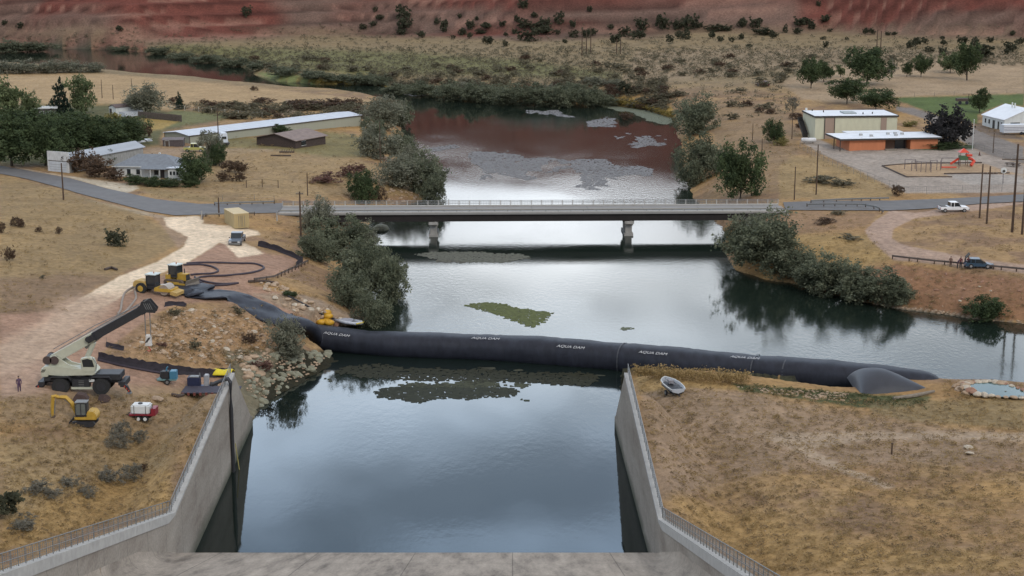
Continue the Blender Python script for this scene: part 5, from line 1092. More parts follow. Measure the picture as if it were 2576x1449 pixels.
for i in range(420): x, y = rndin([(420,785),(540,775),(640,800),(690,860),(600,925),(430,905),(320,870)]); it.append((x, y, random.uniform(3, 9)))
for i in range(70): x, y = rndin([(2150,755),(2300,772),(2576,808),(2576,817),(2420,797),(2200,768)]); it.append((x, y, random.uniform(3, 8)))
for i in range(150): x, y = rndin([(1850,972),(2140,990),(2120,1008),(2040,1004),(1900,985)]); it.append((x, y, random.uniform(4, 11)))
for i in range(80): x, y = rndin([(1660,960),(2100,1030),(2576,1080),(2576,1449),(1950,1440),(1680,1250)]); it.append((x, y, random.uniform(2.5, 6)))
for i in range(80): x, y = rndin([(1740,560),(1900,540),(2030,640),(1900,690),(1820,620)]); it.append((x, y, random.uniform(3, 9)))
for i in range(60): x, y = rndin([(960,470),(1060,480),(1070,505),(980,515)]); it.append((x, y, random.uniform(4, 10)))
rubble('rubble', it, 'small broken stones over the banks')
for a in [(395, 1006, 34, 'buff', 'angular buff boulder on the dirt above the water trailer', None, .8), (1995, 0, 0, '', '', None, 1)][:1]: boulder(*a)
boulder(2438, 1128, 26, 'pale', 'pale boulder in the right foreground beside the stake, upper one', None, .8); boulder(2440, 1142, 26, 'pale', 'pale boulder in the right foreground beside the stake, lower one', None, .6)
boulder(1664, 1205, 9, 'pale', 'small white stone at the right wall foot, upper one'); boulder(1664, 1235, 15, 'pale', 'white stone at the right wall foot, middle one'); boulder(1662, 1248, 13, 'pale', 'white stone at the right wall foot, lower one'); boulder(1670, 1072, 8, 'pale', 'small pale stone below the boat trailer')
boulder(848, 814, 24, 'red', 'rust coloured boulder between the yellow buoys and the raft')
# ring of stones round the hot pool
pool = [(2425,975),(2445,972),(2490,968),(2530,972),(2576,985),(2610,998),(2570,1006),(2510,1004),(2460,1000),(2435,990)]
W = [G(a, b) for a, b in pool]; zc = min(p.z for p in W); m = MB(); c0 = sum((p for p in W), Vector()) / len(W); vs = []
for p in W: vs.append((p.x, p.y, 0))
zz = max(p.z for p in W) + .12
pm = MB(); pm.add([(x, y, zz) for x, y, _ in vs], [tuple(range(len(vs)))]); ps = pm.build('pool_water', water_mat('pool_water', (.05, .10, .10), 1.5, .01, .05, .2)); tag(ps, kind='structure')
k = 0
for i in range(len(pool)):
    a = W[i]; b = W[(i + 1) % len(W)]
    for t in np.linspace(0, 1, 4)[:-1]:
        q = a.lerp(b, t); s = random.uniform(.6, 1.2); o = bpy.data.objects.new('boulder', RMESH[(random.choice(['buff', 'pale', 'red']), random.randrange(6))]); COL.objects.link(o); o.location = (q.x, q.y, zz); o.scale = (s, s, s * .8); o.rotation_euler = (0, 0, random.random() * 6)
        tag(o, 'stone of the ring round the small blue pool at right', 'boulder', 'stones round the pool')
for (x, y, s) in ((2408, 974, 26), (2420, 968, 24), (2425, 984, 30), (2432, 992, 26), (2530, 965, 18), (2414, 982, 22)): boulder(x, y, s, 'buff', 'buff boulder of the heap left of the pool', 'heap of boulders by the pool')
# ------------------------------------------------------------------ buildings
def wallmat(n, c, **k): return mat(n, c, k.get('r', .75), k.get('v', .10), k.get('s', 1.2), streak=k.get('st', (1, 1, .3)))
glass = mat('window_glass', (.02, .025, .03), .12, .1, 1, spec=.6)
white = wallmat('white_paint', (.55, .56, .54), v=.12); roofg = mat('grey_shingle', (.17, .185, .205), .85, .16, 1.5)
def frame(A, B):
    d = (B - A); L_ = d.xy.length; return L_, math.atan2(d.y, d.x)
def house(name, label, A, B, width, wh, roof, rh, wm, rm, over=.4, trim=None, cat='building', wins=(), doors=(), group=None, zoff=0):
    """A,B: front wall foot corners (left, right); body goes back by width"""
    L_, a = frame(A, B); z = min(A.z, B.z) - .1 + zoff; t = thing(name, label, cat, (A.x, A.y, z), a, group)
    m = MB(); m.box((L_ / 2, width / 2, wh / 2 - .3), (L_, width, wh + .6))
    if roof == 'gable_x': m.prism([(0, wh), (width, wh), (width / 2, wh + rh)], .02, L_ - .02, 'x')
    if roof == 'gable_y': m.prism([(0, wh), (L_, wh), (L_ / 2, wh + rh)], .02, width - .02)
    m.build('wall', wm, t); o = over; m = MB()
    if roof == 'gable_x':      # ridge along the front
        for sg in (0, 1):
            y0, y1 = (-o, width / 2) if sg == 0 else (width + o, width / 2); z0 = wh - rh * o / (width / 2)
            m.add([(-o, y0, z0), (L_ + o, y0, z0), (L_ + o, y1, wh + rh), (-o, y1, wh + rh), (-o, y0, z0 + .14), (L_ + o, y0, z0 + .14), (L_ + o, y1, wh + rh + .14), (-o, y1, wh + rh + .14)], [(0, 1, 2, 3), (4, 7, 6, 5), (0, 4, 5, 1), (1, 5, 6, 2), (3, 2, 6, 7), (0, 3, 7, 4)])
    elif roof == 'gable_y':
        for sg in (0, 1):
            x0, x1 = (-o, L_ / 2) if sg == 0 else (L_ + o, L_ / 2); z0 = wh - rh * o / (L_ / 2)
            m.add([(x0, -o, z0), (x0, width + o, z0), (x1, width + o, wh + rh), (x1, -o, wh + rh), (x0, -o, z0 + .14), (x0, width + o, z0 + .14), (x1, width + o, wh + rh + .14), (x1, -o, wh + rh + .14)], [(0, 1, 2, 3), (4, 7, 6, 5), (0, 4, 5, 1), (1, 5, 6, 2), (3, 2, 6, 7), (0, 3, 7, 4)])
    elif roof == 'hip':
        k = width / 2; m.add([(-o, -o, wh), (L_ + o, -o, wh), (L_ + o, width + o, wh), (-o, width + o, wh), (k * .9, k, wh + rh), (L_ - k * .9, k, wh + rh)], [(0, 1, 5, 4), (1, 2, 5), (2, 3, 4, 5), (3, 0, 4), (0, 3, 2, 1)])
    elif roof == 'flat': m.box((L_ / 2, width / 2, wh + .14), (L_ + 2 * o, width + 2 * o, .22))
    elif roof == 'shed': m.add([(-o, -o, wh + .02), (L_ + o, -o, wh + .02), (L_ + o, width + o, wh + rh), (-o, width + o, wh + rh), (-o, -o, wh + .2), (L_ + o, -o, wh + .2), (L_ + o, width + o, wh + rh + .18), (-o, width + o, wh + rh + .18)], [(0, 3, 2, 1), (4, 5, 6, 7), (0, 1, 5, 4), (1, 2, 6, 5), (2, 3, 7, 6), (3, 0, 4, 7)])
    r = m.build('roof', rm, t)
    if trim:
        m = MB()
        if roof == 'flat': m.box((L_ / 2, -o - .03, wh + .10), (L_ + 2 * o, .06, .42)); m.box((-o - .03, width / 2, wh + .10), (.06, width + 2 * o, .42)); m.box((L_ + o + .03, width / 2, wh + .1), (.06, width + 2 * o, .42))
        else: m.box((L_ / 2, -o, wh), (L_ + 2 * o, .08, .18))
        m.build('fascia', trim, t)
    def opening(nm, mt, face, x, zc, ww, hh):
        m = MB(); f = MB()
        if face == 'f': m.box((x, -.03, zc), (ww, .06, hh)); f.box((x, -.06, zc - hh / 2 - .04), (ww + .2, .12, .07)); f.box((x - ww / 2 - .04, -.05, zc), (.07, .08, hh)); f.box((x + ww / 2 + .04, -.05, zc), (.07, .08, hh)); f.box((x, -.06, zc + hh / 2 + .04), (ww + .2, .10, .07))
        else:
            sx = -.03 if face == 'l' else L_ + .03; m.box((sx, x, zc), (.06, ww, hh)); f.box((sx * 1.5 if face == 'l' else sx + .02, x, zc - hh / 2 - .04), (.12, ww + .2, .07)); f.box((sx * 1.5 if face == 'l' else sx + .02, x, zc + hh / 2 + .04), (.10, ww + .2, .07))
        c = m.build(nm, mt, t); f.build('frame', white, c)
    for w_ in wins: opening('window', glass, *w_)
    for d_ in doors: opening('door', d_[5] if len(d_) > 5 else galv, *d_[:5])
    return t, L_, r
metal_cream = wallmat('cream_metal_siding', (.30, .30, .235), v=.06, st=(5, 5, .1)); metal_roof = mat('pale_metal_roof', (.40, .42, .46), .45, .10, .5, streak=(4, .3, 1)); brn = mat('brown_trim', (.07, .05, .04), .8, .2)
# long metal barn
t, L_, r = house('metal_barn', 'very long low cream metal barn with pale ribbed roof by the left bank', G(477, 361), G(909, 318), 10.0, 3.1, 'gable_x', .55, metal_cream, metal_roof, .3, brn)
m = MB(); [m.box((x, -.05, 1.5), (.12, .1, 3.1)) for x in (0.05, L_ - .05)]; m.box((-.05, 9.9, 1.5), (.1, .12, 3.1)); m.build('corner_trim', brn, t)
# hip roofed white house with porch and wing
t, L_, r = house('white_house', 'small white house with grey hip roof and porch beside the road', G(290, 443), G(448, 449), 8.6, 2.5, 'hip', 2.1, white, roofg, .5, white, wins=[('f', 3.0, 1.4, .8, 1.1), ('f', 5.0, 1.4, .8, 1.1), ('f', 8.9, 1.3, .9, 1.0), ('l', 3, 1.4, .9, 1.1)], doors=[('f', 10.2, 1.0, .9, 2.0, mat('dark_door', (.06, .05, .05), .7))])
m = MB(); m.box((9.2, -1.0, -.05), (6.2, 2.0, .3)); m.build('porch_floor', woodl, t)
m = MB(); m.add([(6.1, -2.3, 2.25), (12.4, -2.3, 2.25), (12.4, .2, 2.75), (6.1, .2, 2.75), (6.1, -2.3, 2.37), (12.4, -2.3, 2.37), (12.4, .2, 2.87), (6.1, .2, 2.87)], [(0, 3, 2, 1), (4, 5, 6, 7), (0, 1, 5, 4), (1, 2, 6, 5), (2, 3, 7, 6), (3, 0, 4, 7)]); m.build('porch_roof', roofg, t)
for x in (6.3, 8.3, 10.3, 12.2): m = MB(); m.box((x, -2.1, 1.1), (.14, .14, 2.3)); m.build('porch_post', white, t)
m = MB(); m.box((13.4, -.6, 1.25), (2.6, 3.2, 2.5)); w2 = m.build('wing', white, t); m = MB(); m.box((13.4, -.6, 2.58), (3.2, 3.8, .16)); m.build('wing_roof', metal_roof, w2)
for x in (12.7, 13.4, 14.1): m = MB(); m.box((x, -2.24, 1.55), (.42, .06, .75)); m.build('wing_window', glass, w2)
m = MB(); m.box((8.4, 4.4, 4.5), (.4, .4, .7)); m.build('roof_vent', white, r)
# garage with false front and the long grey shed behind it
A, B = G(121, 430), G(174, 436); wwall = wallmat('peeling_white', (.50, .50, .49), v=.22, s=3)
L_, a = frame(A, B); t = thing('garage', 'white garage with tall peeling false front and large door at the road', 'garage', A, a)
m = MB(); m.box((L_ / 2, .12, 2.1), (L_, .25, 4.4)); m.build('false_front', wwall, t); m = MB(); m.box((L_ / 2, -.04, 1.05), (L_ * .78, .08, 2.1)); d_ = m.build('garage_door', wallmat('garage_door', (.46, .48, .50), v=.08), t)
m = MB(); [m.box((L_ / 2, -.09, z), (L_ * .78, .02, .03)) for z in (.5, 1.0, 1.55)]; m.build('door_panel_line', brn, d_); m = MB(); m.box((L_ / 2, -.03, 2.3), (L_ * .9, .08, .12)); m.build('lintel', brn, t)
C2 = G(330, 392); vx = Vector((B.x - A.x, B.y - A.y)).normalized(); bk = Vector((-vx.y, vx.x))
ang = math.atan2(21, 10.8); Ls = 24; t2 = thing('long_shed', 'long grey metal shed stretching back from the white garage', 'shed', A + Vector((.4, .6, -.2)), ang)
m = MB(); m.box((Ls / 2, -2.6, 1.3), (Ls, 5.0, 2.8)); m.prism([(-5.1, 2.7), (-.1, 2.7), (-2.6, 3.7)], 0, Ls, 'x'); m.build('wall', wallmat('grey_shed_wall', (.26, .26, .25), v=.2, s=3), t2)
m = MB()
for y0, y1 in ((-5.5, -2.6), (.3, -2.6)): m.add([(-.2, y0, 2.55), (Ls + .4, y0, 2.55), (Ls + .4, y1, 3.75), (-.2, y1, 3.75), (-.2, y0, 2.67), (Ls + .4, y0, 2.67), (Ls + .4, y1, 3.87), (-.2, y1, 3.87)], [(0, 1, 2, 3), (4, 7, 6, 5), (0, 4, 5, 1), (1, 5, 6, 2), (3, 2, 6, 7), (0, 3, 7, 4)])
m.build('roof', mat('grey_metal_roof', (.31, .33, .36), .5, .12, .5, streak=(.3, 3, 1)), t2)
# old brown roofed shed in the field
t, L_, r = house('old_shed', 'old dark shed with rusty brown low gable roof in the field', G(646, 364), G(744, 374), 11.5, 2.0, 'gable_y', 1.3, mat('dark_planks', (.06, .042, .035), .9, .3, 3), mat('rusty_roof', (.20, .15, .13), .8, .22, 1), .5, wins=[('r', 3, 1.1, 1.6, 1.0)])
# dark wagon-like shed, white carport, small flat roof
t, L_, r = house('stock_shed', 'small dark weathered round topped shed before the barn end', G(410, 368), G(461, 369), 3.0, 1.7, 'gable_x', .4, mat('weathered_dark', (.085, .07, .07), .9, .25, 3), mat('weathered_roof', (.16, .14, .14), .8, .2), .15, doors=[('f', 1.0, .8, .9, 1.5, brn)])
t, L_, r = house('carport', 'white framed carport with arched opening by the dark board fence', G(275, 291), G(292, 293), 9.0, 2.6, 'gable_y', .7, white, mat('brown_roof', (.12, .09, .085), .85, .2), .2, doors=[('f', .9, 1.1, 1.2, 2.2, mat('dark_opening', (.06, .055, .055), .9))])
m = MB(); m.box((4.2, 4.0, .7), (4.0, 6, 1.4)); m.build('side_bay', mat('white_tarp', (.45, .47, .5), .6), t)
t, L_, r = house('small_house', 'small dark house with pale flat roof hidden in the village trees', G(92, 294), G(142, 294), 5, 2.4, 'flat', 0, mat('dark_wall', (.07, .06, .055), .9), mat('pale_roof', (.42, .42, .40), .6), .4, wins=[('f', 1.5, 1.3, 1, .9), ('f', 3.8, 1.3, 1, .9)])
# tan shipping container
A, B = G(590, 576), G(627, 576); L_, a = frame(A, B); t = thing('shipping_container', 'tan steel container beside the pale gravel lot', 'container', A, a); tanm = wallmat('tan_steel', (.40, .31, .16), v=.08)
m = MB(); m.box((L_ / 2, 3.0, 1.3), (L_, 6.0, 2.5)); m.build('body', tanm, t); m = MB(); [m.box((x, -.03, 1.3), (.05, .06, 2.4)) for x in np.linspace(.15, L_ - .15, 9)]; [m.box((L_ + .03, y, 1.3), (.06, .06, 2.4)) for y in np.linspace(.2, 5.8, 18)]; m.build('corrugation', tanm, t)
m = MB(); m.box((L_ / 2, 3.0, 2.62), (L_ + .1, 6.1, .12)); m.build('roof', wallmat('tan_roof', (.50, .40, .23), v=.06), t); m = MB(); [m.cyl((L_ * k, -.1, .3), (L_ * k, -.1, 2.3), .03) for k in (.3, .45, .55, .7)]; m.build('lock_rod', galv, t)
# school: cream gymnasium and orange classroom block
cream = wallmat('cream_wall', (.52, .51, .38), v=.07); roofw = mat('white_membrane_roof', (.62, .64, .67), .6, .08, .4); pink = wallmat('pinkish_panel', (.31, .23, .18), v=.06); dk = mat('dark_fascia', (.05, .045, .04), .8)
t, L_, r = house('gymnasium', 'tall cream gymnasium with white flat roof behind the orange school', G(2049, 351), G(2255, 347), 12.0, 5.6, 'flat', 0, cream, roofw, .25, dk)
for x0, x1 in ((.12, .23), (.80, .87)): m = MB(); m.box((L_ * (x0 + x1) / 2, -.05, 2.75), (L_ * (x1 - x0), .1, 5.3)); m.build('wall_panel', pink, t)
m = MB(); [m.box((L_ * x, -.12, 2.75), (.14, .14, 5.5)) for x in (.115, .235)]; m.build('downpipe', dk, t)
m = MB(); m.add([(-.4, 5.0, 0), (-1.6, 5.0, 0), (-1.6, 11.0, 3.4), (-.4, 11.0, 3.4), (-.4, 5.0, 1.0), (-1.6, 5.0, 1.0), (-1.6, 11.0, 4.4), (-.4, 11.0, 4.4)], [(0, 1, 2, 3), (0, 4, 5, 1), (1, 5, 6, 2), (3, 2, 6, 7), (0, 3, 7, 4)]); m.build('outside_stair', dk, t)
m = MB(); m.box((L_ * .48, 6, 5.95), (3.2, 4, .35)); m.build('roof_hatch', mat('grey_hatch', (.28, .31, .31), .6), r); m = MB(); [m.cyl((L_ * x, y, 5.8), (L_ * x, y, 6.3), .15) for x, y in ((.2, 8), (.62, 3), (.75, 4), (.1, 11))]; m.build('roof_vent', dk, r)
m = MB(); m.cyl((.5, 11, 5.8), (.5, 11, 6.6), .3, .25, 10); m.build('roof_tank', white, r)
orange = wallmat('orange_wall', (.46, .165, .075), v=.08)
A, B = G(2136, 380), G(2358, 375); L_, a = frame(A, B); t = thing('school_building', 'low orange walled school with white flat roof and recessed entrance', 'school', (A.x, A.y, A.z - .1), a); Hs = 2.7
m = MB(); x1 = L_ * .405; x2 = L_ * .69
m.box((x1 / 2, 4.5, Hs / 2), (x1, 9, Hs)); m.box(((x2 + L_) / 2, 4.5, Hs / 2), (L_ - x2, 9, Hs)); m.build('wall', orange, t)
m = MB(); m.box(((x1 + x2) / 2, 5.6, Hs / 2), (x2 - x1 - .04, 6.6, Hs)); m.build('entrance_wall', mat('brick_brown', (.14, .085, .06), .9, .2, 3), t); m = MB(); m.box((x1 + (x2 - x1) * .73, 2.22, 1.2), ((x2 - x1) * .42, .1, 2.2)); m.build('entrance_door', glass, t)
m = MB(); m.box((L_ / 2 - .8, 4.6, Hs + .16), (L_ + 3.2, 10.6, .30)); r = m.build('roof', roofw, t); m = MB(); m.box((L_ / 2 - .8, -.74, Hs + .12), (L_ + 3.3, .1, .40)); m.box((-2.42, 4.6, Hs + .12), (.1, 10.7, .40)); m.build('fascia', dk, t)
m = MB(); [m.box((x, y, Hs + .5), (.7, .6, .5)) for x, y in ((4.5, 5), (6.3, 3.0), (12.5, 3.4), (11.5, 6), (14.8, 5.4), (13.5, 6.5))]; m.build('roof_unit', mat('grey_unit', (.36, .36, .36), .6), r)
for y in (0, 4.3): m = MB(); m.box((-2.2, y, Hs / 2), (.18, .18, Hs)); m.build('canopy_post', brn, t)
m = MB(); m.box((3.5 + 6, 10.8, Hs + .35), (14, 3.2, .25)); m.build('rear_roof', roofw, t)
m = MB(); m.box((9.6, -1.1, .25), (2.6, .9, .6)); m.build('entrance_bench', woodl, t)
# white hall at the right edge and trailer before it
t, L_, r = house('white_hall', 'white hall with bright white gable roof at the right frame edge', G(2525, 329), G(2640, 326), 11.5, 2.9, 'gable_y', 2.6, white, mat('bright_white_roof', (.66, .68, .71), .5, .06, .6), .3, wins=[('f', 3.0, 1.7, 2.6, .9), ('f', 7.4, 1.7, 2.0, .9), ('l', 9.8, 1.6, .7, 1.1), ('l', 7.8, 1.6, .7, 1.1), ('l', 1.3, 1.6, .8, 1.0)], doors=[('l', 5.4, 1.1, 1.1, 2.2, dk), ('l', 2.9, 1.1, .7, 2.1, dk)])
for y in (9, 10.4): m = MB(); m.cyl((5.4, y - 4, 5.2), (5.4, y - 4, 6.5), .18); m.build('vent_pipe', white, r)
A, B = G(2513, 336), G(2620, 334); L_, a = frame(A, B); t = thing('stock_trailer', 'long white stock trailer with grey stripes parked before the white hall', 'trailer', (A.x, A.y - 2, A.z), a)
m = MB(); m.box((L_ / 2, 0, 1.55), (L_, 2.3, 2.0)); m.build('body', mat('trailer_white', (.55, .57, .60), .45, .06), t, bevel=.06)
for z in (1.1, 1.5, 1.9): m = MB(); m.box((L_ / 2, -1.17, z), (L_ - .2, .03, .13)); m.build('stripe', mat('grey_stripe', (.2, .2, .24), .5), t)
for x in (L_ * .42, L_ * .50): m = MB(); m.cyl((x, -1.2, .4), (x, -.9, .4), .4, n=12); m.build('wheel', rub, t)
# propane tank, satellite dish-like scrap, playground, hoop, flagpole, tables
p = G(2034, 361); t = thing('propane_tank', 'white lying gas tank at the school fence corner', 'gas tank', p); m = MB(); m.cyl((-1.5, 0, .85), (1.5, 0, .85), .55, n=14); m.sph((-1.5, 0, .85), (.35, .55, .55)); m.sph((1.5, 0, .85), (.35, .55, .55)); m.build('tank', mat('tank_white', (.62, .62, .62), .4, .05), t, smooth=True)
m = MB(); [m.box((x, 0, .15), (.2, .8, .4)) for x in (-1, 1)]; m.build('cradle', conc, t); m = MB(); m.cyl((0, 0, 1.3), (0, 0, 1.6), .18); m.build('valve_dome', galv, t)
p = G(2422, 417); t = thing('play_tower', 'red roofed playground tower with red slides on the sand', 'playground', p); redp = mat('red_plastic', (.55, .06, .03), .45, .08); grp = mat('green_plastic', (.06, .12, .06), .6)
for x in (-.8, .8):
    for y in (-.7, .7): m = MB(); m.cyl((x, y, 0), (x, y, 3.2), .07); m.build('post', mat('brown_post', (.14, .08, .05), .6), t)
m = MB(); m.box((0, 0, 1.4), (1.8, 1.6, .12)); m.build('platform', grp, t); m = MB(); m.box((0, -.78, 1.9), (1.7, .06, .9)); m.box((-.85, 0, 1.9), (.06, 1.5, .9)); m.build('panel', grp, t)
m = MB(); m.add([(-1.1, -1, 3.0), (1.1, -1, 3.0), (1.1, 1, 3.0), (-1.1, 1, 3.0), (0, 0, 3.9)], [(0, 1, 4), (1, 2, 4), (2, 3, 4), (3, 0, 4), (0, 3, 2, 1)]); m.box((1.1, -.3, 2.4), (1.2, 1.2, .5)); m.build('roof', redp, t)
m = MB(); m.add([(-.8, -.3, 1.5), (-.8, .3, 1.5), (-2.7, .3, .25), (-2.7, -.3, .25), (-.8, -.35, 1.9), (-2.7, -.35, .6), (-.8, .35, 1.9), (-2.7, .35, .6)], [(0, 1, 2, 3), (0, 4, 5, 3), (1, 6, 7, 2)]); m.build('slide', redp, t)
m = MB(); m.tube([(.9, 0, 1.7), (1.8, -.2, 1.5), (2.2, -.8, 1.1), (1.7, -1.3, .7), (1.3, -1.6, .3)], .33, 8); m.build('tube_slide', redp, t)
p = G(2337, 432); t = thing('climbing_frame', 'dark metal climbing bars standing on the playground sand', 'playground', p); pm_ = mat('bar_metal', (.10, .08, .09), .5)
for i, (x, y) in enumerate(((-3.5, 1), (-2.6, .4), (-1.8, -.2), (-.9, -.8), (.2, -.8), (.6, 1.5), (2.2, 2.2), (2.8, 1.5), (-2.2, 3.2), (-4.5, 3.0))): m = MB(); m.cyl((x, y, 0), (x, y, 2.2), .07, n=6); m.build('post', pm_, t)
m = MB(); m.tube([(-3.5, 1, 2.2), (-1.8, -.2, 2.2), (.2, -.8, 2.2)], .05); m.tube([(.6, 1.5, 2.2), (2.2, 2.2, 2.2)], .05); m.tube([(-4.5, 3.0, 2.2), (-2.2, 3.2, 2.2)], .05); m.build('bar', pm_, t)
p = G(2390, 424); t = thing('swing_frame', 'small swing frame with a red seat beside the play tower', 'playground', p); m = MB(); [m.cyl((x, 0, 0), (x, 0, 2.3), .06) for x in (-1.9, 1.9)]; m.tube([(-1.9, 0, 2.3), (1.9, 0, 2.3)], .06); m.build('frame', pm_, t); m = MB(); m.box((-.3, -.2, .35), (3.2, .3, .25)); m.build('seat', redp, t)
for ptsk in ([(2219, 418), (2281, 446), (2395, 446)], [(2375, 438), (2440, 437), (2540, 436)], [(2219, 418), (2300, 412), (2470, 410)]):
    q = [G(*a_) for a_ in ptsk]; m = MB(); m.tube([v - q[0] + Vector((0, 0, .1)) for v in q], .16, 4); tag(m.build('timber_edging', brn, loc=q[0]), {446: 'dark timber edging at the near side of the playground sand', 436: 'dark timber edging of the inner playground corner', 410: 'dark timber edging at the far side of the playground sand'}[ptsk[2][1]], 'edging', 'timber edging of the playground')
p = G(2523, 462); t = thing('basketball_hoop', 'basketball hoop with round white backboard at the court', 'hoop', p); m = MB(); m.cyl((0, 0, 0), (0, .3, 2.6), .07); m.build('pole', pm_, t); m = MB(); m.cyl((0, -.05, 2.7), (0, .05, 2.7), .62, n=16); b_ = m.build('backboard', white, t); m = MB(); m.cyl((0, -.25, 2.6), (0, -.1, 2.6), .26, n=12); m.build('hoop_ring', dk, b_)
p = G(2446, 376); t = thing('flagpole', 'white flagpole standing at the street beside the school', 'flagpole', p); m = MB(); m.cyl((0, 0, 0), (0, 0, 6.9), .09, .06); m.build('pole', white, t); m = MB(); m.sph((0, 0, 6.95), .12); m.build('finial', white, t)
for i, (x, y) in enumerate(((2540, 418), (2556, 420))):
    p = G(x, y); t = thing('picnic_table', ['dark picnic table left of its twin by the tall crossarm pole', 'dark picnic table behind the tall crossarm pole'][i], 'table', p, 0, 'picnic tables'); m = MB(); m.box((0, 0, .75), (1.8, .8, .08)); m.build('tabletop', brn, t); m = MB(); m.box((0, -.7, .45), (1.8, .28, .06)); m.box((0, .7, .45), (1.8, .28, .06)); m.build('bench', brn, t)
    for sx in (-.6, .6): m = MB(); m.box((sx, 0, .37), (.08, 1.3, .08)); m.box((sx, 0, .4), (.1, .1, .7)); m.build('leg', brn, t)
p = G(2470, 370); t = thing('traffic_cone', 'small dark cone standing on the school yard', 'cone', G(2464, 391)); m = MB(); m.cyl((0, 0, 0), (0, 0, .9), .25, .05); m.build('cone', mat('cone_dark', (.12, .05, .04), .7), t); m = MB(); m.box((0, 0, .03), (.6, .6, .06)); m.build('base', dk, t)
p = G(2421, 262); t = thing('hay_wagon', 'dark low wagon on the green lawn behind the hall tree', 'wagon', p); m = MB(); m.box((0, 0, 1.3), (3.6, 2, .8)); m.build('bed', brn, t); m = MB(); m.box((1.7, 0, 2.2), (.15, .15, 1.4)); m.box((1.2, 0, 2.9), (2.6, .15, .12)); m.build('frame', brn, t)
for x in (-1, 1): m = MB(); m.cyl((x, -1.1, .5), (x, -.9, .5), .5, n=12); m.build('wheel', rub, t)

# ------------------------------------------------------------------ vehicles
tyre = mat('tyre_rubber', (.022, .022, .022), .85, .2, 6); rimm = mat('steel_rim', (.35, .35, .36), .4, .1, 4, metal=.5); lightm = mat('headlight', (.6, .6, .58), .2); tailm = mat('taillight', (.35, .02, .02), .3)
def wheel(t, x, y, z, r, w_, rim=rimm, side=-1):
    m = MB(); m.cyl((x, y - w_ / 2, z), (x, y + w_ / 2, z), r, n=18); wo = m.build('wheel', tyre, t); m = MB(); s_ = side
    m.cyl((x, y + s_ * w_ / 2 * .9, z), (x, y + s_ * (w_ / 2 + .02), z), r * .55, n=14); m.build('rim', rim, wo); return wo
def car(name, label, cat, p, rz, body, kind='suv', L_=4.7, W=1.85, H=1.7, group=None, open_boot=False):
    t = thing(name, label, cat, p, rz, group); r = .36; hb = H * .56; h = L_ / 2
    P_ = {'suv': [(-h, .35), (-h, hb), (-h + .15, hb + .05), (h - 1.35, hb + .05), (h - .25, hb - .12), (h, hb - .25), (h, .35)],
          'pickup': [(-h, .45), (-h, hb), (h - 1.35, hb + .06), (h - .15, hb - .05), (h, hb - .25), (h, .45)], 'hatch': [(-h, .3), (-h, hb), (-h + .2, hb + .05), (h - 1.2, hb + .02), (h - .2, hb - .22), (h, .5), (h, .3)]}[kind]
    m = MB(); m.prism(P_, -W / 2, W / 2); m.build('body', body, t, bevel=.05)
    g = {'suv': [(-h + .12, hb + .02), (-h + .35, H), (h - 1.9, H), (h - 1.2, hb + .02)], 'pickup': [(-.9, hb + .02), (-.8, H), (.55, H), (1.15, hb + .02)], 'hatch': [(-h + .15, hb + .02), (-h + .75, H), (h - 2.1, H), (h - 1.1, hb + .02)]}[kind]
    m = MB(); m.prism(g, -W / 2 + .12, W / 2 - .12); m.build('cabin_glass', glass, t); m = MB(); m.prism([(g[1][0] - .02, H - .03), (g[1][0], H + .05), (g[2][0], H + .05), (g[2][0] + .05, H - .03)], -W / 2 + .10, W / 2 - .10); m.build('roof', body, t)
    mid = (g[1][0] + g[2][0]) / 2; m = MB(); [m.box((x, s_ * (W / 2 - .11), (hb + H) / 2), (.10, .04, H - hb)) for x in (g[1][0] + .05, mid) for s_ in (-1, 1)]; m.build('pillar', body, t)
    if kind == 'pickup': m = MB(); m.box((-h + .95, 0, hb + .005), (1.75, W - .3, .03)); m.build('bed_floor', dk, t)
    for x in (-h + .85, h - .9):
        for s_ in (-1, 1): wheel(t, x, s_ * (W / 2 - .08), r, r, .24, side=s_)
    for s_ in (-1, 1): m = MB(); m.box((h + .01, s_ * (W / 2 - .3), hb - .3), (.06, .36, .16)); m.build('headlight', lightm, t); m = MB(); m.box((-h - .01, s_ * (W / 2 - .15), hb - .22), (.06, .16, .3)); m.build('taillight', tailm, t)
    m = MB(); m.box((h + .04, 0, .45), (.14, W * .98, .22)); m.box((-h - .04, 0, .5), (.14, W * .98, .2)); m.build('bumper', galv if kind == 'pickup' else body, t); m = MB(); [m.box((g[2][0] + .45, s_ * (W / 2 + .1), hb + .12), (.1, .2, .16)) for s_ in (-1, 1)]; m.build('mirror', dk, t)
    m = MB(); m.box((h + .015, 0, hb - .32), (.04, W * .45, .2)); m.build('grille', dk, t)
    if open_boot: m = MB(); m.box((-h + .35, 0, H + .45), (.9, W * .8, .08), ry=-.9); m.build('tailgate', dk, t)
    return t
paint = lambda n, c: mat(n, c, .3, .05, 1, metal=.0, spec=.6)
car('pickup_truck', 'dark silver pickup facing us on the gravel below the tan container', 'pickup', G(597, 612), R(-90), paint('silver_blue', (.10, .12, .15)), 'pickup', 5.4, 2.0, 1.85)
car('pickup_truck', 'white crew cab pickup parked beside the right road', 'pickup', G(2398, 532), R(2), paint('white_car', (.72, .73, .74)), 'pickup', 5.3, 1.95, 1.8)
car('parked_car', 'dark blue hatchback with raised tailgate behind the guardrail', 'car', G(2462, 673), R(-8), paint('blue_car', (.035, .07, .11)), 'hatch', 4.3, 1.8, 1.45, open_boot=True)
car('parked_car', 'dark red car parked alone in the far dry field', 'car', G(1918, 216), R(170), paint('red_car', (.12, .03, .035)), 'hatch', 4.6, 1.9, 1.5)
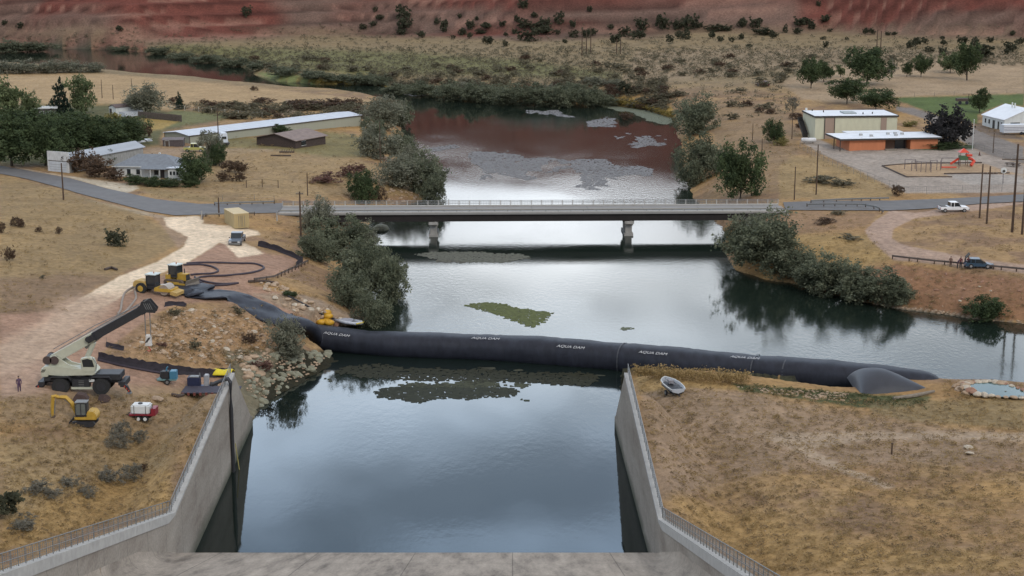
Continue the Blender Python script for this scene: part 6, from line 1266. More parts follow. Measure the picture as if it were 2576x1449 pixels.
car('old_truck', 'old yellow truck half hidden by the dark tree at the house', 'truck', G(490, 381), R(0), paint('yellow_truck', (.38, .36, .12)), 'pickup', 5, 2.0, 1.9)
car('parked_car', 'faded red car in the shade of the village grove', 'car', G(308, 372), R(10), paint('faded_red', (.28, .07, .06)), 'suv', 4.2, 1.8, 1.4)
p = G(562, 366); t = thing('camper_trailer', 'small white camper standing beside the tall thin pole', 'trailer', p, .3); m = MB(); m.box((0, 0, 2.0), (2.0, 3.6, 2.3), taper=.85); m.build('body', mat('camper_white', (.5, .53, .57), .5, .06), t, bevel=.15); m = MB(); m.box((0, -.2, .75), (2.6, 3.9, .25)); m.build('chassis', dk, t); m = MB(); m.box((0, -1.82, 2.1), (1.1, .05, .6)); m.build('window', glass, t)
for s_ in (-1, 1): wheel(t, s_ * 1.0, 0, .45, .42, .25)
for i, (x, y, w_) in enumerate(((330, 361, 1.6), (362, 362, 3.2))):
    p = G(x, y); t = thing('scrap_sheet', ['small heap of pale sheet metal by the green weeds', 'larger heap of pale sheet metal by the stock shed'][i], 'scrap', p); [MB().box((random.uniform(-w_ / 2, w_ / 2), random.uniform(-.5, .5), .5 + .2 * k), (random.uniform(1, 2), .9, .06), rz=random.random(), rx=random.uniform(-.6, .6)).build('sheet', mat('pale_sheet', (.5, .52, .52), .5, .1), t) for k in range(5)]
for x, y, l, k in ((722, 384, 'dark rusty harrow lying in front of the old shed', 1.8), (707, 393, 'long dark log lying in the dry lot', 2.4), (2106, 348, '', 0)):
    if not l: continue
    p = G(x, y); t = thing('farm_scrap' if k < 2 else 'fallen_log', l, 'scrap' if k < 2 else 'log', p); m = MB(); m.cyl((-k, 0, .2), (k, -.5, .25), .16, n=7); m.build('beam', brn, t)
    if k < 2: m = MB(); [m.cyl((q, -.3, .0), (q + .3, .3, .7), .06, n=5) for q in np.linspace(-1.4, 1.4, 6)]; m.build('tine', brn, t)
p = G(732, 370); t = thing('white_rig', 'pale farm implement standing at the old shed corner', 'implement', p); m = MB(); m.box((0, 0, 1.0), (1.5, 1.5, 1.3), rz=.3, taper=.7); m.build('hopper', mat('pale_rust', (.38, .33, .30), .8, .2), t); m = MB(); [m.cyl((x, 0, 0), (x * .6, 0, .6), .06) for x in (-.7, .7)]; m.build('leg', brn, t)

# ------------------------------------------------------------------ mobile crane
creamc = mat('crane_cream', (.43, .43, .34), .5, .08, 1.5); blk = mat('machine_black', (.025, .025, .028), .6, .2, 3); strp = mat('hazard_red', (.40, .05, .03), .5)
c0 = G(213, 984); t = thing('mobile_crane', 'cream and black rough terrain crane with lowered boom on four big tyres', 'crane', c0)
m = MB(); m.box((0, 0, 1.55), (8.4, 1.4, .7)); m.box((3.0, 0, 1.95), (2.8, 2.3, .7)); m.box((-2.9, 0, 1.75), (2.6, 2.3, .5)); m.box((0, -1.1, 1.3), (2.0, .5, .9)); m.build('carrier', blk, t, bevel=.05)
m = MB(); m.box((.2, -1.25, .75), (2.6, .25, .25)); m.build('side_rail', creamc, t); m = MB(); [m.box((.05, -1.38, z), (.6, .04, .05)) for z in (1.0, 1.2, 1.4, 1.6)]; m.build('ladder', galv, t); m = MB(); m.box((1.25, -1.38, 1.65), (.6, .04, .3)); m.build('decal_plate', white, t)
for x in (-2.28, 2.28):
    for s_ in (-1, 1): wheel(t, x, s_ * 1.2, .97, .96, .66, blk, s_)
for x in (-2.28, 2.28):
    for s_ in (-1, 1): m = MB(); m.prism([(x - 1.25, 1.75), (x - 1.0, 2.1), (x + 1.0, 2.1), (x + 1.25, 1.75), (x + 1.2, 1.68), (x + .95, 2.0), (x - .95, 2.0), (x - 1.2, 1.68)], s_ * 1.2 - .36, s_ * 1.2 + .36); m.build('fender', blk, t)
for x, s0 in ((-4.1, -1), (4.2, 1)):
    o_ = MB(); o_.box((x + s0 * .45, 0, 1.15), (.55, 2.6, .6)); o_.prism([(x, 1.5), (x + s0 * 1.0, 1.0), (x + s0 * 1.35, .25), (x + s0 * 1.1, .25), (x + s0 * .6, .9), (x, 1.1)], -1.35, -1.0); b_ = o_.build('outrigger', blk, t)
    m = MB(); m.box((x + s0 * 1.2, -1.4, .2), (.5, .5, .12)); m.build('float_pad', galv, b_); m = MB(); [m.box((x + s0 * (.7 + .22 * k), -1.38, .95 - .25 * k), (.12, .05, .2)) for k in range(3)]; m.build('hazard_stripe', strp, b_)
m = MB(); m.cyl((-.3, 0, 1.9), (-.3, 0, 2.2), 1.0, n=20); m.build('slew_ring', blk, t)
m = MB(); m.prism([(-4.2, 2.25), (-4.2, 3.15), (-2.6, 3.25), (-.9, 3.0), (1.3, 2.9), (1.7, 2.45), (1.4, 2.2), (-2.2, 2.1)], -1.2, 1.2); su = m.build('superstructure', creamc, t, bevel=.06)
m = MB(); m.prism([(-3.6, 3.15), (-3.8, 4.15), (-2.9, 4.35), (-1.4, 3.3), (-.2, 2.95), (-1.2, 2.95)], -.75, -.55); m.prism([(-3.6, 3.15), (-3.8, 4.15), (-2.9, 4.35), (-1.4, 3.3), (-.2, 2.95), (-1.2, 2.95)], .55, .75); m.build('boom_mount', creamc, su)
m = MB(); m.box((-4.05, 0, 2.5), (.75, 2.55, .95)); cw = m.build('counterweight', creamc, t, bevel=.05); m = MB(); [m.box((-4.28 + .14 * k, -1.29, 2.75), (.07, .03, .42), ry=.6) for k in range(3)]; m.build('hazard_stripe', blk, cw)
for x in (-3.75, -2.95): m = MB(); m.cyl((x, -.85, 3.85), (x, .85, 3.85), .44, n=16); d_ = m.build('winch_drum', blk, t); m = MB(); [m.cyl((x, s_ * .85, 3.85), (x, s_ * .93, 3.85), .5, n=16) for s_ in (-1, 1)]; m.build('drum_flange', mat('rope_brown', (.07, .05, .045), .8), d_)
m = MB(); m.prism([(.2, 2.6), (.05, 4.1), (.9, 4.3), (1.5, 4.1), (1.75, 3.2), (1.6, 2.6)], -1.25, -.45); cb = m.build('cab', creamc, t, bevel=.04); m = MB(); m.prism([(.35, 3.2), (.25, 4.0), (.85, 4.15), (1.4, 3.98), (1.6, 3.2)], -1.28, -.42); m.build('cab_window', glass, cb); m = MB(); m.tube([(1.75, -1.2, 2.6), (1.85, -1.2, 3.6), (1.4, -1.2, 4.3)], .04); m.build('grab_rail', galv, cb)
b0 = Vector((-3.1, 0, 3.9)); b1v = Vector(P(398, 762, 0) + (0,))
# boom end: same distance as the crane, read from the photo
sc_ = PPM(c0); tip = Vector(((398 - 213) / sc_, .0, (984 - 762) / sc_ / ct)); dirb = (tip - b0).normalized(); Lb_ = (tip - b0).length; up_ = Vector((-dirb.z, 0, dirb.x))
def boomseg(s0, s1, h, w_, nm, mt):
    m = MB(); a_ = b0 + dirb * s0; b_ = b0 + dirb * s1; vs = []
    for q in (a_, b_):
        for dy, du in ((-w_ / 2, -h / 2), (w_ / 2, -h / 2), (w_ / 2, h / 2), (-w_ / 2, h / 2)): vs.append(q + Vector((0, dy, 0)) + up_ * du)
    m.add(vs, [(0, 1, 2, 3), (7, 6, 5, 4), (0, 4, 5, 1), (1, 5, 6, 2), (2, 6, 7, 3), (3, 7, 4, 0)]); return m.build(nm, mt, t, bevel=.04)
bs = boomseg(-.3, 5.2, 1.02, .82, 'boom_base', creamc); boomseg(4.2, Lb_ - 1.7, .92, .74, 'boom_section', blk); boomseg(Lb_ - 1.75, Lb_ - 1.2, 1.05, .85, 'boom_section', blk)
m = MB(); q = b0 + dirb * (Lb_ - .9)
for k in (-.35, -.1, .15, .38): m.cyl(q + Vector((0, k, 0)) + up_ * .35, q + Vector((0, k + .12, 0)) + up_ * .35, .34, n=14)
m.prism([(q.x - .9, q.z - .5), (q.x - .5, q.z + .7), (q.x + .4, q.z + .9), (q.x + 1.2, q.z - .1), (q.x + 1.0, q.z - .6)], -.45, -.38); m.prism([(q.x - .9, q.z - .5), (q.x - .5, q.z + .7), (q.x + .4, q.z + .9), (q.x + 1.2, q.z - .1), (q.x + 1.0, q.z - .6)], .40, .47); hd = m.build('boom_head', blk, t)
m = MB(); m.cyl(q + Vector((-.2, -.45, .7)), q + Vector((.3, -.45, 1.05)), .06); [m.cyl(q + Vector((.05 + .22 * k, -.5, -.2)), q + Vector((-.25 + .22 * k, -.5, .5)), .035) for k in range(4)]; m.build('sheave_guard', galv, hd)
m = MB(); [m.tube([b0 + dirb * 1 + up_ * .65 + Vector((0, y, 0)), b0 + dirb * (Lb_ - 1) + up_ * .72 + Vector((0, y, 0))], .028, 4) for y in (-.2, .2)]; m.tube([b0 + dirb * .5 + up_ * 1.0 + Vector((0, -.3, 0)), b0 + dirb * 6 + up_ * 1.05 + Vector((0, -.3, 0)), b0 + dirb * (Lb_ - 1.5) + up_ * .62 + Vector((0, -.3, 0))], .045, 5); m.build('hoist_rope', galv, t)
m = MB(); m.cyl((-.05, 0, 2.75), b0 + dirb * 4.8 - up_ * .55, .30, n=12); ly = m.build('lift_cylinder', creamc, t); m = MB(); m.cyl(b0 + dirb * 4.0 - up_ * .65 + Vector((-.3, 0, -.2)), b0 + dirb * 6.0 - up_ * .35, .17, n=10); m.build('cylinder_rod', galv, ly)
m = MB(); m.box(b0 + dirb * 4.9 + Vector((0, -.55, .0)), (.9, .35, .7), ry=-.5); m.cyl(b0 + dirb * 4.6 + Vector((0, -.8, .1)), b0 + dirb * 4.6 + Vector((0, -.5, .1)), .32); m.build('hose_reel', blk, t)
m = MB(); [m.tube([q + Vector((dx, dy, -.3)), q + Vector((dx, dy, -3.3))], .03, 4) for dx in (-.28, .28) for dy in (-.1, .1)]; m.build('hoist_line', galv, t)
hz = q.z - 3.3; m = MB(); m.box((q.x, 0, hz - .55), (.72, .5, 1.25), taper=.75); hk = m.build('hook_block', mat('block_white', (.55, .53, .50), .6), t, bevel=.04); m = MB(); [m.box((q.x - .12 + .16 * k, -.27, hz - .5 + .05 * k), (.09, .03, .75), ry=.6) for k in range(2)]; m.build('hazard_stripe', blk, hk); m = MB(); m.tube([(q.x, 0, hz - 1.15), (q.x, 0, hz - 1.4), (q.x + .2, 0, hz - 1.65), (q.x, 0, hz - 1.85), (q.x - .2, 0, hz - 1.7)], .06); m.build('hook', strp, hk)

# ------------------------------------------------------------------ yellow machines
yel = mat('machine_yellow', (.43, .265, .04), .5, .14, 1.5); oldy = mat('dusty_yellow', (.42, .28, .09), .7, .2, 1.5); canopy = mat('canopy_white', (.50, .55, .53), .6)
def cabbox(t, x, y, z, lx, ly, h, mt=blk):
    m = MB(); [m.box((x + sx * lx / 2, y + sy * ly / 2, z + h / 2), (.1, .1, h)) for sx in (-1, 1) for sy in (-1, 1)]; m.box((x, y, z + .1), (lx, ly, .25)); c = m.build('cab', mt, t)
    m = MB(); m.box((x, y, z + h * .55), (lx - .06, ly - .06, h * .78)); m.build('cab_glass', glass, c); m = MB(); m.box((x, y, z + h + .06), (lx + .35, ly + .3, .12)); m.build('cab_roof', canopy, c, bevel=.03); m = MB(); m.cyl((x + .2, y, z + h + .1), (x + .2, y, z + h + .4), .07); m.build('beacon', mat('beacon_orange', (.4, .16, .06), .4), c); return c
# bulldozer
t = thing('bulldozer', 'yellow bulldozer with dark cab, upper one of the two yellow machines', 'bulldozer', G(448, 716), R(-24)); t.scale = (1.0, 1.0, 1.0)
for s_ in (-1, 1):
    m = MB(); n = 20; pr = [(1.35 * math.cos(a_) * .35 + (1.15 if math.cos(a_) > 0 else -1.15), .48 + .46 * math.sin(a_)) for a_ in np.linspace(0, 2 * math.pi, n, endpoint=False)]; m.prism(pr, s_ * .95 - .25, s_ * .95 + .25); k_ = m.build('track', mat('track_dirty', (.10, .075, .055), .9, .3), t)
    m = MB(); m.box((0, s_ * 1.22, .5), (2.1, .06, .3)); m.build('track_frame', yel, k_); m = MB(); [m.cyl((x, s_ * 1.2, .4), (x, s_ * 1.28, .4), .16) for x in (-1.1, -.6, 0, .6, 1.1)]; m.build('roller', blk, k_)
m = MB(); m.box((.95, 0, 1.25), (1.6, 1.1, 1.0)); m.box((-1.2, 0, 1.1), (.9, 1.5, .9)); m.build('hood', yel, t, bevel=.06); m = MB(); m.cyl((1.0, .3, 1.7), (1.0, .3, 2.4), .07); m.build('exhaust', blk, t); m = MB(); m.box((1.76, 0, 1.25), (.05, .9, .8)); m.build('radiator_grille', blk, t)
cabbox(t, -.35, 0, 1.2, 1.35, 1.35, 1.7)
m = MB(); m.prism([(2.5, .05), (2.35, .5), (2.5, 1.05), (2.6, 1.05), (2.48, .5), (2.62, .05)], -1.6, 1.6); bl = m.build('blade', mat('worn_steel', (.15, .125, .10), .6, .2), t); m = MB(); [m.box((1.3, s_ * 1.35, .45), (2.2, .16, .22)) for s_ in (-1, 1)]; m.build('push_arm', yel, bl)
# soil compactor
t = thing('soil_compactor', 'dusty yellow roller with big tyre and green roofed cab, lower machine', 'roller', G(388, 737), R(-18)); t.scale = (.98, .98, .98)
m = MB(); m.prism([(-2.9, .9), (-2.9, 1.5), (-2.5, 1.85), (-.9, 1.8), (-.7, .9)], -.85, .85); m.build('engine_hood', oldy, t, bevel=.06)
for s_ in (-1, 1): wheel(t, -1.5, s_ * .95, .8, .8, .5, yel, s_)
cabbox(t, -.1, 0, 1.0, 1.35, 1.4, 1.75)
m = MB(); m.box((-.1, 0, .85), (1.7, 1.3, .35)); m.build('platform', blk, t); m = MB(); m.box((1.9, -1.0, .75), (2.5, .16, .45)); m.box((1.9, 1.0, .75), (2.5, .16, .45)); m.box((.9, 0, .8), (.4, 2.1, .5)); m.box((3.2, 0, .75), (.25, 2.1, .35)); m.build('drum_frame', yel, t)
m = MB(); m.cyl((2.1, -.9, .75), (2.1, .9, .75), .75, n=24); m.build('drum', mat('drum_steel', (.36, .30, .24), .45, .15, 2, metal=.4), t)
m = MB(); m.box((3.7, 0, .35), (1.0, 2.2, .5), ry=.2); m.build('scraper_blade', oldy, t)
# white bundle between them
p = G(412, 728); m = MB(); m.sph((0, 0, .35), (1.1, .6, .45), 12, 8); tag(m.build('white_bag', mat('white_bag', (.45, .43, .41), .7, .15), loc=p, smooth=True), 'dusty white bundle lying between the two yellow machines', 'bag')
# mini excavator
e0 = G(214, 1068); t = thing('mini_excavator', 'small yellow excavator with long bent arm reaching left', 'excavator', e0)
for s_ in (-1, 1):
    m = MB(); pr = [((.95 if math.cos(a_) > 0 else -.95) + .32 * math.cos(a_), .30 + .29 * math.sin(a_)) for a_ in np.linspace(0, 2 * math.pi, 18, endpoint=False)]; m.prism(pr, s_ * .72 - .2, s_ * .72 + .2); m.build('track', blk, t)
m = MB(); m.box((0, 0, .5), (1.5, 1.1, .25)); m.cyl((0, 0, .6), (0, 0, .75), .5, n=14); m.build('undercarriage', blk, t)
m = MB(); m.prism([(-1.45, .1), (-1.3, .62), (-1.38, .66), (-1.6, .08)], -1.0, 1.0); m.build('dozer_blade', blk, t)
m = MB(); m.prism([(-.85, .75), (-.9, 1.1), (.15, 1.15), (.55, 1.7), (1.2, 1.65), (1.5, 1.2), (1.45, .75)], -.85, .85); m.build('house', yel, t, bevel=.07)
m = MB(); m.prism([(-.75, 1.1), (-.75, 2.35), (-.55, 2.65), (.5, 2.65), (.5, 1.1)], -.85, .1); cb = m.build('cab', blk, t, bevel=.04); m = MB(); m.prism([(-.72, 1.35), (-.72, 2.3), (-.52, 2.55), (.42, 2.55), (.42, 1.35)], -.88, .13); m.build('cab_window', mat('pale_glass', (.12, .13, .12), .15), cb)
m = MB(); [m.box((x, -.9, 1.9), (.07, .05, 1.5)) for x in (-.12, .42, -.7)]; m.build('cab_frame', blk, cb); m = MB(); m.box((-.1, -.37, 2.7), (1.3, 1.05, .08)); m.build('cab_roof', galv, cb)
Bm = [Vector((-.8, .2, 1.0)), Vector((-1.35, .2, 2.35)), Vector((-1.9, .2, 2.95)), Vector((-3.0, .2, 3.05))]
m = MB(); m.tube(Bm, [.22, .26, .26, .18], 4); m.build('boom', yel, t); m = MB(); m.tube([(-2.9, .2, 3.15), (-3.3, .2, 3.1), (-3.45, .2, 1.9), (-3.5, .2, .9)], [.18, .22, .18, .13], 4); m.build('stick', yel, t)
m = MB(); m.cyl((-1.5, .2, 2.2), (-2.6, .2, 3.2), .06); m.cyl((-.9, .3, 1.3), (-1.4, .3, 2.2), .07); m.cyl((-3.1, .2, 2.6), (-3.25, .2, 1.2), .06); m.build('hydraulic_ram', galv, t)
m = MB(); m.prism([(-3.75, .9), (-3.3, .95), (-3.15, .5), (-3.35, .1), (-3.75, .0), (-3.9, .3)], -.1, .5); m.build('bucket', mat('bucket_steel', (.10, .07, .05), .8, .2), t)
# loose buckets on the ground behind
for i, (x, y, k) in enumerate(((203, 1013, 1.05), (262, 1011, .8))):
    p = G(x, y); t = thing('spare_bucket', ['larger loose digger bucket behind the small excavator', 'smaller loose digger bucket right of the larger one'][i], 'bucket', p, i * .8, 'spare digger buckets'); m = MB()
    prf = [(-.9 * k, .05), (.5 * k, .0), (.9 * k, .45 * k), (.5 * k, .95 * k), (-.3 * k, 1.1 * k), (-.6 * k, .7 * k)]; m.prism(prf, -.5 * k, .5 * k); m.build('shell', mat('bucket_rust', (.075, .05, .045), .85, .25), t, bevel=.05); m = MB(); [m.box((-.95 * k, q_ * k, .1), (.25, .08, .07)) for q_ in (-.4, -.13, .13, .4)]; m.build('tooth', galv, t)
# water trailer
p = G(360, 1056); t = thing('water_trailer', 'red two axle trailer carrying a white box tank', 'trailer', p, R(-3)); redt = mat('trailer_red', (.22, .02, .03), .5, .12)
m = MB(); m.box((0, 0, .75), (2.7, 1.4, .22)); m.box((1.35, 0, 1.1), (.5, 1.3, .8)); m.build('frame', redt, t); m = MB(); m.tube([(-1.3, -.5, .7), (-2.2, 0, .6), (-2.7, 0, .55)], .06); m.tube([(-1.3, .5, .7), (-2.2, 0, .6)], .06); m.build('drawbar', blk, t); m = MB(); m.box((-.1, 0, 1.35), (2.1, 1.5, 1.05)); tk = m.build('tank', mat('tank_box_white', (.60, .61, .60), .5, .06), t, bevel=.14); m = MB(); m.cyl((-.2, 0, 1.85), (-.2, 0, 1.98), .25); m.build('tank_lid', blk, tk)
m = MB(); [m.box((x, -.77, 1.35), (.05, .03, 1.0)) for x in (-.75, .55)]; m.build('strap', blk, tk); m = MB(); m.cyl((-1.1, .2, .85), (-1.1, .2, 1.9), .04); m.cyl((1.3, -.6, .9), (1.25, -.6, 2.0), .04); m.build('upright', blk, t)
for x in (-.28, .48):
    for s_ in (-1, 1): wheel(t, x, s_ * .78, .36, .36, .22, mat('white_rim', (.65, .65, .63), .5), s_)
m = MB(); m.box((.1, -.78, .8), (1.9, .3, .06)); m.build('mudguard', redt, t)
# pump trailers
blu = mat('pump_blue', (.05, .17, .26), .5, .12); dblu = mat('deep_blue', (.02, .045, .14), .5, .15)
p = G(420, 964); t = thing('pump_trailer', 'light blue trailer pump with one wheel pair, nearer the crane', 'pump', p, 0); m = MB(); m.box((.1, 0, .55), (2.3, 1.2, .15)); m.tube([(-1.0, 0, .55), (-2.0, 0, .5)], .06); m.build('chassis', mat('pump_teal', (.13, .22, .22), .6), t); m = MB(); m.box((.85, 0, 1.1), (.8, 1.1, 1.0)); m.build('fuel_tank', blu, t, bevel=.06)
m = MB(); m.box((-.1, 0, 1.1), (.9, .9, .9)); m.cyl((-.75, 0, 1.1), (-.4, 0, 1.1), .42); m.build('pump_body', blk, t, bevel=.05); m = MB(); m.tube([(.0, 0, 1.5), (.05, 0, 1.9), (.2, 0, 2.05)], .09); m.build('outlet_pipe', blu, t)
for s_ in (-1, 1): wheel(t, .2, s_ * .7, .34, .34, .2, galv, s_)
p = G(500, 984); t = thing('pump_trailer', 'deep blue engine pump standing on a dark mat by the wall', 'pump', p, 0); m = MB(); m.box((0, 0, .5), (3.4, 1.5, .25)); m.tube([(-1.7, 0, .5), (-2.1, 0, .8), (-2.3, 0, .8)], .07); m.build('chassis', dblu, t); m = MB(); m.box((-.5, 0, 1.25), (1.5, 1.2, 1.2)); m.build('engine_box', mat('engine_navy', (.02, .025, .06), .6), t, bevel=.06); m = MB(); m.box((-.4, -.1, 1.9), (1.1, .8, .12)); m.build('radiator_cover', galv, t)
m = MB(); m.box((1.0, 0, 1.35), (.55, .9, 1.5), ry=.05); m.build('air_receiver', mat('receiver_grey', (.30, .30, .31), .5), t, bevel=.08); m = MB(); m.cyl((1.4, 0, .9), (2.3, 0, .7), .3, n=12); m.build('pump_body', blk, t); m = MB(); m.cyl((.25, 0, 1.6), (.2, 0, 2.3), .06); m.build('exhaust', galv, t)
for s_ in (-1, 1): wheel(t, .75, s_ * .85, .34, .34, .2, rimm, s_)
a_ = G(455, 991); b_ = G(545, 991); t = thing('ground_mat', 'dark timber mat with red edge under the deep blue pump', 'mat', a_, 0); Lm = frame(a_, b_)[0]
m = MB(); m.box((Lm / 2, 1.4, .10), (Lm, 2.8, .14)); m.build('deck', mat('mat_dark', (.04, .035, .05), .8), t); m = MB(); [m.box((x, -.06, .0), (.28, .08, .36)) for x in np.linspace(.2, Lm - .2, 10)]; m.build('edge_block', mat('edge_red', (.16, .05, .04), .8), t)
# yellow cover over hoses at the wall top, black hoses hanging in the basin
p = G(561, 950) + Vector((0, 0, .5)); m = MB(); vs = []; NXX = 12
for i in range(NXX + 1):
    for j in range(7):
        u = i / NXX; v = j / 6; vs.append(((u - .5) * 2.6 + .2 * (v - .5), (v - .5) * 1.9, .1 + .75 * math.sin(math.pi * min(1, v * 1.05)) * (.8 + .2 * math.sin(u * 9)) * (1 - abs(u - .5) * .5)))
m.add(vs, [(i * 7 + j, (i + 1) * 7 + j, (i + 1) * 7 + j + 1, i * 7 + j + 1) for i in range(NXX) for j in range(6)]); o = m.build('yellow_tarp', mat('bright_yellow', (.62, .50, .02), .55, .08), loc=p, smooth=True); md = o.modifiers.new('s', 'SOLIDIFY'); md.thickness = .05; tag(o, 'bright yellow tarp over the hoses at the left wall top', 'tarp')
yw = P(584, 960, 7.8)[1] - 1.5; xw = float(wallx(-1, yw)); t = thing('discharge_hose', 'black discharge hoses hanging down the left basin wall', 'hose', (xw, yw, ZT))
for k in range(2): m = MB(); m.tube([(-1.8, .1 + k * .45, -.2), (-.6, k * .42, .35), (.0, k * .4, .5), (.25, k * .4, .1), (.22, k * .38, -3), (.2, k * .42, -7), (.2, k * .42, -11.2)], .17, 8); m.build('hose', blk, t)
m = MB(); [m.tube([(.45, .5, -7), (.6, .8, -9), (.8, .9, -11)], .05)]; m.build('guide_rope', mat('yellow_rope', (.35, .30, .10), .8), t)

# hoses on the ground
def hose(name, pxs, r_, mt, label, dz=.12, group='hoses on the dirt'):
    pts = []
    for i in range(len(pxs) - 1):
        q = [pxs[max(i - 1, 0)], pxs[i], pxs[i + 1], pxs[min(i + 2, len(pxs) - 1)]]
        for k in range(8): t_ = k / 8; pts.append(G(cr_(q[0][0], q[1][0], q[2][0], q[3][0], t_), cr_(q[0][1], q[1][1], q[2][1], q[3][1], t_), dz))
    pts.append(G(*pxs[-1], dz)); o = pts[0].copy(); m = MB(); m.tube([p_ - o for p_ in pts], r_, 6); return tag(m.build(name, mt, loc=o), label, 'hose', group)
bh = mat('black_hose', (.035, .025, .035), .7, .15)
hose('ground_hose', [(470,664),(520,662),(600,664),(640,665),(664,675),(640,686),(580,694),(520,697),(497,702),(520,711),(560,716),(600,714)], .17, bh, 'long outer black hose loop right of the bulldozer')
hose('ground_hose', [(462,668),(500,667),(532,672),(549,682),(535,689),(500,691),(480,693)], .16, bh, 'short inner black hose loop right of the bulldozer')
hose('ground_hose', [(490,698),(505,712),(530,719),(565,719),(595,715)], .15, bh, 'black hose end curving below the outer loop')
tn = mat('tan_hose', (.24, .20, .165), .8, .15)
hose('ground_hose', [(338,722),(315,738),(307,760),(304,780),(296,792)], .15, tn, 'pale hose curving left below the roller')
hose('ground_hose', [(340,735),(342,752),(328,772),(310,790),(270,815),(215,850),(180,880)], .15, tn, 'pale hose running down past the crane boom')
hose('ground_hose', [(248,908),(320,925),(400,940),(440,946)], .16, bh, 'black hose along the silt fence towards the pumps')
# driftwood and boards
for pxs, l in (([(2247,1006),(2300,999),(2350,988)], 'long grey weathered log beside the end bag of the tube'), ([(432,996),(447,1000),(462,997)], 'broken log pieces near the red edged mat'), ([(625,711),(660,710),(690,713)], 'dark beam lying at the top of the boulder slope'), ([(264,681),(280,676),(295,681)], 'small dark bundle lying in the left hillside grass')):
    q = [G(*a_) for a_ in pxs]; m = MB(); m.tube([v - q[0] + Vector((0, 0, .2)) for v in q], [.2, .24, .16], 7); tag(m.build('fallen_log' if 'bundle' not in l else 'dark_bundle', woodl if 'grey' in l else brn, loc=q[0]), l, 'log' if 'bundle' not in l else 'bundle')
t = thing('dark_pipe', 'dark steel pipe lying down the boulder slope to the raft', 'pipe', G(725, 752)); q = [G(725, 752), G(770, 775), G(815, 800), G(850, 812)]; m = MB(); m.tube([v - q[0] + Vector((0, 0, .45)) for v in q], .12, 6); m.build('pipe', blk, t)

# ------------------------------------------------------------------ boats
hull = mat('hull_white', (.36, .38, .41), .45, .1)
def boat(t, L_, W, H, mt, inner):
    secs = [(-.5, .42, .85), (-.3, .50, .95), (0, .52, 1.0), (.3, .42, 1.02), (.45, .20, 1.1), (.5, .03, 1.2)]; vs = []; fs = []
    for (x, w_, h) in secs:
        for (a_, b_) in ((1, 1), (.8, .35), (.0, .0), (-.8, .35), (-1, 1)): vs.append((x * L_, a_ * w_ * W, b_ * h * H if b_ else 0.0))
    for i in range(len(secs) - 1):
        for j in range(4): fs.append((i * 5 + j, i * 5 + j + 1, (i + 1) * 5 + j + 1, (i + 1) * 5 + j))
    fs.append((0, 1, 2, 3, 4)); m = MB(); m.add(vs, fs); h_ = m.build('hull', mt, t); md = h_.modifiers.new('s', 'SOLIDIFY'); md.thickness = .07
    m = MB(); m.tube([(x * L_, w_ * W, h * H) for (x, w_, h) in secs] + [(x * L_, -w_ * W, h * H) for (x, w_, h) in secs[::-1]], .06, 5); m.build('gunwale', white, t); m = MB(); [m.box((x * L_, 0, H * .6), (.35, W * .85, .08)) for x in (-.3, -.05, .2)]; m.box((-.08 * L_, 0, H * .62), (L_ * .74, W * .74, .05)); m.build('seat', inner, t)
b0_ = G(1692, 996); t = thing('drift_boat', 'white drift boat with dark seats lying in the dry grass', 'boat', b0_ + Vector((0, 1.5, .55)), R(104)); boat(t, 4.9, 2.1, .65, hull, blk)
m = MB(); m.box((.4, 0, .75), (.9, .6, .4)); m.cyl((-1.0, -.5, .6), (.8, .7, .75), .05); m.build('gear', mat('grey_gear', (.2, .19, .2), .7), t)
t = thing('boat_trailer', 'dark boat trailer under the white drift boat', 'trailer', b0_ + Vector((0, 1.5, 0)), R(104)); m = MB(); m.box((0, .5, .42), (4.4, .1, .1)); m.box((0, -.5, .42), (4.4, .1, .1)); m.box((-1.5, 0, .42), (.1, 2.1, .1)); m.box((-2.6, 0, .42), (1.0, .1, .1)); m.build('frame', blk, t)
for s_ in (-1, 1): wheel(t, -1.0, s_ * 1.05, .34, .34, .2, galv, s_)
p = Vector(P(880, 812, .6) + (.6,)); t = thing('raft', 'white and yellow rubber raft pulled against the black tube', 'raft', p, R(-35)); m = MB(); L1, W1 = 4.6, 1.6
m.tube([(L1 / 2, 0, .35), (L1 * .36, W1 * .42, .25), (0, W1 / 2, .2), (-L1 / 2, W1 * .42, .25)], .24, 8); m.tube([(L1 / 2, 0, .35), (L1 * .36, -W1 * .42, .25), (0, -W1 / 2, .2), (-L1 / 2, -W1 * .42, .25)], .24, 8); m.build('side_tube', mat('raft_white', (.48, .50, .54), .5, .1), t, smooth=True)
m = MB(); m.box((-.2, 0, .12), (4.0, 1.3, .08)); m.box((-.6, 0, .4), (2.2, 1.0, .06), rx=.1); m.build('floor', mat('raft_grey', (.34, .35, .40), .6, .15), t); m = MB(); m.tube([(L1 * .54, 0, .4), (L1 * .42, W1 * .52, .28), (L1 * .1, W1 * .62, .22)], .10, 6); m.tube([(L1 * .54, 0, .4), (L1 * .42, -W1 * .52, .28)], .10, 6); m.build('bumper', mat('raft_yellow', (.50, .40, .06), .5, .1), t)
p = G(822, 815); t = thing('float_bags', 'bright yellow float bags heaped at the left of the raft', 'floats', p); t.scale = (1.4, 1.4, 1.5); [MB().sph((x, y, z), (.5 + .2 * abs(x), .4, .3)).build('float', mat('float_yellow', (.50, .27, .02), .5, .25), t, smooth=True) for x, y, z in ((0, 0, .3), (-.5, -.3, .25), (.15, .2, .75), (.3, -.45, .25), (-.2, .5, .6), (.0, .4, 1.05))]
m = MB(); q = P(958, 577, 0); tag(m.sph((0, 0, 0), (1.6, 2.2, .9), 12, 8).build('river_boulder', RM['grey'], loc=(q[0], q[1], .1), smooth=False), 'dark round boulder in the water below the bridge', 'boulder')

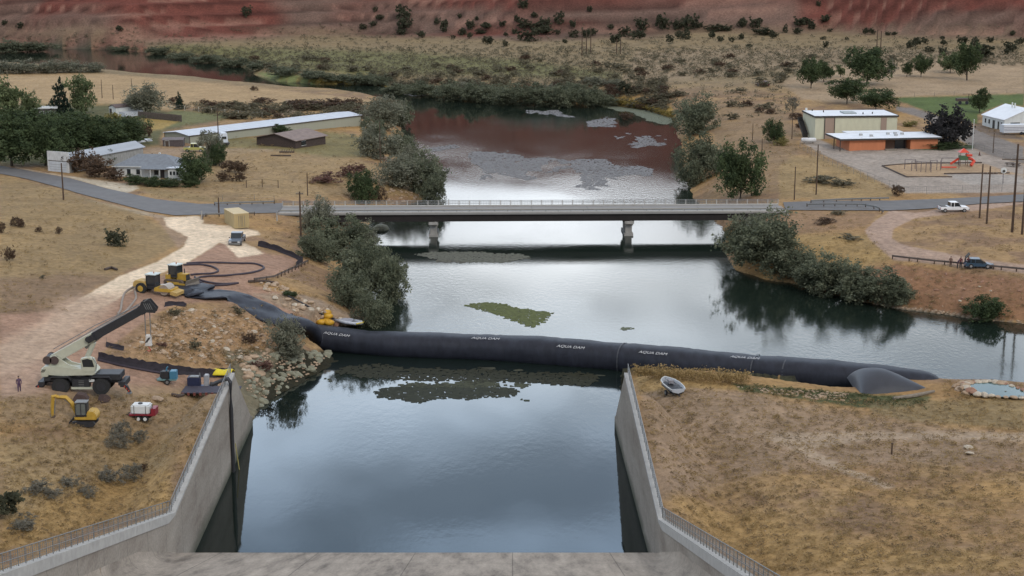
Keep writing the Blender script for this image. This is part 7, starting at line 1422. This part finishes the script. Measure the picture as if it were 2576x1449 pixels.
# ------------------------------------------------------------------ people
skin = mat('skin', (.38, .22, .15), .6, .05); 
def person(px, py, label, shirt, trousers, hairc, h=1.75, rz=0.0, pose='stand', group=None, name='person'):
    p = G(px, py); k = h / 1.75; bend = .55 if pose == 'bend' else 0
    J = {}
    def ro(v, a_, piv=(0, 0, .95)): x, y, z = v; dy, dz = y - piv[1], z - piv[2]; return (x, piv[1] + dy * math.cos(a_) + dz * math.sin(a_) * -1, piv[2] + dy * math.sin(a_) + dz * math.cos(a_))
    up = [('pel', (0, 0, .95), .15), ('wai', (0, 0, 1.08), .125), ('che', (0, 0, 1.30), .155), ('nek', (0, 0, 1.47), .06), ('hd0', (0, -.01, 1.56), .075), ('hd1', (0, -.01, 1.68), .085)]
    for s_ in (-1, 1): up += [('sh%d' % s_, (s_ * .19, 0, 1.40), .065), ('el%d' % s_, (s_ * .27, .03, 1.13), .045), ('wr%d' % s_, (s_ * .25, -.10 if pose != 'hips' else .0, .90), .032), ('pa%d' % s_, (s_ * .245, -.13, .83), .035)]
    for n_, v, r_ in up: J[n_] = (ro(v, bend) if n_ != 'pel' else v, r_)
    for s_ in (-1, 1): st = .05 * s_; J['hp%d' % s_] = ((s_ * .09, 0, .88), .105); J['kn%d' % s_] = ((s_ * .11, -.04 + st, .48), .068); J['an%d' % s_] = ((s_ * .12, .02 + st, .09), .045); J['to%d' % s_] = ((s_ * .13, -.13 + st, .04), .04)
    E = [('pel', 'wai'), ('wai', 'che'), ('che', 'nek'), ('nek', 'hd0'), ('hd0', 'hd1')]
    for s_ in (-1, 1): E += [('che', 'sh%d' % s_), ('sh%d' % s_, 'el%d' % s_), ('el%d' % s_, 'wr%d' % s_), ('wr%d' % s_, 'pa%d' % s_), ('pel', 'hp%d' % s_), ('hp%d' % s_, 'kn%d' % s_), ('kn%d' % s_, 'an%d' % s_), ('an%d' % s_, 'to%d' % s_)]
    names = list(J); me = bpy.data.meshes.new('person'); me.from_pydata([J[n_][0] for n_ in names], [(names.index(a_), names.index(b_)) for a_, b_ in E], []); o = bpy.data.objects.new('tmp', me); COL.objects.link(o)
    o.modifiers.new('sk', 'SKIN'); sv = me.skin_vertices[0].data
    for i, n_ in enumerate(names): sv[i].radius = (J[n_][1] * 1.22, J[n_][1] * 1.22 * (.75 if n_ in ('che', 'wai', 'pel') else 1)); sv[i].use_root = n_ == 'pel'
    ss = o.modifiers.new('ss', 'SUBSURF'); ss.levels = 1; dg = bpy.context.evaluated_depsgraph_get(); me2 = bpy.data.meshes.new_from_object(o.evaluated_get(dg)); bpy.data.objects.remove(o)
    # fingers and thumb, nose: joined into the same mesh
    f = MB()
    for s_ in (-1, 1):
        c = Vector(J['pa%d' % s_][0])
        for q_, ln in zip((-.027, -.009, .009, .027), (.06, .075, .07, .055)): f.tube([c + Vector((0, q_, -.02)), c + Vector((-.004 * s_, q_ * 1.1, -.02 - ln * .55)), c + Vector((-.022 * s_, q_ * 1.1, -.02 - ln))], [.009, .008, .006], 5)
        f.tube([c + Vector((0, -.03, .01)), c + Vector((-.01 * s_, -.055, -.02)), c + Vector((-.015 * s_, -.055, -.045))], [.010, .009, .007], 5)
    hdc = Vector(J['hd1'][0]); f.sph(hdc + Vector((0, -.088, -.045)), (.012, .02, .02), 6, 4); f.sph(hdc + Vector((.085, 0, -.04)), (.012, .02, .03), 6, 4); f.sph(hdc + Vector((-.085, 0, -.04)), (.012, .02, .03), 6, 4)
    bm = bmesh.new(); bm.from_mesh(me2); nf = len(bm.faces); tmp = bpy.data.meshes.new('x'); tmp.from_pydata(f.v, [], f.f); bm.from_mesh(tmp); bm.faces.ensure_lookup_table()
    MI = []
    for i, fc in enumerate(bm.faces):
        c = fc.calc_center_median(); fc.smooth = True
        arm = abs(c.x) > .20; z = c.z
        if i >= nf: MI.append(0)
        elif z < .10: MI.append(3)
        elif z < .98 and not (arm and z > .60): MI.append(2)
        elif (Vector((c.x, c.y, c.z)) - hdc).length < .15 or (arm and (c - Vector(J['pa1' if c.x > 0 else 'pa-1'][0])).length < .09): MI.append(0)
        else: MI.append(1)
    bm.to_mesh(me2); bm.free(); me2.materials.clear()
    for mt in (skin, shirt, trousers, blk): me2.materials.append(mt)
    me2.polygons.foreach_set('material_index', MI)
    o = bpy.data.objects.new(name, me2); COL.objects.link(o); o.location = (p.x, p.y, p.z); o.scale = (k, k, k); o.rotation_euler = (0, 0, rz); tag(o, label, 'person', group)
    m = MB(); m.sph(hdc + Vector((0, .018, .022)), (.098, .10, .098), 12, 8); m.build('hair', hairc, o, smooth=True)
    return o
pur = mat('purple_cloth', (.085, .05, .085), .8, .1); dkc = mat('dark_cloth', (.03, .028, .035), .8, .1); red_c = mat('maroon_cloth', (.13, .035, .04), .8, .1); tanc = mat('brown_cloth', (.13, .075, .055), .8, .1); hb = mat('dark_hair', (.03, .02, .015), .7, .1)
person(49, 985, 'person in dark purple clothes standing on the dirt left of the crane', pur, mat('plum_trousers', (.06, .03, .07), .8, .1), hb, 1.75, .3)
gp = 'people behind the guardrail'
person(2391, 671, 'person in brown top standing apart, leftmost behind the guardrail', tanc, mat('brown_trousers', (.06, .035, .03), .8), hb, 1.65, 0, 'stand', gp)
person(2408, 675, 'person in dark purple bending forward at the guardrail', pur, dkc, hb, 1.75, R(60), 'bend', gp)
person(2416, 674, 'person in maroon top upright beside the bending one', red_c, dkc, hb, 1.8, 0, 'stand', gp)
person(2427, 673, 'slim person in black between the bending one and the car', dkc, dkc, hb, 1.75, R(90), 'stand', gp)
person(2435, 674, 'person in maroon and purple right at the raised tailgate', red_c, pur, hb, 1.8, R(180), 'stand', gp)
